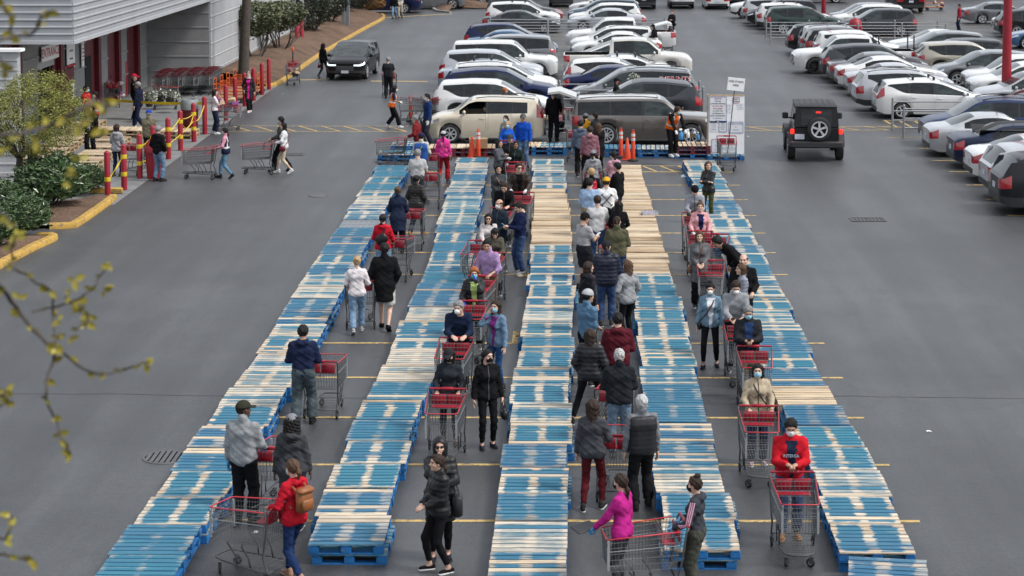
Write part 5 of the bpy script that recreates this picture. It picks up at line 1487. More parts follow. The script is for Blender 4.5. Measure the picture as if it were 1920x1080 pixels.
# ---- hands (wrist at origin, fingers towards +Y, back of hand +Z, thumb on the -X side)
def mk_hand(curl, h=.0085):
    X, Y, Z, o = grid((-.075, -.03, -.11), (.06, .19, .03), h); P = (X, Y, Z)
    d = sd_cap(P, (0, -.02, 0), (0, .02, 0), .026, .026)
    pal = sd_ell(P, (0, .05, -.004), (.041, .052, .019)); d = smin(d, pal, .02)
    for k, (x, L) in enumerate(((-.030, .072), (-.010, .080), (.011, .074), (.030, .058))):
        p = np.array([x, .086, 0.]); a = 0.0
        for seg, fr in enumerate((.45, .32, .27)):
            a += curl * (1.0 if seg else .8) * (1 + .06 * k)
            q = p + np.array([x * .08, math.cos(a), -math.sin(a)]) * L * fr
            d = smin(d, sd_cap(P, p, q, .0105 - .001 * seg, .0095 - .001 * seg), .004); p = q
    t0 = np.array([-.030, .022, -.004]); t1 = t0 + np.array([-.026, .026, -.016 - .02 * curl]); t2 = t1 + np.array([-.002 + .02 * curl, .03, -.012 - .015 * curl])
    d = smin(d, sd_cap(P, t0, t1, .014, .012), .008); d = smin(d, sd_cap(P, t1, t2, .0115, .010), .004)
    return snet(np.maximum(d, -.025 - Y), o, h)
HANDS = {'relax': mk_hand(.28), 'grip': mk_hand(1.0), 'flat': mk_hand(.08)}
# ---- shoes (heel at the back, toe towards +Y, sole on z = 0)
def mk_shoe(kind):
    X, Y, Z, o = grid((-.06, -.1, -.005), (.06, .21, .14), .012); P = (X, Y, Z)
    up = smin(sd_cap(P, (0, -.045, .045), (0, .02, .062), .042, .042), sd_cap(P, (0, .02, .05), (0, .15, .032), .042, .032), .03)
    up = smin(up, sd_cap(P, (0, -.045, .05), (0, -.04, .11), .04, .042), .02)
    if kind == 'flat': up = np.maximum(up, Z - .07)
    up = np.maximum(up, .014 - Z)
    V, F = snet(up, o, .012); sole = np.maximum(np.maximum(smin(sd_cap(P, (0, -.04, .012), (0, .15, .012), .044, .038), sd_cap(P, (0, .06, .012), (0, .13, .012), .046, .046), .02), Z - .026), -Z)
    V2, F2 = snet(sole, o, .012)
    mi = np.concatenate([np.zeros(len(F), int), np.ones(len(F2), int)])
    return to_mesh('shoe', np.concatenate([V, V2]), np.concatenate([F, F2 + len(V)]), [cloth((.02, .02, .02)), cloth((.5, .5, .5))], mi)
SHOES = {'sneaker': mk_shoe('sneaker'), 'flat': mk_shoe('flat')}
# ---- hair, hats, masks: built once, shared
def crown(P, g): return sd_ell(P, (0, -.012, .03), (.076 + g, .097 + g, .092 + g))
def hairline(P, lift=0.0):
    X, Y, Z = P; a = (Y - .072) * .8 + (Z - .072 - lift) * -.6 + .006 * np.sin(X * 190)
    return np.maximum(a, Y - .075)
def strands(P, k=70, a=.0025):
    X, Y, Z = P; th = np.arctan2(X, Y + .02); return a * 1.3 * np.sin(X * 61 + Z * 40) * np.sin(Y * 55 - Z * 33 + 1) + a * np.sin(th * 22 + Z * k * .25) + a * .6 * np.sin(th * 47 + 1.3)
def mk_hair(style, h=.0095):
    lo, hi = (-.14, -.24, -.40), (.14, .14, .2)
    if style in ('short', 'bald', 'curlytop', 'buzz'): lo, hi = (-.12, -.15, -.13), (.12, .13, .17)
    X, Y, Z, o = grid(lo, hi, h); P = (X, Y, Z)
    g = {'short': .014, 'buzz': .006, 'curlytop': .03, 'bald': .008}.get(style, .014)
    d = smax(crown(P, g) + strands(P, a=.0045), hairline(P), .012)
    if style == 'curlytop': d = smax(crown(P, g) + .006 * np.sin(X * 150) * np.sin(Y * 140 + 1) * np.sin(Z * 150), hairline(P, -.01), .015)
    if style == 'bald': d = np.maximum(d, Z - .055 - .1 * np.minimum(0, Y + .05))
    if style in ('long', 'bob', 'curlylong', 'fringe'):
        L = {'long': -.30, 'bob': -.12, 'curlylong': -.24, 'fringe': -.14}[style]
        w = .03 if style == 'curlylong' else 0
        c = sd_cap((X * .78, Y * 1.15, Z), (0, -.055, .02), (0, -.075, L), .082 + w * .5, .062 + w)
        for s in (-1, 1): c = smin(c, sd_cap(P, (s * .066, -.01, .03), (s * (.074 + w), -.008, L * .75), .026 + w * .4, .024 + w * .6), .03)
        st = strands(P, a=.006)
        if w: st = .010 * np.sin(X * 120 + Z * 60) * np.sin(Y * 110) + .008 * np.sin(Z * 130 + X * 50)
        face = sd_cap(P, (0, .09, .045), (0, .11, -.3), .056, .07)
        d = smin(d, smax(c + st, -face, .01), .02)
        if style == 'fringe': d = smin(d, smax(crown(P, .016), np.maximum(.03 - Z, .0 - Y), .01), .01)
    if style == 'bun': d = smin(d, sd_ell(P, (0, -.115, .07), (.042, .036, .04)) + .003 * np.sin(X * 200) * np.sin(Z * 180), .015)
    if style == 'topbun': d = smin(d, sd_ell(P, (0, -.05, .145), (.045, .045, .035)) + .003 * np.sin(X * 200 + Y * 150), .012)
    if style == 'pony':
        d = smin(d, sd_cap(P, (0, -.115, .035), (0, -.155, -.03), .026, .034), .012); d = smin(d, sd_cap(P, (0, -.155, -.03), (0, -.135, -.17), .034, .014) + strands(P), .02)
    if style == 'lowpony':
        d = smin(d, sd_cap(P, (0, -.10, -.04), (0, -.125, -.09), .026, .03), .012); d = smin(d, sd_cap(P, (0, -.125, -.09), (0, -.12, -.24), .032, .012) + strands(P), .02)
    inner = np.minimum(sd_ell(P, (0, -.012, .028), (.07, .09, .086)), 1e3)
    V, F = snet(np.maximum(d, -inner), o, h)
    return to_mesh('hair', V, F, [hairm((.02, .02, .02))])
def mk_hat(kind, h=.009):
    X, Y, Z, o = grid((-.13, -.15, -.18), (.13, .24, .2), h); P = (X, Y, Z)
    if kind == 'cap':
        d = smax(crown(P, .022), .042 - Z + .10 * np.minimum(0, Y) * -.25, .01)
        b = np.maximum(sd_ell(P, (0, .10, .052 ), (.078, .10, .3)), np.abs(Z - .052 + (Y - .08) * .22 + X * X * 3.0) - .007); d = np.minimum(d, np.maximum(b, .05 - Y))
        d = np.maximum(d, -np.maximum(sd_ell(P, (0, -.012, .03), (.079, .10, .095)), Z - .06))
    elif kind == 'beanie':
        d = smax(sd_ell(P, (0, -.014, .042), (.097, .116, .108)), .028 - Z - Y * .25, .012); d = d + .002 * np.sin(np.arctan2(X, Y) * 30)
    elif kind == 'hood':
        d = sd_ell(P, (0, -.02, .01), (.112, .128, .145)); d = smin(d, sd_cap(P, (0, -.04, -.08), (0, -.05, -.17), .10, .11), .05)
        d = np.maximum(d, -sd_cap(P, (0, .10, .015), (0, .16, -.02), .078, .09)); d = np.maximum(d, -sd_ell(P, (0, -.01, .0), (.086, .105, .12)))
    elif kind == 'mask':
        d = sd_ell(P, (0, .03, -.043), (.069, .078, .074)); d = smin(d, sd_ell(P, (0, .095, -.03), (.02, .02, .03)), .03)
        d = np.maximum(np.maximum(d, -sd_ell(P, (0, .02, -.043), (.06, .062, .066))), np.maximum(np.abs(Z + .044) - .047, .028 - Y)); d = d + .0012 * np.sin(Z * 420)
    elif kind == 'dome':
        d = sd_ell(P, (0, .082, -.036), (.052, .048, .05)); d = np.maximum(d, .05 - Y)
    elif kind == 'scarf':
        d = smin(sd_ell(P, (0, -.015, .02), (.092, .112, .118)), sd_cap(P, (0, -.0, -.1), (0, .0, -.17), .09, .11), .05); d = np.maximum(d, -sd_cap(P, (0, .10, .01), (0, .16, -.02), .062, .075))
    V, F = snet(d, o, h); return to_mesh(kind, V, F, [cloth((.3, .3, .3))])
HAIR = {s: mk_hair(s) for s in ('short', 'buzz', 'bald', 'curlytop', 'long', 'bob', 'curlylong', 'fringe', 'bun', 'topbun', 'pony', 'lowpony')}
HATS = {k: mk_hat(k) for k in ('cap', 'beanie', 'hood', 'mask', 'dome', 'scarf')}
SKINW = cloth((.72, .73, .74)); LENS = plain('dark_lens', (.008, .008, .01), .08); PHONE = plain('phone_glass', (.02, .02, .025), .1)
EYE = plain('eye_dark', (.03, .02, .018), .2)
mb = MB()
for s in (-1, 1): mb.lathe([(0, .0), (.022, .0), (.024, .004), (.02, .008), (0, .009)], 12, c=(s * .031, .092, .016), axis='y'); mb.tube([(s * .052, .09, .02), (s * .082, .04, .022), (s * .082, -.01, .012)], .003, 4)
mb.tube([(-.012, .1, .02), (.012, .1, .02)], .003, 4)
M_SUNG = mb.mesh('sunglasses', LENS, 60)
mb = MB(); mb.box(0, 0, 0, .075, .15, .009, bev=.004); M_PHONE = mb.mesh('phone', PHONE)
# ---- poses, in a body 1.75 m tall
ARM = {'down': (.238, .06, .84, 'relax'), 'push': (.19, .28, 1.03, 'grip'), 'lean': (.11, .40, 1.06, 'relax'), 'cross': (-.10, .20, 1.18, 'relax'), 'phone': (.055, .32, 1.17, 'grip'), 'pocket': (.19, .12, .93, 'relax'),
       'face': (.05, .19, 1.50, 'relax'), 'out': (.20, .33, .98, 'grip'), 'belly': (.06, .24, 1.02, 'relax'), 'reach': (.18, .50, .80, 'grip'), 'back': (.12, -.16, 1.0, 'relax'), 'wheel': (.16, .44, 1.12, 'grip')}
def ik(a, c, l1, l2, pole):
    d = c - a; L = np.linalg.norm(d); m = (l1 + l2) * .995
    if L > m: c = a + d / L * m; d = c - a; L = m
    x = (l1 * l1 - l2 * l2 + L * L) / (2 * L); hgt = math.sqrt(max(1e-5, l1 * l1 - x * x)); u = d / L
    p = np.asarray(pole, float); p = p - u * (p @ u); p = p / (np.linalg.norm(p) + 1e-9)
    return a + u * x + p * hgt, c
def skel(h, fem, arms, legs, lean, build):
    s = h / 1.728; J = {}; a = rad(lean)
    hipz = .93 if legs in ('stand',) else .905
    if legs == 'sit': hipz = .42
    if legs == 'wide': hipz = .88
    U = np.array([0, math.sin(a), math.cos(a)]); Fw = np.array([0, math.cos(a), -math.sin(a)]); X = np.array([1., 0, 0])
    pel = np.array([0, -.04 * (lean > 8) - .12 * math.sin(a), hipz]); J['pel'], J['U'], J['F'] = pel, U, Fw
    J['neck'] = pel + U * .51; J['head'] = pel + U * .672 + Fw * .032
    sw = .152 if fem else .176
    for k, sg in (('l', -1), ('r', 1)):
        sh = pel + U * .465 + X * sg * sw; J['sh' + k] = sh
        arm = arms if isinstance(arms, str) else arms[0 if k == 'l' else 1]
        x, y, z, hd = ARM[arm]
        w_ = np.array([sg * x, y, z])
        if arm == 'down': w_ = w_ + pel - np.array([0, 0, .93]) + X * sg * (.02 * build)
        if arm in ('cross', 'phone', 'face', 'belly', 'back', 'pocket') : w_ = pel + X * (sg * x) + U * (z - .93) + Fw * y
        if legs == 'sit': w_ = pel + X * (sg * x) + U * (z - .80) + Fw * y
        pole = {'cross': (sg * .9, .1, -.6), 'face': (sg * .5, .3, -1), 'phone': (sg * .7, -.5, -.8), 'pocket': (sg * .8, -.8, .1), 'back': (sg, .2, -.1)}.get(arm, (sg * .45, -.9, -.35))
        e, w2 = ik(sh, w_, .285, .255, pole); J['el' + k], J['wr' + k], J['hd' + k] = e, w2, hd
        hip = pel + X * sg * .088 + np.array([0, 0, -.02])
        ft = {'stand': (.105, .035 * sg, .075), 'walk': (.085, .24 * sg, .08 + (.05 if sg < 0 else 0)), 'walk2': (.085, -.24 * sg, .08 + (.05 if sg > 0 else 0)), 'wide': (.30, .06 * sg, .075), 'relaxed': (.13, .09 * sg, .075), 'cross': (-.05 if sg > 0 else .05, .14 * sg + .1, .075), 'sit': (.13, .62, -.0)}[legs]
        an = np.array([sg * ft[0], ft[1], ft[2]])
        kn, an = ik(hip, an, .43, .425, (sg * .08, 1, 0) if legs != 'sit' else (0, .2, 1)); J['hip' + k], J['kn' + k], J['an' + k] = hip, kn, an
    return s, J
def torso(P, J, fem, g, b=1.0, bust=True):
    p, U, F = J['pel'], J['U'], J['F']; X = np.array([1., 0, 0])
    w = (.068, .050, .078) if fem else (.094, .070, .070); r = (.092, .083, .108) if fem else (.106, .099, .104)
    d = sd_cap(P, p + U * .36 - X * w[0], p + U * .36 + X * w[0], r[0] + g, r[0] + g)
    bl = r[1] * b
    d = smin(d, sd_cap(P, p + U * .17 - X * w[1] * b + F * .02 * (b - 1) * 5, p + U * .17 + X * w[1] * b + F * .02 * (b - 1) * 5, bl + g, bl + g), .10)
    d = smin(d, sd_cap(P, p - X * w[2] * b, p + X * w[2] * b, r[2] * (.4 + .6 * b) + g, r[2] * (.4 + .6 * b) + g), .10)
    d = smin(d, sd_cap(P, J['shl'] + X * .03 - U * .012, J['shr'] - X * .03 - U * .012, .046 + g * .7, .046 + g * .7), .07)
    d = smin(d, sd_cap(P, J['neck'] - U * .03 - X * .05, J['neck'] - U * .03 + X * .05, .05 + g * .7, .05 + g * .7), .06)
    if fem and bust:
        for s in (-1, 1): d = smin(d, sd_ell(P, p + U * .335 + X * s * .062 + F * .075, (.06 + g, .055 + g, .06 + g)), .05)
    return d
def limb(P, J, k, g, upto=1.0, fem=False):
    q = .92 if fem else 1.0
    e, w_, sh = J['el' + k], J['wr' + k], J['sh' + k]
    if upto <= .5:
        t = sh + (e - sh) * (upto * 2); d = sd_cap(P, sh, t, .056 * q + g, .050 * q + g * 1.25); n = (e - sh) / np.linalg.norm(e - sh)
        return np.maximum(d, (P[0] - t[0]) * n[0] + (P[1] - t[1]) * n[1] + (P[2] - t[2]) * n[2])
    d = sd_cap(P, sh, e, .056 * q + g, .045 * q + g)
    t = e + (w_ - e) * (upto * 2 - 1); f = sd_cap(P, e, t, .045 * q + g, .034 * q + g * .9); n = (w_ - e) / np.linalg.norm(w_ - e)
    f = np.maximum(f, (P[0] - t[0]) * n[0] + (P[1] - t[1]) * n[1] + (P[2] - t[2]) * n[2])
    return smin(d, f, .025)
def legd(P, J, k, g, upto=1.0, fem=False, slim=1.0, flare=0.0):
    h_, kn, an = J['hip' + k], J['kn' + k], J['an' + k]; r0, r1, r2 = .088 * slim, .058 * slim, .043 * slim
    d = sd_cap(P, h_, kn, r0 + g, r1 + g + flare * .4)
    t = kn + (an - kn) * ((upto - .5) * 2 if upto > .5 else 0)
    if upto > .5:
        c = sd_cap(P, kn, kn + (an - kn) * .35, r1 + g, r1 * 1.02 + g); c = smin(c, sd_cap(P, kn + (an - kn) * .35, t, r1 + g + flare * .5, r2 + g + flare), .02)
        n = (an - kn) / np.linalg.norm(an - kn); c = np.maximum(c, (P[0] - t[0]) * n[0] + (P[1] - t[1]) * n[1] + (P[2] - t[2]) * n[2]); return smin(d, c, .03)
    t = h_ + (kn - h_) * (upto * 2); n = (kn - h_) / np.linalg.norm(kn - h_)
    return np.maximum(d, (P[0] - t[0]) * n[0] + (P[1] - t[1]) * n[1] + (P[2] - t[2]) * n[2])
def folds(P, ph, a=.005):
    X, Y, Z = P
    return a * (np.sin(Z * 46 + 9 * X + ph + 2 * np.sin(Y * 21 + ph)) * np.sin(X * 27 - Y * 31 + ph * 2) + .6 * np.sin(Z * 83 + X * 60 + ph * 3))
WARM = {'light': (.56, .36, .27), 'tan': (.44, .27, .185), 'brown': (.25, .135, .085), 'dark': (.085, .045, .03)}
HC = {'black': (.012, .011, .011), 'dbrown': (.035, .022, .016), 'brown': (.09, .05, .03), 'blond': (.40, .27, .14), 'ginger': (.30, .10, .035), 'grey': (.22, .22, .22), 'white': (.44, .44, .43)}
def P3(J, s, p): return [float(c) * s for c in p]
PEOPLE = []
def person(px, py, h, face, label, top=('jacket', (.02, .02, .02)), bot=('jeans', (.03, .05, .11)), hair=('short', 'black'), sk='light', fem=False, arms='down', legs='stand', lean=0, hp=0, ht=0, build=1.0, shoes=('sneaker', (.05, .05, .05), (.5, .5, .5)),
           mask=None, hat=None, sung=False, bag=None, phone=None, gloves=None, inner=None, group='shoppers in the queue', z0=0.0, at=None, vest=None):
    s, J = skel(h, fem, arms, legs, lean, build)
    hz = (J['head'][2] + .118) * s + z0
    p = G(px, py, hz) if at is None else Vector(at)
    build = 1 + (build - 1) * .7; fr = rad(face); fwd = Vector((-math.sin(fr), math.cos(fr), 0))
    if at is None: p = p - fwd * float(J['head'][1]) * s
    ht += RD.uniform(-9, 9); t = empty('person', (p.x, p.y, z0), fr, label, 'person', group)
    far = p.y > 66
    PEOPLE.append((t, fwd, arms if isinstance(arms, str) else ('push' if 'push' in arms else arms[0]), s, face))
    hg = .028 if far else (.0215 if p.y < 45 else .025)
    ph = RD.uniform(0, 6)
    # the body: one skin surface with head and hands
    pts = np.array([J[k + q] for k in ('sh', 'el', 'wr', 'hip', 'kn', 'an') for q in 'lr'] + [J['pel'], J['neck']])
    lo, hi = pts.min(0) - .16, pts.max(0) + .16
    X, Y, Z, o = grid(lo, hi, hg); P = (X, Y, Z)
    kind, tc = top[0], top[1]; bk, bcx = bot[0], bot[1]
    D = torso(P, J, fem, -.016, build, False)
    for k in 'lr':
        D = smin(D, limb(P, J, k, -.010, 1.0, fem), .03); D = smin(D, legd(P, J, k, -.010, 1.0, fem), .04)
        if shoes[0] in ('flat', 'sandal'):
            a = J['an' + k]; D = smin(D, sd_cap(P, a, a + np.array([0, .05, -.03]), .034, .028), .02)
    V, F = snet(D, o, hg); MI = [np.zeros(len(F), int)]; VV, FF = [V], [F]
    hv, hf, hm = HEADS[fem]
    Rh = np.array(Euler((rad(hp) - rad(lean) * .5, 0, rad(ht))).to_matrix()); hs = 1.0 if not fem else .97
    VV.append((hv * hs) @ Rh.T + J['head']); FF.append(hf + len(V)); MI.append(hm); nv = len(V) + len(hv)
    for k, sg in (('l', -1), ('r', 1)):
        w_, e = J['wr' + k], J['el' + k]; yv = (w_ - e) / np.linalg.norm(w_ - e); st = J['hd' + k]
        up = np.array([0, -.3, 1.0]) if st == 'grip' else (np.array([sg, 0, .15]) if abs(yv[2]) > .7 else np.array([sg * .3, -.2, 1]))
        zv = up - yv * (up @ yv); zv /= np.linalg.norm(zv); xv = np.cross(yv, zv)
        v, f = HANDS[st]; v = v.copy(); f = f.copy()
        if sg > 0: pass
        else: v[:, 0] *= -1; f = f[:, ::-1]
        Rm = np.stack([xv, yv, zv], 1); VV.append(v * (.92 if fem else 1.03) @ Rm.T + w_); FF.append(f + nv); nv += len(v)
        MI.append(np.full(len(f), 4))
    sm_ = skin(WARM[sk]); hm_ = hairm(HC[hair[1]])
    glv = cloth(gloves) if gloves else sm_
    me = to_mesh('body', np.concatenate(VV) * s, np.concatenate(FF), [sm_, EYE, skin(tuple(c * f for c, f in zip(WARM[sk], (.85, .55, .55)))), hm_, glv], np.concatenate(MI))
    obj('body', me, t)
    # trousers
    wz = J['pel'][2] + .10
    bm_ = denim(bcx) if bk in ('jeans', 'cargo') else cloth(bcx)
    cfg = {'jeans': (.012, .97, 1.0, .012), 'cargo': (.02, .97, 1.0, .026), 'trousers': (.015, .97, 1.0, .022), 'slim': (.004, .96, .95, .0), 'leggings': (.002, .93, .95, 0), 'capri': (.002, .80, .95, 0), 'shorts': (.025, .46, 1.05, .05), 'sweat': (.02, .95, 1.05, .02), 'gown': (.01, .97, 1, .0)}[bk]
    Xb, Yb, Zb, ob = grid(np.array([lo[0], lo[1], lo[2]]), np.array([hi[0], hi[1], wz + .1]), hg); Q = (Xb, Yb, Zb)
    D = np.minimum(1e3, smax(torso(Q, J, fem, cfg[0] - .004, build, False), Zb - wz, .01))
    for k in 'lr': D = smin(D, legd(Q, J, k, cfg[0], cfg[1], fem, cfg[2], cfg[3]), .035)
    if bk not in ('leggings', 'capri'): D = D + folds(Q, ph, .006)
    V, F = snet(D, ob, hg); obj('shorts' if bk == 'shorts' else 'trousers', to_mesh('trousers', V * s, F, [bm_]), t)
    # top
    g, hem, slv, fabric, fo = {'tee': (.010, -.10, .42, 'weave', .005), 'polo': (.010, -.10, .42, 'weave', .005), 'shirt': (.012, -.13, .97, 'weave', .006), 'rolled': (.012, -.10, .74, 'weave', .006), 'sweater': (.015, -.09, .98, 'fleece', .006), 'hoodie': (.016, -.09, .99, 'weave', .008), 'fleece': (.016, -.10, .99, 'fleece', .006), 'jacket': (.017, -.10, .99, 'weave', .008),
        'leather': (.014, -.07, .99, 'leather', .008), 'puffer': (.028, -.10, .99, 'puffer', .003), 'longpuffer': (.028, -.36, .99, 'puffer', .003), 'coat': (.018, -.34, .99, 'weave', .006), 'suit': (.02, -.16, .98, 'weave', .005), 'vestover': (.012, -.10, .98, 'weave', .006), 'tank': (.008, -.1, .2, 'weave', .004)}[kind]
    tlo = np.array([lo[0], lo[1], J['pel'][2] + hem - .08]); thi = hi.copy(); thi[2] = max(hi[2], J['neck'][2] + .2)
    Xt, Yt, Zt, ot = grid(tlo, thi, hg); Q = (Xt, Yt, Zt)
    U, pel = J['U'], J['pel']
    D = torso(Q, J, fem, g, build, True)
    if hem < -.2:
        c = sd_cap(Q, pel, pel + np.array([0, 0, hem]), .135 + g, .15 + g); D = smin(D, c, .08)
        for k in 'lr': D = smin(D, legd(Q, J, k, g + .01, .5, fem), .06)
    ax = (Xt - pel[0]) * U[0] + (Yt - pel[1]) * U[1] + (Zt - pel[2]) * U[2]
    D = smax(D, hem - ax, .012)
    for k in 'lr': D = smin(D, limb(Q, J, k, g * (.8 if kind != 'puffer' else 1.0), slv, fem), .035)
    hd = J['neck'] + U * .03
    if kind in ('hoodie', 'puffer', 'jacket') and hat != 'hoodup':
        r = .04 if kind == 'hoodie' or hat == 'hooddown' else .026
        D = smin(D, sd_cap(Q, hd - np.array([.075, .02, 0]), hd + np.array([.075, -.02, 0]) - J['F'] * .0, r * .8, r * .8), .03)
        if kind == 'hoodie': D = smin(D, sd_cap(Q, hd - J['F'] * .085 - U * .03 - np.array([.05, 0, 0]), hd - J['F'] * .085 - U * .03 + np.array([.05, 0, 0]), .05, .05), .04)
    else: D = smin(D, sd_cap(Q, hd - np.array([.03, 0, 0]), hd + np.array([.03, 0, 0]), .045, .045), .03)
    if kind in ('jacket', 'leather', 'puffer', 'coat', 'longpuffer', 'fleece', 'shirt', 'rolled', 'vestover'): D = smin(D, sd_cap(Q, hd - J['F'] * .012 + U * .0, hd - J['F'] * .018 + U * .045, .070, .066), .015)
    if 'puffer' in kind:
        rg = .075; D = D + .017 * (np.abs(np.sin(ax * PI / rg)) ** .6 * -1 + .6) + folds(Q, ph, .003)
        for k in 'lr': pass
    else: D = D + folds(Q, ph, fo)
    V, F = snet(D, ot, hg)
    tm = cloth(tc, fabric if kind != 'jacket' else 'weave') if kind not in ('denimjacket',) else denim(tc)
    if len(top) > 2: tm = denim(tc) if top[2] == 'denim' else cloth(tc, top[2])
    mats = [tm]; mi = None
    cen = V[F].mean(1); rel = cen - pel; fw = rel @ J['F']; xx = rel[:, 0]; uu = rel @ U
    if inner:   # an open front shows what is worn beneath
        mats.append(cloth(inner)); mi = ((fw > .05) & (np.abs(xx + .01) < .030 + .055 * np.clip((uu - .05) / .45, 0, 1) + .006 * np.sin(uu * 40)) & (uu > hem + .01) & (uu < .5)).astype(int)
    if kind == 'vestover' or vest:
        pass
    obj({'tee': 't_shirt', 'polo': 'polo_shirt', 'rolled': 'shirt', 'vestover': 'shirt', 'longpuffer': 'puffer_coat', 'puffer': 'puffer_jacket', 'leather': 'leather_jacket', 'suit': 'suit_jacket', 'tank': 'top'}.get(kind, kind), to_mesh('top', V * s, F, mats, mi), t)
    if kind in ('jacket', 'hoodie', 'leather', 'puffer', 'longpuffer', 'coat', 'fleece', 'vestover') and not far and not inner:
        sel = V[(np.abs(V[:, 0]) < hg * .8) & ((V - pel) @ J['F'] > .03)]; uz = (sel - pel) @ U; o_ = np.argsort(uz); sel = sel[o_][(uz[o_] > hem + .01) & (uz[o_] < .54)][::2]
        if len(sel) > 4 and kind != 'hoodie' and kind != 'vestover':
            mb = MB(); mb.tube([P3(J, s, np.array([0, q[1], q[2]]) + J['F'] * .003) for q in sel], .007, 4); obj('zip', mb.mesh('zip', BTRIM if sum(tc) > .2 else cloth((.10, .10, .105))), t)
    if vest:
        vc, hv_ = vest
        g2 = g + (.028 if not hv_ else .014); D = torso(Q, J, fem, g2, build, True); D = smax(D, -.08 - ax, .012); D = smax(D, ax - .50, .02)
        for k, sg in (('l', -1), ('r', 1)): D = np.maximum(D, -sd_cap(Q, J['sh' + k] + np.array([sg * .06, 0, 0]), J['sh' + k] + np.array([sg * .03, 0, -.12]), .075, .07))
        if not hv_: D = D + .009 * (np.abs(np.sin(ax * PI / .07)) ** .6 * -1 + .6)
        V, F = snet(D, ot, hg); cen = V[F].mean(1) - pel; mi = np.zeros(len(F), int); vm = [cloth(vc, 'puffer' if not hv_ else 'weave')]
        if hv_:
            vm.append(plain('reflective_tape', (.55, .56, .56), .35)); u2 = cen @ U; mi[(np.abs(u2 - .14) < .03)] = 1; mi[(np.abs(np.abs(cen[:, 0]) - .10) < .025) & (u2 > .17)] = 1
        obj('vest', to_mesh('vest', V * s, F, vm, mi), t)
    # shoes
    for k, sg in (('l', -1), ('r', 1)):
        a = J['an' + k]; kn = J['kn' + k]; pit = 0.0
        if legs.startswith('walk') and a[2] > .1: pit = -.55
        sh_ = SHOES['flat' if shoes[0] in ('flat', 'sandal') else 'sneaker']
        off = np.array([0, 0, -.075]) if pit == 0 else np.array([0, -.01, -.07])
        if legs == 'sit': off = np.array([0, 0, -.08])
        obj('shoe', sh_, t, P3(J, s, a + off), (pit, 0, -sg * rad(8)), mats=[cloth(shoes[1]), cloth(shoes[2])], scale=s * (.93 if fem else 1.02))
    # head things
    Hl = P3(J, s, J['head']); Hr = Euler((rad(hp) - rad(lean) * .5, 0, rad(ht))); hsc = s * hs
    if hair[0] and hat not in ('hoodup', 'scarf'):
        ho = hair[0]
        obj('hair', HAIR[ho], t, Hl, Hr, mats=[hm_], scale=hsc)
    if mask:
        mm = {'blue': (.30, .55, .66), 'white': (.68, .68, .68), 'black': (.012, .012, .014), 'green': (.12, .5, .42), 'dome': (.72, .72, .70), 'red': (.4, .02, .04), 'grey': (.3, .3, .32)}[mask]
        obj('face_mask', HATS['dome' if mask == 'dome' else 'mask'], t, Hl, Hr, mats=[cloth(mm)], scale=hsc)
    if hat:
        hk, hc = (hat if isinstance(hat, tuple) else (hat, tc)); mesh_ = {'cap': 'cap', 'beanie': 'beanie', 'hoodup': 'hood', 'scarf': 'scarf', 'backcap': 'cap'}.get(hk)
        if mesh_:
            o_ = obj({'hoodup': 'hood', 'scarf': 'headscarf', 'backcap': 'cap'}.get(hk, hk), HATS[mesh_], t, Hl, Hr, mats=[cloth(hc, 'puffer' if hk == 'hoodup' and 'puffer' in kind else 'weave')], scale=hsc)
    if sung: obj('sunglasses', M_SUNG, t, Hl, Hr, scale=hsc)
    if phone:
        w_ = J['wr' + phone[0]]; e = J['el' + phone[0]]; d = (w_ - e) / np.linalg.norm(w_ - e)
        obj('phone', M_PHONE, t, P3(J, s, w_ + d * .10 + np.array([0, 0, .025])), (rad(35), 0, 0), mats=[PHONE if len(phone) < 2 else cloth(phone[1])])
    if bag:
        bk_, bcol = bag[0], bag[1]; lm = cloth(bcol, 'leather'); m = J['pel'] + U * .26
        mb = MB()
        if bk_ == 'backpack':
            c = m - J['F'] * (.19 + g) + U * .02
            mb.box(*(c * s), .27 * s, .13 * s, .34 * s, bev=.05); mb.box(*((c - J['F'] * .075 - U * .05) * s), .2 * s, .05 * s, .16 * s, bev=.02); mb.box(*((c - J['F'] * .02 + U * .14) * s), .26 * s, .14 * s, .09 * s, bev=.03)
            for sg in (-1, 1):
                mb.tube([P3(J, s, q) for q in (c + np.array([sg * .09, .04, .13]), J['neck'] + np.array([sg * .11, -.02, .005]) - U * .01, J['neck'] - U * .12 + np.array([sg * .12, 0, 0]) + J['F'] * (.11 + g), c + np.array([sg * .12, .12, -.12]))], .017, 6)
        elif bk_ in ('tote', 'handbag', 'paperbag'):
            sg = 1 if bag[2] == 'r' else -1; w_ = J['wr' + bag[2]] if len(bag) < 4 else J['el' + bag[2]]
            sz = (.36, .14, .30) if bk_ == 'tote' else (.26, .11, .17); c = np.array([w_[0] + sg * .03, w_[1], w_[2] - sz[2] / 2 - (.17 if bk_ != 'handbag' else .2)])
            pr = [(-sz[1] / 2, -sz[2] / 2), (sz[1] / 2, -sz[2] / 2), (sz[1] / 3.2, sz[2] / 2), (-sz[1] / 3.2, sz[2] / 2)]
            mb.box(*(c * s), sz[1] * s, sz[0] * s, sz[2] * s, bev=.03)
            for q in (-1, 1): mb.tube([P3(J, s, c + np.array([q * .03, -.09, sz[2] / 2 - .02])), P3(J, s, np.array([w_[0] + q * .012, w_[1] - .03, w_[2] - .03])), P3(J, s, np.array([w_[0] + q * .012, w_[1] + .03, w_[2] - .03])), P3(J, s, c + np.array([q * .03, .09, sz[2] / 2 - .02]))], .009, 5)
        elif bk_ in ('sling', 'cross'):
            sg = 1 if bag[2] == 'r' else -1
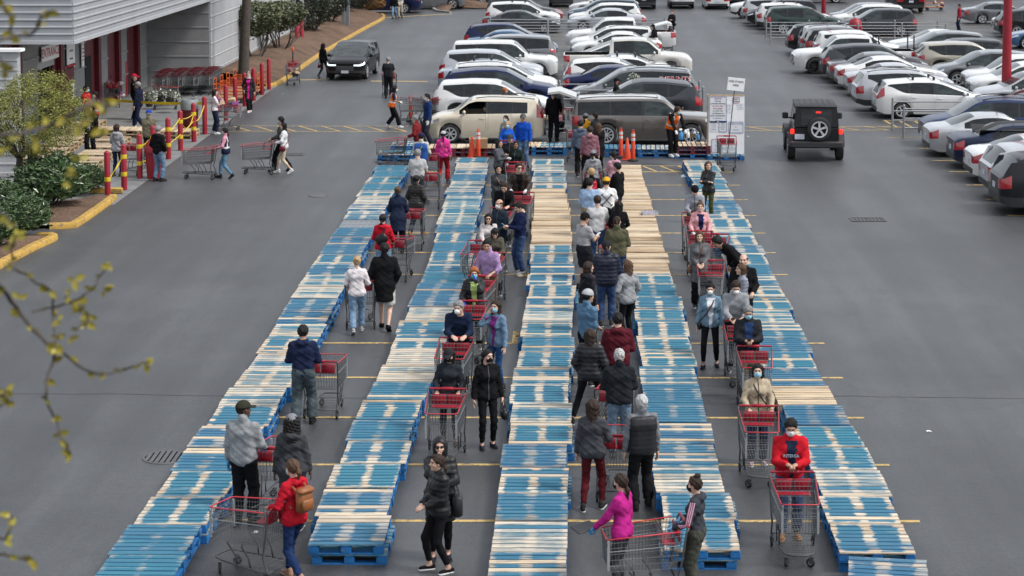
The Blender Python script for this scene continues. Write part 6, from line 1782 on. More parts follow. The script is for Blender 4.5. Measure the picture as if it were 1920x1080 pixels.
            if bk_ == 'sling':
                c = m - J['F'] * (.155 + g) - U * .04; mb.box(*(c * s), .30 * s, .09 * s, .24 * s, bev=.05, M=Matrix.Rotation(.6 * sg, 3, 'Y'))
            else:
                c = J['pel'] + np.array([sg * (.20 + g), .03, -.06]); mb.box(*(c * s), .09 * s, .2 * s, .17 * s, bev=.03)
            q0 = J['neck'] - U * .03 + np.array([-sg * .10, 0, .03 + g])
            if bk_ == 'cross':
                for f in (1, -1): mb.tube([P3(J, s, v) for v in (c + np.array([0, f * .06, .08]), J['pel'] + U * .22 + np.array([sg * .06, 0, 0]) + J['F'] * f * (.15 + g), J['pel'] + U * .40 + np.array([-sg * .05, 0, 0]) + J['F'] * f * (.135 + g), q0)], .012, 5)
            else:
                for f in (1, -1): mb.tube([P3(J, s, v) for v in ((c + U * .08), J['pel'] + U * .40 + np.array([-sg * .05, 0, 0]) + J['F'] * f * (.14 + g), q0)] if f < 0 else [P3(J, s, v) for v in (q0, J['pel'] + U * .40 + J['F'] * (.14 + g), J['pel'] + U * .15 + np.array([sg * .16, 0, 0]) + J['F'] * (.06 + g), c)], .016, 5)
        obj({'backpack': 'backpack', 'tote': 'tote_bag', 'handbag': 'handbag', 'sling': 'sling_bag', 'cross': 'shoulder_bag', 'paperbag': 'bag'}[bk_], mb.mesh('bag', lm, 50), t)
    return t, s, J
# ---------------------------------------------------------------- the people in the photograph
K_ = (.009, .009, .0105); NV = (.014, .02, .05); CH = (.045, .047, .053); GR = (.20, .20, .21); LG = (.42, .42, .43); WH = (.66, .65, .65); RD_ = (.42, .012, .025); MAG = (.52, .025, .26); OLV = (.075, .07, .045); JN = (.028, .055, .13); LJ = (.17, .26, .38); DJ = (.014, .022, .05); MRN = (.085, .012, .02)
SN = ('sneaker', (.03, .03, .03), (.5, .5, .5)); SB = ('sneaker', (.02, .02, .02), (.03, .03, .03)); SW_ = ('sneaker', (.6, .6, .6), (.6, .6, .6)); FL = ('flat', (.02, .02, .03), (.03, .03, .03)); TB = ('sneaker', (.28, .13, .05), (.35, .2, .1))
JB = ('jeans', JN); JD = ('jeans', DJ); JL = ('jeans', LJ); TK = ('trousers', K_); LK = ('leggings', K_)
pp = person
# first aisle: shoppers walking away
pp(548, 862, 1.68, 48, 'woman in a red hoodie with a tan leather backpack pushing a cart', ('hoodie', RD_), ('slim', (.014, .03, .09)), ('pony', 'brown'), fem=True, arms='push', legs='walk', mask='white', bag=('backpack', (.23, .085, .03)), shoes=('sneaker', (.35, .2, .14), (.4, .3, .2)))
pp(457, 753, 1.80, -14, 'man in a mottled grey fleece and dark olive cap seen from behind', ('fleece', (.25, .26, .27)), TK, ('buzz', 'black'), sk='dark', arms=('down', 'push'), hat=('cap', (.03, .03, .02)), ht=-30, gloves=(.1, .35, .6), build=1.1, shoes=SB)
pp(547, 778, 1.68, 2, 'woman in a charcoal hooded sweatshirt with curly black hair and a grey cap', ('hoodie', CH), ('sweat', CH), ('curlylong', 'black'), sk='dark', fem=True, arms='down', hat=('beanie', (.2, .2, .22)), build=1.28, shoes=SN)
pp(568, 610, 1.75, 2, 'man in a navy hoodie with mask straps behind his head', ('hoodie', NV), ('cargo', (.06, .08, .09)), ('short', 'black'), arms='push', mask='white', shoes=SB, legs='relaxed', sk='tan')
pp(669, 481, 1.62, 6, 'blonde woman in a white sweater and light jeans', ('sweater', (.62, .57, .58)), JL, ('bun', 'blond'), fem=True, arms='push', legs='walk', shoes=('sneaker', (.3, .3, .3), (.5, .5, .5)))
pp(721, 456, 1.84, 0, 'tall man in a black knee coat and pale shorts with bare legs', ('coat', K_), ('shorts', (.42, .42, .40)), ('short', 'black'), legs='walk2', arms='pocket', shoes=('flat', K_, K_))
pp(718, 402, 1.64, -6, 'woman in a red hoodie with a black sling bag across her back', ('hoodie', RD_), JL, ('lowpony', 'black'), fem=True, arms='push', bag=('sling', K_, 'l'), hat=('cap', (.03, .03, .035)), ht=160 * 0)
pp(746, 350, 1.68, 0, 'woman in a long navy raincoat with her fair hair in a bun', ('coat', (.016, .022, .045)), TK, ('bun', 'brown'), fem=True, arms='push', build=1.12, shoes=SB)
pp(781, 329, 1.63, -20, 'woman in a dark brown quilted long coat walking away', ('longpuffer', (.02, .017, .015)), JD, ('bun', 'black'), fem=True, arms='pocket', legs='walk', shoes=TB)
pp(783, 280, 1.76, -4, 'grey-haired man in a pale grey T-shirt pushing a cart', ('tee', (.40, .40, .40)), ('trousers', CH), ('short', 'grey'), arms='push', build=1.15)
pp(831, 246, 1.62, -4, 'woman in a bright pink jacket and red trousers', ('jacket', (.62, .045, .25)), ('trousers', (.30, .012, .02)), ('lowpony', 'black'), fem=True, arms='down', hat=('cap', (.4, .4, .4)), legs='relaxed', gloves=K_, bag=('cross', (.2, .1, .06), 'r'))
pp(790, 250, 1.70, -8, 'man in a royal blue puffer vest and navy beanie', ('vestover', (.5, .47, .40)), JB, ('short', 'black'), arms='push', hat=('beanie', (.02, .02, .06)), vest=((.015, .07, .26), False), bag=('cross', (.25, .3, .08), 'l'))
pp(777, 216, 1.74, 78, 'man in a maroon jacket pushing an empty cart leftwards', ('jacket', (.16, .018, .02)), JB, ('short', 'grey'), arms='push', lean=8, build=1.1)
pp(800, 176, 1.86, 110, 'tall store worker in a navy hoodie with a name badge and blue mask', ('hoodie', (.012, .03, .10)), ('trousers', (.03, .03, .04)), ('short', 'black'), arms='down', legs='relaxed', mask='blue', gloves=(.7, .7, .7), group='store workers')
pp(741, 161, 1.64, -80, 'worker in an orange safety vest pushing a train of carts', ('tee', NV), TK, ('bob', 'black'), sk='brown', fem=True, arms='push', legs='walk', lean=10, mask='white', gloves=(.7, .7, .7), shoes=SW_, vest=((.75, .14, .02), True), build=1.15, group='store workers')
pp(728, 107, 1.78, -4, 'grey-haired man in a black shirt pushing a cart away in the lane', ('tee', (.02, .022, .025)), ('trousers', (.015, .016, .02)), ('short', 'grey'), arms='push', build=1.15, shoes=SB)
pp(606, 82, 1.66, -38, 'woman in a black hooded top with a red bag walking by the yellow kerb', ('hoodie', K_), ('slim', (.03, .03, .04)), None or ('long', 'black'), fem=True, legs='walk', hat='hoodup', mask='white', bag=('handbag', (.2, .015, .03), 'l'), gloves=(.1, .2, .5))
pp(739, -10, 1.68, 176, 'person in a black top and light jeans walking in the far lane', ('hoodie', K_), JL, ('short', 'dbrown'), mask='blue', legs='walk', shoes=SB)
pp(750, -12, 1.72, 180, 'person in beige clothes carrying a bag in the far lane', ('jacket', (.5, .46, .40)), ('trousers', (.36, .32, .26)), ('short', 'dbrown'), mask='blue', legs='walk', arms='belly', shoes=SB)
# second aisle: shoppers facing the viewer
pp(825, 822, 1.70, 186, 'woman with a black padded hood up, sunglasses and a phone', ('longpuffer', K_), LK, ('long', 'black'), fem=True, arms=('phone', 'face'), hat='hoodup', sung=True, bag=('tote', (.02, .02, .022), 'l', 1), phone=('l', (.5, .45, .52)), shoes=FL, ht=-8)
pp(819, 853, 1.63, 118, 'woman in a short black puffer with tied hair and white-soled slip-ons', ('puffer', K_), LK, ('lowpony', 'dbrown'), fem=True, arms='belly', legs='relaxed', shoes=('flat', K_, (.6, .6, .6)))
pp(842, 655, 1.62, 178, 'woman in a black cap and black mask holding a cart', ('hoodie', (.02, .024, .03)), LK, ('long', 'black'), fem=True, arms='push', mask='black', hat=('cap', (.02, .02, .024)), hp=-8, shoes=('sandal', (.05, .05, .05), (.1, .1, .1)))
pp(914, 656, 1.64, 196, 'woman in a black jacket and black mask with a small handbag', ('jacket', K_), ('slim', K_), ('lowpony', 'black'), fem=True, arms='down', mask='black', bag=('handbag', K_, 'l'), shoes=FL, ht=30)
pp(860, 565, 1.76, 184, 'man in a navy hoodie with a white dome mask leaning on his cart', ('hoodie', (.012, .02, .045)), TK, ('short', 'grey'), arms='lean', lean=24, mask='dome', ht=-25, build=1.15)
pp(929, 564, 1.66, 140, 'woman in a denim jacket over a purple top touching her mask', ('jacket', (.13, .21, .31), 'denim'), ('slim', (.02, .06, .16)), ('long', 'dbrown'), fem=True, arms=('down', 'face'), mask='blue', inner=(.16, .03, .16), ht=15)
pp(889, 502, 1.64, 178, 'ginger woman in a black puffer over a lime top with a green mask', ('puffer', K_), TK, ('curlytop', 'ginger'), fem=True, arms=('face', 'push'), mask='green', inner=(.36, .46, .16), gloves=(.06, .10, .5), hp=-10, build=1.1)
pp(913, 449, 1.78, 150, 'man in a lilac shirt with a black scarf over his shoulder', ('rolled', (.33, .22, .40)), ('trousers', (.12, .08, .05)), ('short', 'black'), arms='push', ht=20, hp=-16, lean=8, sk='tan')
pp(928, 428, 1.62, 182, 'person with a dark fringe in an olive pullover leaning on a cart', ('sweater', (.085, .08, .06)), JD, ('fringe', 'black'), fem=True, arms='lean', lean=22, sung=True, hp=-8)
pp(916, 401, 1.64, 184, 'long-haired woman in sunglasses and a pale sweater', ('sweater', (.50, .46, .45)), JD, ('long', 'black'), fem=True, arms='lean', lean=10, sung=True)
pp(936, 374, 1.74, 138, 'balding man in a navy windbreaker with a white mask', ('jacket', (.02, .03, .045)), JD, ('bald', 'black'), arms='push', mask='white', sk='tan')
pp(973, 380, 1.72, 112, 'man in a navy hoodie and jeans looking at his phone, standing in the aisle', ('hoodie', (.010, .016, .05)), JB, ('short', 'black'), arms='phone', phone=('l', (.3, .5, .6)), hp=-24, shoes=('sneaker', (.25, .25, .25), (.4, .4, .4)))
pp(945, 342, 1.76, 182, 'man in a black jacket resting on a cart with sunglasses on his head', ('jacket', K_), TK, ('short', 'dbrown'), arms='lean', lean=26, hp=-20, phone=('r',), build=1.12)
pp(935, 310, 1.66, 192, 'woman in a charcoal coat with a brown bag and slick dark hair', ('coat', (.05, .054, .06)), TK, ('bun', 'black'), fem=True, arms='belly', bag=('cross', (.16, .06, .03), 'l'), sk='tan')
pp(973, 306, 1.82, 176, 'bearded man in sunglasses and a brown leather jacket', ('leather', (.035, .024, .018)), TK, ('short', 'dbrown'), arms='push', lean=14, sung=True, inner=K_, gloves=(.6, .6, .6), ht=18)
pp(936, 262, 1.68, -112, 'woman in a grey blazer with long black hair turned sideways', ('suit', (.075, .08, .09)), TK, ('long', 'black'), fem=True, arms='phone', gloves=(.6, .6, .6), sk='tan')
pp(967, 265, 1.62, 160, 'woman with glasses in a dark green jacket gripping a cart', ('jacket', (.014, .022, .02)), TK, ('lowpony', 'black'), sk='brown', fem=True, arms='push', gloves=(.5, .5, .5), ht=30, build=1.12)
pp(956, 253, 1.74, 168, 'man in a black and white cap looking down at his hands', ('jacket', (.02, .02, .022)), TK, ('short', 'black'), arms='phone', hat=('cap', (.05, .05, .05)), hp=-18)
pp(951, 228, 1.62, 180, 'fair woman in a blue hoodie with a blue mask pushing a cart', ('hoodie', (.015, .09, .42)), JD, ('bob', 'blond'), fem=True, arms='push', mask='blue', gloves=(.6, .35, .5), build=1.1)
pp(981, 214, 1.80, 160, 'man in a royal blue sweater and jeans with a grey cap', ('sweater', (.012, .07, .40)), ('jeans', (.10, .17, .28)), ('short', 'black'), arms='down', hat=('cap', (.08, .09, .10)), ht=25, sk='tan')
pp(948, 217, 1.64, 150, 'woman with tied black hair and a mask behind the blue hoodie', ('jacket', (.2, .21, .22)), TK, ('pony', 'black'), fem=True, mask='blue')
pp(1038, 170, 1.82, -12, 'man in a black suit standing behind the beige car', ('suit', K_), ('trousers', (.013, .014, .02)), ('short', 'grey'), arms=('down', 'out'), shoes=SB, group='people around the parked cars')
pp(1050, 163, 1.72, -60, 'grey-haired man in a dark jacket between the beige car and the white SUV', ('jacket', (.05, .05, .055)), TK, ('short', 'white'), group='people around the parked cars')
pp(947, 165, 1.62, -80, 'red-haired woman half hidden behind the beige car roof', ('jacket', (.04, .04, .05)), TK, ('curlytop', 'ginger'), fem=True, group='people around the parked cars')
# third aisle: shoppers seen from behind
MG = pp(1163, 889, 1.64, 62, 'woman in a magenta running top and patterned leggings holding a black folder', ('sweater', (.42, .02, .20), 'weave'), ('capri', (.05, .05, .06)), ('lowpony', 'dbrown'), fem=True, arms=('out', 'down'), mask='black', gloves=(.06, .30, .6), shoes=SN)
GIRL = pp(1302, 894, 1.60, 72, 'girl in a charcoal track top with pink sleeve stripes pushing a cart', ('hoodie', (.04, .043, .052)), ('cargo', (.05, .052, .04)), ('topbun', 'dbrown'), fem=True, arms='push', mask='black', gloves=(.25, .5, .75), shoes=SN)
pp(1112, 749, 1.68, -10, 'woman with long dark hair, a slate jacket and burgundy trousers', ('jacket', (.05, .052, .06)), ('slim', (.075, .010, .014)), ('long', 'dbrown'), fem=True, arms=('down', 'push'), build=1.1, shoes=('sneaker', (.03, .03, .03), (.6, .6, .6)), legs='relaxed')
pp(1203, 741, 1.72, 14, 'white-haired man in a black quilted vest over grey sleeves', ('vestover', (.16, .165, .18)), TK, ('short', 'white'), arms='down', legs='relaxed', vest=((.014, .014, .017), False), shoes=SB)
pp(1161, 654, 1.78, 2, 'white-haired man in a black jacket and faded jeans', ('leather', (.016, .018, .022), 'weave'), ('jeans', (.13, .19, .26)), ('buzz', 'white'), arms='push', build=1.22, shoes=SB)
pp(1107, 617, 1.70, -8, 'woman in a black puffer with very long dark hair and spread legs', ('puffer', (.014, .014, .018)), LK, ('long', 'dbrown'), fem=True, arms='pocket', legs='wide', shoes=SN)
pp(1158, 587, 1.80, 2, 'man in a maroon hooded jacket seen from behind', ('hoodie', MRN), TK, ('short', 'black'), arms='push', build=1.2)
pp(1103, 544, 1.78, -46, 'bearded man in a denim shirt and pale grey beanie', ('rolled', (.085, .17, .27), 'denim'), TK, ('short', 'black'), arms='belly', hat=('beanie', (.36, .37, .38)), sk='tan')
pp(1104, 491, 1.68, -58, 'woman in a black hooded top with a dark bob turned right', ('hoodie', (.018, .018, .022)), ('trousers', (.04, .045, .03)), ('bob', 'dbrown'), fem=True, arms='down', bag=('cross', K_, 'l'))
pp(1176, 488, 1.70, 34, 'woman in a grey fleece with long brown hair and black leggings', ('fleece', (.26, .265, .275)), LK, ('long', 'brown'), fem=True, arms='pocket', legs='relaxed', shoes=SB)
pp(1137, 452, 1.80, 0, 'man in a navy puffer jacket and black backwards cap', ('puffer', (.012, .015, .03)), JB, ('buzz', 'dbrown'), arms='push', hat=('cap', (.02, .02, .025)), build=1.22)
pp(1157, 406, 1.80, -4, 'man in an olive T-shirt seen from behind', ('rolled', (.09, .085, .05)), JB, ('buzz', 'dbrown'), arms='push', build=1.2)
pp(1097, 400, 1.77, -52, 'man in a grey and maroon T-shirt, red-brimmed cap and black shorts', ('tee', (.36, .34, .35)), ('shorts', (.02, .02, .024)), ('short', 'black'), sk='tan', arms='phone', hat=('cap', K_), phone=('r', (.7, .7, .7)), hp=-15, inner=(.18, .02, .035))
pp(1120, 367, 1.77, 2, 'man in a light grey T-shirt and jeans with short dark hair', ('tee', (.52, .51, .51)), JB, ('short', 'dbrown'), arms='push', build=1.12)
pp(1160, 377, 1.66, 4, 'woman in a plain black sweater with shoulder-length black hair', ('sweater', K_), TK, ('long', 'black'), fem=True, arms='push', build=1.12)
pp(1106, 335, 1.77, -14, 'man in a pale blue sweater with a mask', ('sweater', (.28, .39, .55)), ('shorts', (.2, .17, .12)), ('short', 'black'), arms='push', mask='white', build=1.1)
A_ = pp(1137, 333, 1.78, 2, 'man in a white T-shirt with crossed arrows and a yellow cap', ('tee', (.70, .70, .70)), TK, ('short', 'dbrown'), arms='push', hat=('cap', (.62, .33, .02)), build=1.15)
pp(1157, 305, 1.78, 58, 'man in a black sweater with folded arms facing left', ('sweater', K_), JD, ('short', 'black'), arms='cross', build=1.1, sk='tan')
pp(1109, 316, 1.64, 4, 'blonde woman with red backpack straps over black', ('jacket', K_), JD, ('curlytop', 'blond'), fem=True, arms='push', bag=('backpack', (.40, .012, .03)))
pp(1150, 284, 1.66, 30, 'woman in a dusty pink hoodie with tied dark hair', ('hoodie', (.44, .24, .30)), TK, ('lowpony', 'black'), fem=True, arms='cross', mask='white', bag=('cross', (.04, .06, .05), 'r'))
pp(1112, 282, 1.68, 0, 'woman in a grey hoodie and grey cap with a ponytail', ('hoodie', (.25, .26, .28)), TK, ('lowpony', 'black'), fem=True, arms='push', hat=('cap', (.2, .21, .23)))
pp(1106, 237, 1.80, 0, 'man in a mauve hoodie seen from behind', ('hoodie', (.22, .10, .125)), TK, ('short', 'dbrown'), arms='down', build=1.15)
pp(1089, 226, 1.78, 2, 'man in a slate blue hoodie left of the mauve one', ('hoodie', (.085, .105, .145)), TK, ('short', 'black'), arms='down', build=1.12)
pp(1098, 213, 1.68, -18, 'woman in a mustard jacket and grey cap', ('jacket', (.55, .27, .02)), TK, ('lowpony', 'black'), fem=True, hat=('cap', (.12, .12, .13)))
pp(1115, 211, 1.74, 60, 'man in a black jacket with a blue mask by the mustard jacket', ('jacket', (.02, .02, .023)), TK, ('short', 'black'), mask='blue', arms='down')
pp(1122, 231, 1.66, 20, 'woman with long fair hair over a black coat, beside the mauve hoodie', ('coat', K_), TK, ('long', 'brown'), fem=True, arms='belly')
pp(1271, 201, 1.78, -150, 'young worker in an orange safety vest stooping over the supply stack', ('jacket', K_), TK, ('curlytop', 'dbrown'), arms='reach', lean=32, mask='blue', gloves=(.7, .7, .7), shoes=SW_, vest=((.80, .13, .01), True), z0=.287, group='store workers', ht=25)
pp(1157, 147, 1.76, -95, 'man in a black cap and red mask among the parked cars', ('jacket', K_), TK, ('short', 'black'), hat=('cap', K_), mask='red', arms='push', group='people around the parked cars')
# fourth aisle: facing the viewer
RJ = pp(1483, 786, 1.74, 178, 'man in a red jacket over a printed navy T-shirt with a white mask', ('jacket', (.46, .012, .022)), JB, ('short', 'black'), arms='phone', mask='white', inner=(.016, .024, .05), hp=-22, lean=6, sk='tan', shoes=TB, build=1.1)
pp(1421, 683, 1.63, 186, 'woman in a beige field jacket with a blue mask pushing a cart', ('jacket', (.40, .33, .235)), JD, ('bob', 'black'), fem=True, arms='push', mask='blue', ht=-18, bag=('cross', K_, 'l'), shoes=('sneaker', (.4, .3, .3), (.5, .5, .5)))
pp(1403, 574, 1.72, 180, 'silver-haired man in a blue and black jacket tapping his phone', ('jacket', (.02, .022, .026)), ('trousers', (.12, .09, .06)), ('short', 'grey'), arms='phone', mask='blue', inner=(.02, .045, .12), phone=('l',), hp=-20, lean=6, build=1.25, sk='tan')
pp(1380, 527, 1.80, 180, 'man in a grey hoodie with a white dome mask using his phone', ('hoodie', (.25, .26, .275)), TK, ('short', 'dbrown'), arms='lean', lean=16, mask='dome', phone=('r',), hp=-22, build=1.1)
pp(1332, 531, 1.66, 174, 'woman in a denim jacket, white top and black leggings with a high bun', ('jacket', (.15, .24, .32), 'denim'), LK, ('topbun', 'black'), fem=True, arms='down', mask='dome', inner=(.65, .65, .68), hp=-12, bag=('cross', K_, 'r'), shoes=FL, legs='relaxed')
pp(1389, 495, 1.64, 100, 'woman with a brown bob in a pale grey puffer turned to the left', ('puffer', (.22, .23, .28)), TK, ('bob', 'brown'), fem=True, arms='belly', sk='light')
pp(1394, 477, 1.82, 172, 'balding man with glasses in a black jacket', ('jacket', K_), TK, ('bald', 'dbrown'), arms='push', build=1.2, inner=(.03, .03, .03))
pp(1312, 434, 1.68, 182, 'woman in a grey wool coat with shoulder-length fair hair', ('coat', (.12, .12, .125)), TK, ('long', 'brown'), fem=True, arms=('belly', 'belly'), bag=('cross', (.15, .06, .04), 'r'))
pp(1345, 444, 1.78, 108, 'man in a black sweater bending towards the grey coat', ('sweater', K_), TK, ('curlytop', 'black'), arms='belly', lean=48, hp=-10, sk='tan')
pp(1313, 379, 1.68, 182, 'woman in a pale pink jacket with her hair up', ('jacket', (.58, .30, .31)), JD, ('topbun', 'brown'), fem=True, arms='push', inner=(.012, .016, .06), build=1.12, gloves=(.6, .6, .6))
pp(1303, 349, 1.74, 178, 'man in a grey zip jacket and black beanie leaning on a cart', ('jacket', (.26, .275, .31)), TK, ('short', 'black'), arms='lean', lean=20, hat=('beanie', K_), hp=-20, phone=('r',))
pp(1328, 303, 1.70, 150, 'woman in a black leather jacket with long brown hair and folded arms', ('leather', (.012, .014, .017)), ('slim', (.05, .055, .02)), ('long', 'brown'), fem=True, arms='cross', ht=40)
# around the entrance
GE = 'people near the entrance'
pp(219, 233, 1.68, -18, 'woman in a grey hoodie with a thin shoulder strap behind the bollards', ('hoodie', (.28, .28, .29)), ('slim', NV), ('bob', 'dbrown'), fem=True, arms='push', bag=('cross', K_, 'r'), group=GE)
pp(279, 207, 1.76, -4, 'man in an olive jacket and bright blue cap', ('jacket', (.15, .135, .09)), TK, ('short', 'grey'), arms='belly', hat=('beanie', (.015, .05, .32)), group=GE, build=1.15)
pp(297, 236, 1.74, -30, 'man in a black hooded top and faded jeans by the red waste bin', ('hoodie', K_), ('jeans', (.13, .20, .30)), ('short', 'grey'), arms='pocket', group=GE, shoes=SB)
pp(421, 240, 1.62, 84, 'woman in a navy vest over pink sleeves pushing a long cart', ('vestover', (.55, .24, .31)), ('slim', (.10, .20, .30)), ('lowpony', 'black'), fem=True, arms='push', legs='walk', mask='blue', vest=((.014, .016, .04), True), group='shoppers crossing the lane', shoes=SB)
pp(526, 219, 1.80, 84, 'man in a camouflage top behind the woman in white', ('jacket', (.06, .06, .055)), TK, ('short', 'black'), arms='push', legs='walk2', mask='blue', group='shoppers crossing the lane', shoes=SB)
pp(531, 230, 1.66, 88, 'woman in a loose white jacket with long black hair', ('jacket', (.62, .62, .63)), ('capri', (.5, .42, .32)), ('long', 'black'), fem=True, arms='push', legs='walk', group='shoppers crossing the lane', shoes=SW_, bag=('cross', (.12, .01, .02), 'l'))
pp(403, 168, 1.65, -70, 'woman in a white T-shirt standing with a loaded cart', ('tee', (.62, .6, .63)), JD, ('bob', 'black'), fem=True, arms='phone', group=GE, shoes=SW_, build=1.1)
pp(466, 134, 1.68, 176, 'woman in a headscarf, dark coat and pink top leaning on a bollard', ('coat', (.03, .026, .026)), TK, ('long', 'black'), fem=True, arms=('down', 'pocket'), hat=('scarf', (.45, .38, .33)), inner=(.62, .02, .25), legs='cross', group=GE, shoes=('sneaker', (.55, .45, .4), (.6, .6, .6)))
pp(162, 161, 1.82, -110, 'store greeter in a red jacket with a blue mask', ('jacket', (.36, .012, .025)), TK, ('short', 'black'), sk='brown', arms='belly', mask='blue', group='store workers')
pp(178, 172, 1.72, 100, 'store worker in a red vest over black sleeves', ('vestover', K_), TK, ('short', 'black'), arms='push', mask='blue', vest=((.42, .014, .03), True), group='store workers')
pp(168, 197, 1.74, 172, 'young man with headphones in a dark open jacket', ('jacket', K_), TK, ('short', 'black'), arms='down', inner=(.4, .38, .37), group=GE, shoes=SB)
pp(258, 154, 1.80, 74, 'grey-capped man in a navy jacket with a blue armband walking left', ('jacket', (.012, .014, .03)), ('trousers', NV), ('short', 'grey'), arms='down', legs='walk', group=GE, shoes=SW_, hat=('cap', (.3, .3, .29)))
pp(252, 139, 1.80, -80, 'man in a red cap and black clothes beside the flower cart', ('jacket', K_), TK, ('short', 'grey'), arms='push', hat=('cap', (.42, .012, .03)), group=GE)
pp(60, 232, 1.74, 60, 'person in dark striped track trousers behind the clipped tree', ('jacket', (.10, .14, .30)), TK, ('short', 'black'), arms='down', group=GE)
# far lane and parked cars
pp(1260, 20, 1.68, 165, 'woman in black with a shoulder bag standing in the far centre lane', ('jacket', K_), LK, ('short', 'brown'), fem=True, arms='phone', bag=('cross', K_, 'l'), group='people around the parked cars', shoes=SB)
pp(1224, 46, 1.76, 70, 'man in a black cap and white shorts loading the open hatchback', ('jacket', K_), ('shorts', (.5, .5, .5)), ('short', 'black'), arms='push', lean=10, hat=('cap', K_), group='people around the parked cars')
pp(1798, 8, 1.70, 90, 'person in red at the far right beside the grey saloon', ('jacket', (.3, .02, .04)), JD, ('short', 'black'), group='people around the parked cars')
# the driver of the beige car
def sit_driver():
    q = SOUL.location
    t, s, J = pp(0, 0, 1.72, 90, 'driver with dark hair seated in the beige boxy car', ('suit', (.03, .03, .035)), TK, ('short', 'black'), arms='wheel', legs='sit', group='people around the parked cars', at=(q.x + .05, q.y - .40, .0), z0=.12)
    return t
sit_driver()
for o_ in list(SOUL.children):   # the driver's window is rolled down
    if o_.name.startswith('side_window') and o_.data.polygons and sum(v.co.x for v in o_.data.vertices) < 0 and max(v.co.y for v in o_.data.vertices) > .6:
        bpy.data.objects.remove(o_)
# every cart stands with its handle at the hands of whoever pushes it
for c in CARTOBJ:
    for key, (who, dx) in HOLD.items():
        if not c['label'].startswith(key): continue
        for t, f, a, s_, face in PEOPLE:
            if who in t['label']:
                h = c.rotation_euler.z; d = Vector((-math.sin(h), math.cos(h), 0)); r = {'push': .28 * s_ + .54, 'lean': .80}.get(a, .78) - (.14 if 'track top' in who or 'backpack' in who else 0)
                c.location = t.location + d * r + Vector((d.y, -d.x, 0)) * (dx if d.y > -.5 else -dx); c.location.z = 0
# prints and marks on clothes
t, s, J = GIRL
for q in (-.028, 0, .028):
    pts = [J['shl'] + np.array([-.055, q, .02]), J['shl'] * .5 + J['ell'] * .5 + np.array([-.068, q, 0]), J['ell'] + np.array([-.058, q * .8, -.012]), J['ell'] * .45 + J['wrl'] * .55 + np.array([-.05, q * .5, q * .5])]
    mb = MB(); mb.tube([P3(J, s, p) for p in pts], .0085, 5); obj('sleeve_stripe', mb.mesh('sleeve_stripe', cloth((.62, .34, .44))), t)
t, s, J = RJ
c = (J['pel'] + J['U'] * .30 + J['F'] * .150) * s
text('INTERGA', .055, t, [float(x) for x in c], (PI / 2 - rad(6), 0, PI), plain('pale_blue_print', (.3, .42, .5), .7), ext=.012)
t, s, J = A_
def back_mark(t, s, J, fn, h):
    c = (J['pel'] + J['U'] * h - J['F'] * .152) * s
    o = fn(t, c, s); return o
mb = MB(); c = (J['pel'] + J['U'] * .27 - J['F'] * .140) * s
for a, b in (((-.12, -.14), (.12, .12)), ((.12, -.14), (-.12, .12))):
    d = Vector((b[0] - a[0], 0, b[1] - a[1])).normalized(); n = Vector((-d.z, 0, d.x)) * .012
    A1, B1 = Vector((a[0], 0, a[1])), Vector((b[0], 0, b[1]))
    mb.add([A1 + n, A1 - n, B1 - n, B1 + n], [(0, 1, 2, 3)])
    for q, sg in ((A1, 1), (B1, -1)):
        mb.add([q + d * .075 * sg + n * 5 * 0 + Vector((0, 0, 0)), q + n * 5.2 - d * .01 * sg, q - d * .02 * sg, q - n * 5.2 - d * .01 * sg][1:] + [q + d * .015 * sg], [(0, 1, 2, 3)])
ob = obj('print', mb.mesh('print', BLKT), t, [float(x) for x in c + np.array([0, -.022, 0])])
sd = ob.modifiers.new('depth', 'SOLIDIFY'); sd.thickness = .012
# ---------------------------------------------------------------- plants
def leafm(name, cols, rough=.5):
    m, t, b = nodes(name)
    oi = t.nodes.new('ShaderNodeNewGeometry')
    n = noise_(t, ocoord(t), 3.0, 3)
    f = math_(t, 'ADD', math_(t, 'MULTIPLY', oi.outputs['Random Per Island'], .7), math_(t, 'MULTIPLY', n, .3))
    r = ramp(t, f, [(i / (len(cols) - 1) * .7 + .15, c) for i, c in enumerate(cols)])
    t.links.new(r.outputs[0], b.inputs['Base Color']); b.inputs['Roughness'].default_value = rough
    b.inputs['Subsurface Weight'].default_value = 0
    return m
BARK = plain('tree_bark', (.065, .052, .042), .9, 0, .35, 9, .9, 26)
L_TREE = leafm('clipped_tree_leaves', [(.065, .08, .012), (.18, .19, .032), (.36, .35, .075)])
L_RHO = leafm('rhododendron_leaves', [(.014, .032, .011), (.055, .105, .034), (.15, .21, .10)], .3)
L_HOL = leafm('evergreen_shrub_leaves', [(.010, .017, .009), (.024, .036, .016), (.05, .062, .03)], .4)
L_FLW = leafm('cream_blossom_leaves', [(.02, .035, .012), (.06, .08, .03), (.09, .11, .04), (.26, .25, .17)], .6)
L_SPR = leafm('spring_leaves', [(.15, .16, .015), (.28, .25, .02), (.25, .13, .02)], .45)
L_RED = leafm('rusty_shrub_leaves', [(.08, .05, .015), (.22, .09, .02), (.30, .16, .04)], .6)
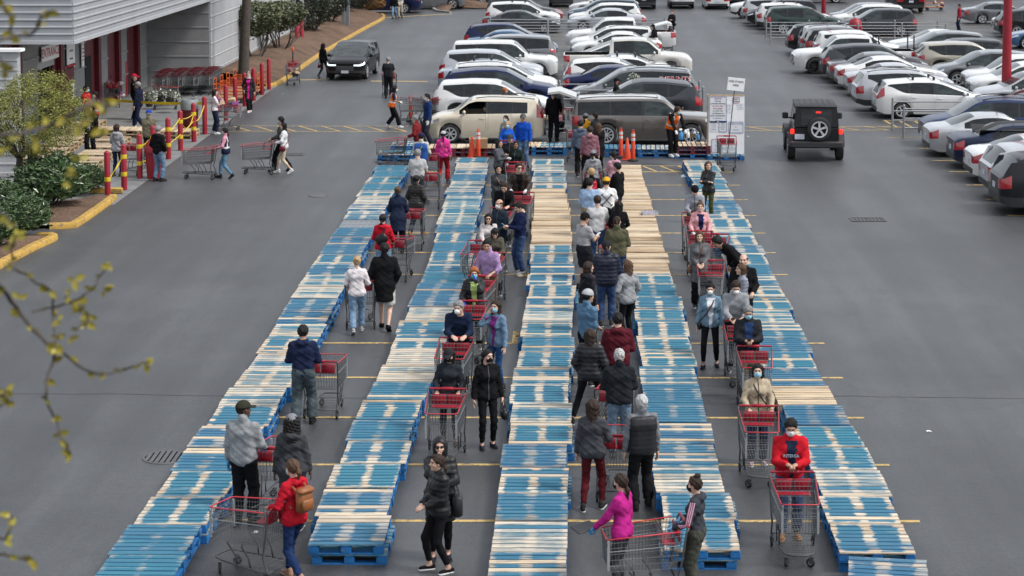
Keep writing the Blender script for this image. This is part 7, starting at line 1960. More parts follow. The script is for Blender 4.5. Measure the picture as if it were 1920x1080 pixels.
def leaves(n, inside, size, mat, name, seed, shell=.55, aspect=.45, bend=True, droop=0.0, cl=0):
    r = np.random.RandomState(seed); mbv, mbf = [], []
    cs = [inside(r) for _ in range(cl)] if cl else None
    k = 0
    for i in range(n):
        if cs: c = cs[r.randint(len(cs))]; p = np.array(c) + r.normal(0, .07, 3)
        else: p = np.array(inside(r))
        u = r.normal(0, 1, 3); u[2] = abs(u[2]) * .5 - droop; u /= np.linalg.norm(u) + 1e-9
        v = np.cross(u, r.normal(0, 1, 3)); v /= np.linalg.norm(v) + 1e-9; s = size * r.uniform(.6, 1.3)
        w_ = np.cross(u, v) * s * .12
        mbv += [p, p + u * s * .5 + v * s * aspect * .5 + w_, p + u * s, p + u * s * .5 - v * s * aspect * .5 + w_]
        mbf.append((k, k + 1, k + 2, k + 3)); k += 4
    me = bpy.data.meshes.new(name); me.from_pydata([tuple(q) for q in mbv], [], mbf); me.materials.append(mat); me.update(); return me
def ball(rx, ry, rz, c=(0, 0, 0), hollow=.5, lump=.18, seed=0, flat=False):
    q = np.random.RandomState(seed); dirs = q.normal(0, 1, (14, 3)); dirs /= np.linalg.norm(dirs, axis=1)[:, None]; amp = q.uniform(-lump, lump * .9, 14)
    def f(r):
        d = r.normal(0, 1, 3); d /= np.linalg.norm(d)
        if flat and d[2] < -.1: d[2] *= .35
        g = 1 + float((amp * np.clip(dirs @ d, 0, 1) ** 3).sum()); rr = g * (hollow + (1 - hollow) * r.uniform() ** .45)
        return (c[0] + d[0] * rx * rr, c[1] + d[1] * ry * rr, c[2] + d[2] * rz * rr)
    return f
def limbs(mb, p0, d, L, r, lev, rng, spread=.6):
    d = Vector(d).normalized(); p0 = Vector(p0); pts = [p0]; q = p0
    for k in range(4):
        d = (d + Vector((rng.uniform(-.2, .2), rng.uniform(-.2, .2), rng.uniform(-.05, .15)))).normalized(); q = q + d * L / 4; pts.append(q)
    mb.tube(pts, [r * (1 - .12 * k) for k in range(5)], 6)
    if lev > 0:
        for _ in range(3 if lev > 1 else 4):
            a = pts[rng.choice([2, 3, 4])]; n = (d + Vector((rng.uniform(-1, 1), rng.uniform(-1, 1), rng.uniform(-.2, .7))) * spread).normalized()
            limbs(mb, a, n, L * rng.uniform(.55, .8), r * .55, lev - 1, rng, spread)
# clipped round tree by the entrance
p = G(37, 392); t = empty('clipped_tree', (p.x, p.y, 0.1), 0, 'round clipped tree with yellow-green leaves in the bed by the entrance', 'tree')
rng = random.Random(3); mb = MB(); mb.tube([(0, 0, -.1), (.02, .02, .6), (0, .03, 1.15), (.05, 0, 1.5)], [.12, .10, .095, .085], 9)
for a in range(7): limbs(mb, (.05, 0, 1.35), (math.cos(a * .9), math.sin(a * .9), .8), 1.0, .05, 2, rng)
limbs(mb, (0, 0, 1.3), (-.7, -.3, 1.1), 1.3, .03, 1, rng)
obj('trunk', mb.mesh('trunk', BARK, 60), t)
me = leaves(20000, ball(1.33, 1.28, 1.05, (.45, 0, 2.55), .5, .34, 5), .066, L_TREE, 'crown', 4, cl=620)
tag(obj('crown', me, t), kind='stuff')
# rhododendrons
GS = 'shrubs in the entrance beds'
RH = [leaves(4600, ball(.95, .85, .72, (0, 0, .55), .82, .2, 8 + i, True), .155, L_RHO, 'foliage', 20 + i, aspect=.4, cl=420) for i in range(2)]
mb = MB(); rng = random.Random(5)
for a in range(6): limbs(mb, (0, 0, -.05), (math.cos(a), math.sin(a), 1.1), .6, .03, 1, rng)
STEM = mb.mesh('stem', BARK, 60)
def shrub(px, py, sc, me, label, rz=0, nm='rhododendron_bush', cat='bush', grp=GS, z=.1):
    p = G(px, py); t = empty(nm, (p.x, p.y, z), rz, label, cat, grp); t.scale = (sc,) * 3
    obj('stem', STEM, t); tag(obj('foliage', me, t), kind='stuff'); return t
shrub(42, 449, .78, RH[0], 'nearest dark rhododendron in the lower bed', .5)
shrub(98, 396, 1.2, RH[1], 'wide rhododendron in front of the clipped tree trunk', 2.1)
shrub(168, 364, .58, RH[0], 'small rhododendron next to the first red bollard', 3.3)
shrub(-30, 474, .8, RH[1], 'rhododendron cut by the picture edge in the lower bed', .2)
shrub(-12, 415, .8, RH[0], 'rhododendron between the two beds at the picture edge', 5.1)
# upper bed: blossom shrub, evergreens
FL1 = leaves(5200, ball(1.45, 1.2, .75, (0, 0, 2.15), .75, .3, 31), .15, L_FLW, 'foliage', 32, aspect=.6, cl=380)
HO = [leaves(6500, ball(1.35, 1.25, 1.25, (0, 0, 1.75), .85, .18, 40 + i), .12, L_HOL, 'foliage', 42 + i, aspect=.6, cl=520) for i in range(2)]
def tall(px, py, sc, me, label, seed, hgt=1.6, nm='evergreen_shrub'):
    p = G(px, py); t = empty(nm, (p.x, p.y, .25), seed, label, 'shrub', 'shrubs along the warehouse wall'); t.scale = (sc,) * 3
    rng = random.Random(seed); mb = MB()
    for a in range(5): limbs(mb, (0, 0, -.3), (.5 * math.cos(a * 1.3), .5 * math.sin(a * 1.3), 1), hgt, .06, 1, rng, .4)
    obj('trunk', mb.mesh('trunk', BARK, 60), t); tag(obj('foliage', me, t), kind='stuff')
tall(478, 130, 1.05, FL1, 'many-stemmed shrub with cream blossom beside the dark tree trunk', 2, nm='blossom_shrub')
tall(525, 112, .95, FL1, 'second blossom shrub in front of the round evergreens', 3, nm='blossom_shrub')
tall(582, 76, 1.15, HO[0], 'round dark evergreen nearest the walking woman in black', 4)
tall(612, 58, 1.2, HO[1], 'round dark evergreen in the middle of the upper bed', 5)
tall(560, 62, 1.4, HO[1], 'tall evergreen against the warehouse wall', 6)
tall(672, 32, 1.05, HO[0], 'dark evergreen right of the grey steel posts', 7)
tall(640, 38, 1.3, HO[0], 'evergreen behind the grey steel posts', 8)
me = leaves(2600, ball(.9, .8, .45, (0, 0, .5), .8, .2, 60), .12, L_RED, 'foliage', 61, aspect=.6, cl=200)
shrub(694, 27, 1.0, me, 'low rusty-orange shrub at the end of the upper bed', 0, 'low_shrub', 'shrub', 'shrubs along the warehouse wall', .3)
# bare dark tree trunk before the wall
p = G(456, 162); t = empty('tall_tree', (p.x, p.y, 0), 0, 'tall dark leaning tree trunk before the warehouse wall', 'tree')
mb = MB(); mb.tube([(0, 0, -.2), (.03, 0, .8), (.10, 0, 2.2), (.22, .05, 4.2), (.30, .1, 6.5), (.36, .1, 9)], [.30, .25, .225, .205, .18, .15], 12); obj('trunk', mb.mesh('trunk', BARK, 60), t)
mb = MB(); rng = random.Random(9)
for a in range(8): limbs(mb, (.33, .1, 6.4 + a * .4), (math.cos(a * 2.4), math.sin(a * 2.4), .8), 2.4, .06, 1, rng)
obj('limb', mb.mesh('limb', BARK, 60), t)
tag(obj('crown', leaves(6000, ball(2.6, 2.6, 2.2, (.3, 0, 9.6), .5, .3, 70), .2, L_HOL, 'crown', 71, cl=400), t), kind='stuff')
# trees and hedge closing the far side of the lot
for k, (px, py, lab) in enumerate(((1000, 8, 'dark hedge tree behind the far middle cars'), (1180, 6, 'dark bushy tree at the far edge above the centre lane'), (1420, 6, 'dark bushy tree behind the right block'), (1580, 8, 'ivy-dark bush at the far edge behind the black pickup'), (1735, 9, 'olive hedge bush behind the orange cart far right'), (1830, 8, 'bush behind the grey saloon far right'), (905, 4, 'young tree trunk and bush on the far bark island'), (1300, 4, 'bush above the white cars at the far edge'))):
    p = G(px, py - 14 + 10); tt = empty('far_bush', (p.x, p.y + 6, 0), k, lab, 'bush', 'bushes at the far edge'); tt.scale = (1.6, 1.3, 1.3)
    obj('stem', STEM, tt); tag(obj('foliage', HO[k % 2], tt, (0, 0, -.6)), kind='stuff')
hb = np.random.RandomState(5)
me = leaves(9000, lambda r: (r.uniform(-95, 95), 168 + r.normal(0, 1.2), abs(r.normal(0, 1.1)) + r.uniform(0, 2.2)), .7, L_HOL, 'treeline', 6, cl=0, aspect=.8)
tag(obj('treeline', me), 'distant dark hedge closing the lot', None, None, 'stuff')
# the spring branch hanging close to the camera
def branch_tree():
    base = RAY(-220, 700, 8.2); t = empty('spring_tree', (base.x, base.y, 0), 0, 'budding tree whose thin twigs with yellow-green leaves hang into the near left of the view', 'tree')
    R_ = lambda px, py, d: RAY(px, py, d) - Vector((base.x, base.y, 0))
    mb = MB(); mb.tube([(-.9, -.2, 0), (-.85, -.15, 3), (-.8, -.1, 6), (-.7, 0, 9.4), (-.7, .1, 12)], [.16, .14, .12, .09, .04], 10); obj('trunk', mb.mesh('trunk', BARK, 60), t)
    lines = [
     ([(-220, 470), (-60, 500), (0, 538), (40, 590), (85, 640), (105, 655)], .011, 7.6), ([(105, 655), (160, 690), (200, 700), (240, 692), (272, 680)], .006, 7.6), ([(28, 505), (70, 530), (97, 545), (99, 600), (103, 652)], .006, 7.6),
     ([(60, 585), (120, 572), (170, 545), (195, 510), (206, 498)], .005, 7.6), ([(105, 655), (92, 700), (86, 750), (105, 790), (122, 830), (130, 850)], .006, 7.6), ([(20, 500), (22, 470), (30, 440)], .005, 7.6), ([(135, 618), (160, 607), (165, 590)], .004, 7.6),
     ([(-200, 250), (-60, 262), (40, 248), (100, 235), (150, 208), (180, 185), (195, 200)], .008, 6.4), ([(-60, 262), (20, 250)], .006, 6.4), ([(-200, 60), (-60, 80), (20, 70), (60, 60), (80, 30), (88, 20)], .008, 7.0), ([(20, 70), (20, 40), (12, 10)], .005, 7.0), ([(-60, 80), (0, 110), (10, 130)], .005, 7.0),
     ([(-200, 900), (-40, 1020), (20, 1040), (60, 1050)], .008, 7.4), ([(-100, 960), (0, 1010), (20, 985), (22, 965)], .006, 7.4), ([(-100, 760), (-20, 770), (10, 755)], .006, 7.4), ([(-80, 690), (-10, 740), (12, 735)], .005, 7.4), ([(-200, 470), (-160, 700), (-120, 900)], .012, 7.6), ([(-220, 250), (-215, 470)], .012, 7.0), ([(-220, 60), (-220, 250)], .012, 6.8),
     ([(-80, 380), (0, 400), (20, 420)], .005, 7.0)]
    tips = []
    for pts, r, d in lines:
        sp = smooth_px(pts, 4); mb = MB(); k = len(sp)
        P = [R_(x, y, d + .12 * math.sin(i * .7)) for i, (x, y) in enumerate(sp)]
        P = [p + Vector((RD.uniform(-.006, .006), 0, RD.uniform(-.006, .006))) for p in P]
        mb.tube(P, [r * (1 - .45 * i / k) for i in range(k)], 6); obj('twig', mb.mesh('twig', BARK, 60), t)
        tips += [(P[-1], 3)] + [(P[i], 1) for i in range(2, k, 3)]
    for (x, y, d) in ((147, 575, 7.6), (165, 560, 7.6), (150, 580, 7.6), (140, 525, 7.6), (195, 545, 7.6), (128, 555, 7.6), (110, 600, 7.6), (115, 625, 7.6), (130, 635, 7.6), (35, 560, 7.6), (20, 580, 7.6), (60, 230, 6.4), (70, 262, 6.4), (190, 240, 6.4), (165, 220, 6.4), (150, 235, 6.4), (200, 190, 6.4), (150, 300, 6.4), (140, 320, 6.4), (10, 280, 6.4), (120, 340, 6.4)):
        tips.append((R_(x, y, d), 2))
    mb = MB(); LV = []
    for q, n in tips:
        for _ in range(n + (RD.random() < .8)):
            u = Vector((RD.uniform(-1, 1), RD.uniform(-.6, .4), RD.uniform(-.9, .5))).normalized(); v = u.cross(Vector((RD.uniform(-.3, .3), 1, RD.uniform(-.5, .5)))).normalized(); w_ = u.cross(v); s = RD.uniform(.02, .044)
            m = MB(); m.add([q, q + u * s * .4 + v * s * .34 + w_ * s * .1, q + u * s * .75 + v * s * .22, q + u * s * 1.1, q + u * s * .75 - v * s * .22, q + u * s * .4 - v * s * .34 + w_ * s * .1, q + u * s * .5 - w_ * s * .06], [(0, 1, 6), (1, 2, 6), (2, 3, 6), (3, 4, 6), (4, 5, 6), (5, 0, 6)])
            obj('leaf', m.mesh('leaf', L_SPR, 180), t)
branch_tree()
# ---------------------------------------------------------------- bollards, tape, bins, signs, rails
def lathe_mesh(name, prof, n, mat, sm=40): mb = MB(); mb.lathe(prof, n); return mb.mesh(name, mat, sm)
M_BOL = lathe_mesh('post', [(.088, 0), (.088, 1.32), (.084, 1.33)], 18, REDS); M_CAPB = lathe_mesh('cap', [(.09, 1.325), (.09, 1.345), (.07, 1.37), (.04, 1.40), (0, 1.41)], 18, REDS)
YTAPE = plain('yellow_caution_tape', (.62, .46, .02), .4, 0, .1, 20); YROPE = plain('yellow_rope', (.6, .42, .03), .7, 0, .2, 40, .5, 200)
BOLL = [(202, 371.7), (233, 356), (262.4, 334.6), (288, 316), (316, 298.5), (338.7, 282.4), (363.7, 266), (384.2, 252), (406, 238), (424, 226), (441.5, 210.4), (459, 199.5), (476, 189), (491.5, 178), (504.4, 168)]
BP = []
for k, (px, py) in enumerate(BOLL):
    p = G(px, py); BP.append(p)
    t = empty('bollard', (p.x, p.y, 0), 0, 'red steel bollard, %s along the pavement edge from the rhododendrons' % ORD[k], 'bollard', 'red bollards along the entrance')
    obj('post', M_BOL, t); obj('cap', M_CAPB, t)
    if k in (0, 1, 2, 3, 4, 5, 6):
        for z in ((.42, .95) if k else (.5,)):
            mb = MB(); mb.lathe([(.091, z), (.093, z + .01), (.093, z + RD.uniform(.07, .12)), (.091, z + .13)], 18); obj('tape_wrap', mb.mesh('tape_wrap', YTAPE, 60), t)
for px, py, lab in ((234, 181, 'tall red pillar bollard in the bay near the red doors'), (268, 164, 'tall red pillar bollard by the nested carts'), (557, 92, 'red bollard under the blossom shrub, nearer one'), (566, 89, 'red bollard under the blossom shrub, farther one')):
    p = G(px, py); t = empty('bollard', (p.x, p.y, 0), 0, lab, 'bollard', 'red bollards along the entrance'); obj('post', M_BOL, t, scale=(1.35, 1.35, 1.12)); obj('cap', M_CAPB, t, scale=(1.35, 1.35, 1.12))
def tape(p, q, z0, z1, sag, label, wd=.07, rope=False):
    mb = MB(); a, b = Vector((p.x, p.y, z0)), Vector((q.x, q.y, z1)); n = 14; pts = []
    for i in range(n + 1):
        u = i / n; c = a.lerp(b, u); c.z -= sag * 4 * u * (1 - u); pts.append(c)
    if rope: mb.tube(pts, .017, 6)
    else:
        d = (b - a).normalized(); sd = Vector((-d.y, d.x, 0)).normalized(); vs = []
        for i, c in enumerate(pts):
            tw = .3 * math.sin(i * .9); o = Vector((0, 0, math.cos(tw))) * wd / 2 + sd * math.sin(tw) * wd / 2; vs += [c - o, c + o]
        mb.add(vs, [(2 * i, 2 * i + 1, 2 * i + 3, 2 * i + 2) for i in range(n)])
    tag(obj('barrier_rope' if rope else 'caution_tape', mb.mesh('tape', YROPE if rope else YTAPE, 60)), label, 'rope' if rope else 'tape', 'yellow tape between bollards')
tape(BP[0], BP[1], .5, 1.05, .02, 'yellow tape slanting from the first to the second red bollard')
tape(BP[2], BP[3], 1.05, 1.1, .1, 'short yellow tape looped high by the man in the black hood')
tape(BP[2], BP[3], .45, .55, .05, 'low yellow tape behind the red waste bin')
tape(BP[4], BP[5], .9, 1.15, .05, 'yellow rope rising to the knotted bollard', rope=True)
tape(BP[5], BP[6], 1.1, 1.0, .42, 'yellow rope hanging slack beside the dark red drum', rope=True)
tape(BP[5], BP[6], 1.12, 1.02, .08, 'yellow rope stretched tight above the slack one', rope=True)
tape(BP[4], BP[6], .5, .75, .05, 'low yellow rope by the bare pallets', rope=True)
tape(BP[6], BP[7], .75, 1.12, .2, 'yellow rope tied to the bollard next to the loaded cart', rope=True)
tape(G(196, 236), BP[7], 1.02, 1.15, .06, 'long yellow caution tape across the entrance apron', .1)
# rag knot on one bollard
def bin_(px, py, col, label, lid, dome=False, r=.3, h=.85):
    p = G(px, py); t = empty('waste_bin', (p.x, p.y, 0), 0, label, 'waste bin')
    mb = MB(); mb.lathe([(r * .82, 0), (r * .9, h * .4), (r * .98, h * .95), (r * 1.06, h * .96), (r * 1.06, h)], 22); obj('barrel', mb.mesh('barrel', col, 40), t)
    mb = MB()
    if dome: mb.lathe([(r * 1.08, h), (r * 1.05, h + .1), (r * .85, h + .27), (r * .5, h + .4), (0, h + .45)], 22)
    else: mb.lathe([(r * 1.1, h), (r * 1.12, h + .25), (r * .9, h + .36), (r * .7, h + .37), (r * .68, h + .3), (0, h + .3)], 22)
    obj('lid', mb.mesh('lid', lid, 40), t)
bin_(291, 334, REDS, 'red plastic waste bin with a domed lid by the man in jeans', REDS, True)
bin_(357, 250, REDD, 'dark red drum bin with a grey lid inside the bollards', plain('grey_bin_lid', (.2, .22, .22), .6), r=.31, h=.9)
# yellow parking stop behind the first bollard
p = G(207, 364); mb = MB(); mb.box(0, 0, .09, 1.0, .16, .18, bev=.03); tag(obj('parking_stop', mb.mesh('parking_stop', KERBY, 40), None, (p.x - .15, p.y + .1, 0)), 'yellow wooden parking stop beside the first red bollard', 'parking stop')
# red lamp poles
for px, py, r, lab in ((1886, 176, .2, 'thick dark red lamp pole between the cars at the right edge'), (1544, 40, .16, 'dark red lamp pole inside the right corral')):
    p = G(px, py + 32 if px > 1800 else py + 6); t = empty('lamp_pole', (p.x, p.y, 0), 0, lab, 'lamp pole')
    mb = MB(); mb.lathe([(r * 1.9, 0), (r * 1.9, .5), (r * 1.8, .55)], 20); obj('footing', mb.mesh('footing', CONCL, 40), t)
    mb = MB(); mb.lathe([(r, .5), (r * .8, 7), (r * .62, 13)], 18); obj('pole', mb.mesh('pole', REDS, 40), t)
    mb = MB(); mb.box(.6, 0, 13, 1.2, .3, .15, bev=.04); mb.box(-.6, 0, 13, 1.2, .3, .15, bev=.04); obj('lamp_head', mb.mesh('lamp_head', SIDING, 40), t)
p = G(1603, 78); t = empty('hydrant_post', (p.x, p.y, 0), 0, 'red domed concrete post base inside the right corral', 'post')
mb = MB(); mb.lathe([(.42, 0), (.42, .75), (.36, .8), (.44, .82), (.44, .92)], 20); obj('base', mb.mesh('base', REDS, 40), t)
mb = MB(); mb.lathe([(.40, .9), (.38, 1.1), (.28, 1.3), (0, 1.4)], 20); obj('dome', mb.mesh('dome', REDS, 60), t)
# galvanised corral rails
GALV = plain('galvanised_steel', (.30, .31, .325), .45, .5, .12, 8)
def corral(segs, label, hs=(.35, .7, 1.05)):
    a0 = segs[0][0]; t = empty('cart_corral', (a0.x, a0.y, 0), 0, label, 'cart corral', 'cart corrals')
    for a, b, n in segs:
        a, b = a - a0, b - a0
        for k in range(n + 1):
            q = a.lerp(b, k / n); mb = MB(); mb.cyl((q.x, q.y, 0), (q.x, q.y, 1.18), .045, n=10); mb.lathe([(.046, 1.17), (.03, 1.21), (0, 1.22)], 10, c=(q.x, q.y, 0)); obj('post', mb.mesh('post', GALV, 40), t)
        for h in hs:
            mb = MB(); mb.cyl((a.x, a.y, h), (b.x, b.y, h), .028, n=8); obj('rail', mb.mesh('rail', GALV, 60), t)
def V2(x, y): return Vector((x, y, 0))
def cor(x0, x1, ya, yb, lab, n=3): corral([(V2(x0, ya), V2(x1, ya), n), (V2(x0, yb), V2(x1, yb), n)], lab)
y0 = 114.6
cor(-5.3, 5.2, y0, y0 + 2.5, 'steel cart corral across the far middle block')
y0 = 112.2
cor(G(1425, 66).x, G(1735, 66).x, y0, y0 + 2.6, 'steel cart corral across the far right block', 4)
a = G(1673, 243)
corral([(V2(G(1694, 258).x, G(1694, 258).y), V2(G(1694, 258).x + 5.2, G(1694, 258).y + .1), 2), (V2(a.x, a.y), V2(a.x + 7, a.y + .1), 2)], 'steel rails in front of the white tall hatchback')
a = G(1318, 219); b = G(1312, 213)
corral([(V2(a.x, a.y), V2(a.x - 5.6, a.y), 2), (V2(G(1311, 206).x, a.y + 2.3), V2(a.x - 5.7, a.y + 2.3), 2)], 'steel rails behind the taupe wagon')
# traffic cones and posts
ORC = plain('orange_cone_plastic', (.62, .055, .012), .45, 0, .06, 6); REFL = plain('white_reflective_band', (.62, .62, .62), .4)
def cone(px, py, label, sc=1.0):
    p = G(px, py); t = empty('traffic_cone', (p.x, p.y, 0), 0, label, 'traffic cone', 'orange traffic cones')
    mb = MB(); mb.box(0, 0, .015, .36 * sc, .36 * sc, .03, bev=.01); obj('foot', mb.mesh('foot', ORC, 40), t)
    mb = MB(); mb.lathe([(.14 * sc, .03), (.03 * sc, .72 * sc), (.02 * sc, .73 * sc), (0, .73 * sc)], 18); obj('body', mb.mesh('body', ORC, 60), t)
    if sc > 1: mb = MB(); mb.lathe([(.085 * sc, .40 * sc), (.058 * sc, .56 * sc)], 18); obj('band', mb.mesh('band', REFL, 60), t)
cone(885, 296, 'orange cone beside the tall post before the beige car'); cone(1176, 299, 'orange cone between the two delineator posts'); cone(824, 17, 'orange cone on the far island by the grey vans', 1.2)
def delineator(px, py, h, label):
    p = G(px, py); t = empty('delineator_post', (p.x, p.y, 0), 0, label, 'post', 'orange delineator posts')
    mb = MB(); mb.lathe([(.18, 0), (.18, .05), (.09, .08)], 16); obj('foot', mb.mesh('foot', RUB, 40), t)
    mb = MB(); mb.lathe([(.075, .06), (.06, h * .9), (.045, h * .92), (.045, h * .95)], 16); obj('tube', mb.mesh('tube', ORC, 50), t)
    for z in (.66, .80): mb = MB(); mb.lathe([(.068, h * z), (.066, h * (z + .085))], 16); obj('band', mb.mesh('band', REFL, 60), t)
    mb = MB(); mb.tube([(-.035, 0, h * .94), (-.035, 0, h * .99), (0, 0, h * 1.02), (.035, 0, h * .99), (.035, 0, h * .94)], .013, 6); obj('grip', mb.mesh('grip', ORC, 60), t)
delineator(897, 297, 1.0, 'orange and white post beside the cone before the beige car'); delineator(1164, 296, 1.0, 'orange delineator post left of the small cone'); delineator(1187, 302, 1.04, 'orange delineator post right of the small cone'); delineator(770, 228, 1.0, 'orange banded post in front of the nested carts')
# notice board on a pallet
p = G(1362, 297); bd = empty('notice_board', (p.x, p.y + .1, .1435), 0, 'tall white notice board with posters at the head of the queue', 'notice board')
mb = MB(); mb.box(0, 0, .98, 1.2, .06, 1.96); obj('panel', mb.mesh('panel', WHITE), bd)
mb = MB(); mb.box(0, 0, 1.975, 1.22, .08, .03); mb.box(-.62, .15, 1.0, .03, .3, 2.0); obj('frame', mb.mesh('frame', plain('raw_plywood', (.45, .32, .18), .8)), bd)
PAPER = plain('poster_paper', (.70, .71, .74), .7, 0, .03, 3)
def poster(x, z, wd, h, edge, lines, sz, lead, top):
    mb = MB(); mb.box(x, -.035, z, wd, .006, h); po = obj('poster', mb.mesh('poster', PAPER), bd)
    if edge:
        mb = MB()
        for s in (-1, 1): mb.box(x + s * wd / 2, -.04, z, .012, .006, h); mb.box(x, -.0405, z + s * h / 2, wd, .006, .012)
        obj('border', mb.mesh('border', edge), po)
    for i, (tx, m, k) in enumerate(lines): text(tx, sz * k, po, (x, -.041, z + top - lead * i), FR, m)
poster(-.29, 1.50, .56, .86, BLUET, [('COSTCO', REDT, 1), ('We are', BLKT, 1.1), ('currently allowing', BLKT, 1.1), ('no more than', REDT, 1.1), ('two people', REDT, 1.1), ('to enter the', BLKT, 1.1), ('warehouse on', BLKT, 1.1), ('each membership.', BLKT, 1.1), ('We appreciate your', GREYT, .6), ('cooperation', GREYT, .6)], .062, .082, .37)
poster(-.43, .93, .26, .36, None, [('Our policy is', BLKT, 1), ('two people', GREYT, .9), ('per card', GREYT, .9), ('thank you', GREYT, .9)], .04, .07, .12)
poster(-.12, .93, .26, .36, BLUET, [('HOURS', BLKT, 1), ('MON-FRI', GREYT, .9), ('SATURDAY', GREYT, .9), ('SUNDAY', GREYT, .9)], .04, .07, .12)
poster(.32, .90, .47, .37, BLUET, [('SOCIAL DISTANCING', BLUET, 1), ('2 m', REDT, 1), ('keep apart', GREYT, 1)], .044, .1, .12)
poster(.32, 1.82, .22, .18, REDT, [('NO', BLKT, 1.4), ('REFUNDS', BLKT, .8)], .05, .07, .03)
poster(.10, 1.55, .16, .3, None, [('limit', GREYT, 1), ('items', GREYT, 1)], .03, .1, .08)
poster(.47, 1.62, .2, .2, None, [('members', GREYT, 1), ('notice', GREYT, 1)], .03, .08, .04)
poster(-.36, .28, .26, .44, REDT, [('1', BLKT, 1.6), ('2', BLKT, 1.6), ('3', BLKT, 1.6)], .05, .14, .14)
# hand-lettered sign on a stick in the cart
p = G(1364, 316); t = empty('stick_sign', (p.x + .05, p.y - .05, .5), 0, 'white placard on a thin black stick rising from the parked cart', 'sign')
mb = MB(); mb.tube([(-.06, 0, -.02), (.17, 0, 2.2)], .016, 6); obj('stick', mb.mesh('stick', BTRIM, 60), t)
mb = MB(); mb.box(0, 0, 0, .55, .012, .42, bev=.004); b_o = obj('placard', mb.mesh('placard', WHITE), t, (.20, -.03, 2.25), (0, rad(6), 0))
text('LINE STARTS', .085, b_o, (0, -.01, .09), FR, BLKT); text('HERE', .085, b_o, (0, -.01, -.03), FR, BLKT)
# supplies on the red stack, boxes
CARD = plain('cardboard', (.33, .21, .115), .85, 0, .1, 5)
def carton(px, py, z, w_, d, h, rz, label, mat=CARD, nm='cardboard_box', open_=False):
    p = G(px, py, z); t = empty(nm, (p.x, p.y, z), rz, label, 'box')
    mb = MB()
    if open_:
        for s in (-1, 1): mb.box(s * w_ / 2, 0, h / 2, .01, d, h); mb.box(0, s * d / 2, h / 2, w_, .01, h)
        mb.box(0, 0, .006, w_, d, .012)
    else: mb.box(0, 0, h / 2, w_, d, h)
    b = obj('carton', mb.mesh('carton', mat), t)
    if not open_:
        mb = MB(); mb.box(0, 0, h + .002, w_ * .99, .05, .003); obj('packing_tape', mb.mesh('packing_tape', plain('brown_tape', (.4, .27, .14), .3)), b)
    return t
carton(897, 277, .287, .62, .4, .32, .05, 'plain brown cardboard box on the red pallets behind the orange post')
carton(1218, 402, .29, .42, .28, .08, .1, 'small open tray box lying on the new pine pallets', plain('printed_box', (.45, .44, .5), .6, 0, .3, 14), 'tray_box', True)
carton(1292, 257, .43, .45, .3, .14, 0, 'dark open carton among the sprays on the red supply stack', plain('dark_carton', (.14, .10, .06), .8), 'supply_box', True)
CYAN = plain('blue_spray_bottle', (.06, .26, .55), .35); 
def bottle(px, py, z, label, mat, sc=1.0):
    p = G(px, py, z); t = empty('spray_bottle', (p.x, p.y, z), RD.uniform(0, 3), label, 'bottle', 'cleaning supplies on the red pallets'); t.scale = (sc,) * 3
    mb = MB(); mb.lathe([(.055, 0), (.06, .02), (.06, .16), (.02, .22), (.02, .25)], 12); obj('bottle', mb.mesh('bottle', mat, 50), t)
    mb = MB(); mb.box(0, .02, .27, .03, .11, .05, bev=.01); obj('trigger', mb.mesh('trigger', WHITE, 40), t)
bottle(1277, 262, .43, 'blue spray bottle at the left end of the supply stack', CYAN, 1.3); bottle(1290, 258, .43, 'white-topped spray bottle beside the dark carton', WHITE); bottle(1302, 257, .43, 'pale spray bottle in the middle of the supplies', plain('pale_bottle', (.5, .6, .7), .4)); bottle(1309, 262, .43, 'blue tub of wipes at the right end of the supply stack', CYAN, .9)
# goods heaped in carts
def goods(px, py, z, n, cols, spread, label, nm='groceries'):
    p = G(px, py, z); t = empty(nm, (p.x, p.y, z), 0, label, 'groceries')
    for k in range(n):
        m = plain('goods_%d' % (k % len(cols)) + nm, cols[k % len(cols)], .5, 0, .2, 9); mb = MB(); mb.box(0, 0, 0, RD.uniform(.12, .3), RD.uniform(.12, .26), RD.uniform(.1, .24), bev=.02)
        obj('package', mb.mesh('package', m, 40), t, (RD.uniform(-1, 1) * spread[0], RD.uniform(-1, 1) * spread[1], RD.uniform(0, 1) * spread[2]), (RD.uniform(-.3, .3), RD.uniform(-.3, .3), RD.uniform(0, 3)))
goods(427, 207, .62, 16, [(.25, .1, .12), (.45, .33, .2), (.03, .03, .04), (.55, .5, .45), (.2, .05, .2)], (.45, .2, .45), 'heaped shopping in the cart of the woman in the white T-shirt')
goods(1252, 78, .55, 14, [(.4, .06, .06), (.1, .3, .6), (.6, .6, .6), (.15, .25, .06), (.35, .2, .1)], (.2, .3, .9), 'stacked groceries in the tall cart by the open hatchback')
goods(216, 188, .2, 14, [(.05, .4, .08), (.1, .2, .5), (.4, .42, .5), (.3, .25, .12), (.05, .05, .06)], (.25, .4, .8), 'drinks and boxes stacked in the dark cart by the red doors')
goods(548, 140, .5, 6, [(.42, .02, .06), (.5, .05, .1), (.2, .02, .03)], (.2, .3, .3), 'red bags in the idle cart by the yellow kerb')
goods(1035, 228, .5, 9, [(.4, .02, .05), (.5, .5, .55), (.1, .2, .1), (.25, .1, .3)], (.3, .2, .3), 'red and white shopping in the cart behind the beige car')
p = G(549, 156); t = empty('beacon_pole', (p.x, p.y + .1, .95), 0, 'short pole with an orange beacon fixed in the idle cart by the kerb', 'pole'); mb = MB(); mb.cyl((0, 0, 0), (0, 0, .55), .03, n=8); obj('pole', mb.mesh('pole', BTRIM, 60), t); mb = MB(); mb.lathe([(.06, .55), (.06, .66), (.03, .72), (0, .73)], 12); obj('beacon', mb.mesh('beacon', ORC, 60), t)
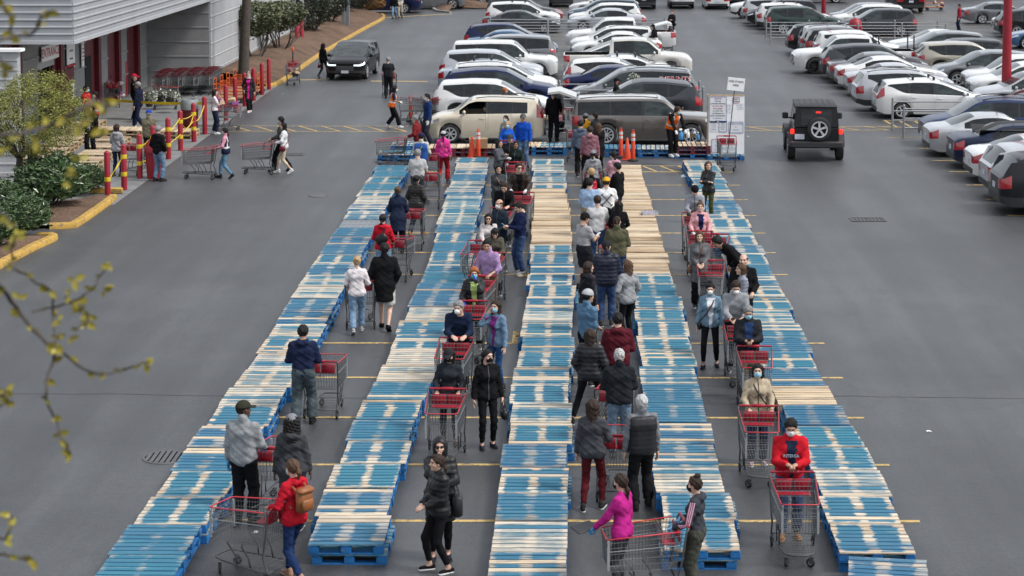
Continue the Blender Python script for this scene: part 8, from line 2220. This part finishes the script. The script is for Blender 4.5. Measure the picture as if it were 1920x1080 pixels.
FPOT = leaves(520, ball(.24, .24, .17, (0, 0, .3), .5, .2, 80), .09, leafm('white_flowers', [(.02, .05, .015), (.05, .09, .03), (.6, .58, .52), (.65, .63, .6)], .6), 'flowers', 81, aspect=.7)
for px, py, z, lab in ((280, 200, .62, 'pot of white flowers at the left in the flower cart'), (300, 192, .72, 'pot of white flowers in the middle of the flower cart'), (318, 194, .72, 'pot of white flowers at the front of the flower cart'), (327, 196, .35, 'low pot of white flowers hanging in front of the flower cart'), (1187, 166, 1.05, 'small potted plant with red and green leaves carried among the parked cars')):
    p = G(px, py, z); t = empty('flower_pot', (p.x, p.y, z), RD.uniform(0, 3), lab, 'potted plant', 'potted flowers'); mb = MB(); mb.lathe([(.12, 0), (.17, .2), (.18, .22), (.15, .21)], 14); obj('pot', mb.mesh('pot', BTRIM, 50), t); tag(obj('foliage', FPOT, t), kind='stuff')
    if px > 1000: t.scale = (.8, .8, 1.2)
# grey steel posts in the upper bed
p = G(649, 59); t = empty('steel_post', (p.x, p.y, .1), 0, 'pair of grey square steel posts standing in the upper bed', 'post')
for dx in (-.16, .12): mb = MB(); mb.box(dx, 0, 2.3, .2, .2, 4.8, bev=.02); obj('post', mb.mesh('post', plain('grey_post', (.17, .19, .21), .6), 40), t)
# orange bench cart with goods far right
p = G(1752, 20); flatcart(p.x, p.y + .3, 90, 'orange flatbed cart with pale goods at the far right edge', 'flatbed carts on the lot'); goods(1755, 12, .35, 6, [(.2, .5, .6), (.6, .6, .6)], (.5, .2, .3), 'blue and white bags on the orange flatbed far right')
# scraps of litter and a plastic bag
PB = plain('thin_plastic', (.5, .56, .62), .3)
rngl = random.Random(4)
for px, py, lab in ((515, 792, 'scrap of white paper beside the leftmost pallet row'), (1742, 809, 'white scrap on the empty right lane'), (1410, 858, 'tiny white scrap right of the rightmost pallet row'), (1403, 256, 'white scrap near the notice board'), (368, 182, 'white scrap in the loading bay'), (640, 92, 'white scrap beside the yellow kerb'), (1288, 332, 'crumpled pale plastic bag beside the rightmost row'), (1312, 306, 'blue plastic sheet under the far end of the rightmost row'), (530, 176, 'folded paper by the last red bollard'), (1265, 118, 'white scrap in the centre lane'), (480, 998, 'pale scrap left of the near pallets')):
    p = G(px, py); mb = MB(); n = 5; s = .024 if 'bag' not in lab and 'sheet' not in lab else .15
    vs = [(p.x + (i - 2) * s * .6 + rngl.uniform(-.02, .02), p.y + (j - 2) * s * .45 + rngl.uniform(-.02, .02), .006 + rngl.uniform(0, s * .5) * (0 < i < 4)) for j in range(n) for i in range(n)]
    mb.add(vs, [(j * n + i, j * n + i + 1, (j + 1) * n + i + 1, (j + 1) * n + i) for j in range(n - 1) for i in range(n - 1)])
    tag(obj('paper_scrap', mb.mesh('paper_scrap', PB if 'plastic' in lab else WHITE)), lab, 'litter', 'scraps of litter')
# the black folder held out by the woman in magenta
t, s, J = MG; q = t.matrix_basis @ Vector([float(v) for v in (J['wrl'] + np.array([0, .15, -.01])) * s]); p = Vector((q.x, q.y))
mb = MB(); mb.box(0, 0, 0, .30, .2, .02, bev=.004); tag(obj('folder', mb.mesh('folder', plain('black_folder', (.015, .015, .017), .4)), None, (p.x, p.y, q.z), (.2, -.1, .6)), 'black folder in the blue-gloved hand of the woman in magenta', 'folder')
# lettering as solid mesh
bpy.context.view_layer.update(); dg_ = bpy.context.evaluated_depsgraph_get()
for o in TEXTS:
    me = bpy.data.meshes.new_from_object(o.evaluated_get(dg_)); n = obj('lettering', me, o.parent, o.location, o.rotation_euler); n.scale = o.scale
for o in TEXTS: bpy.data.objects.remove(o)
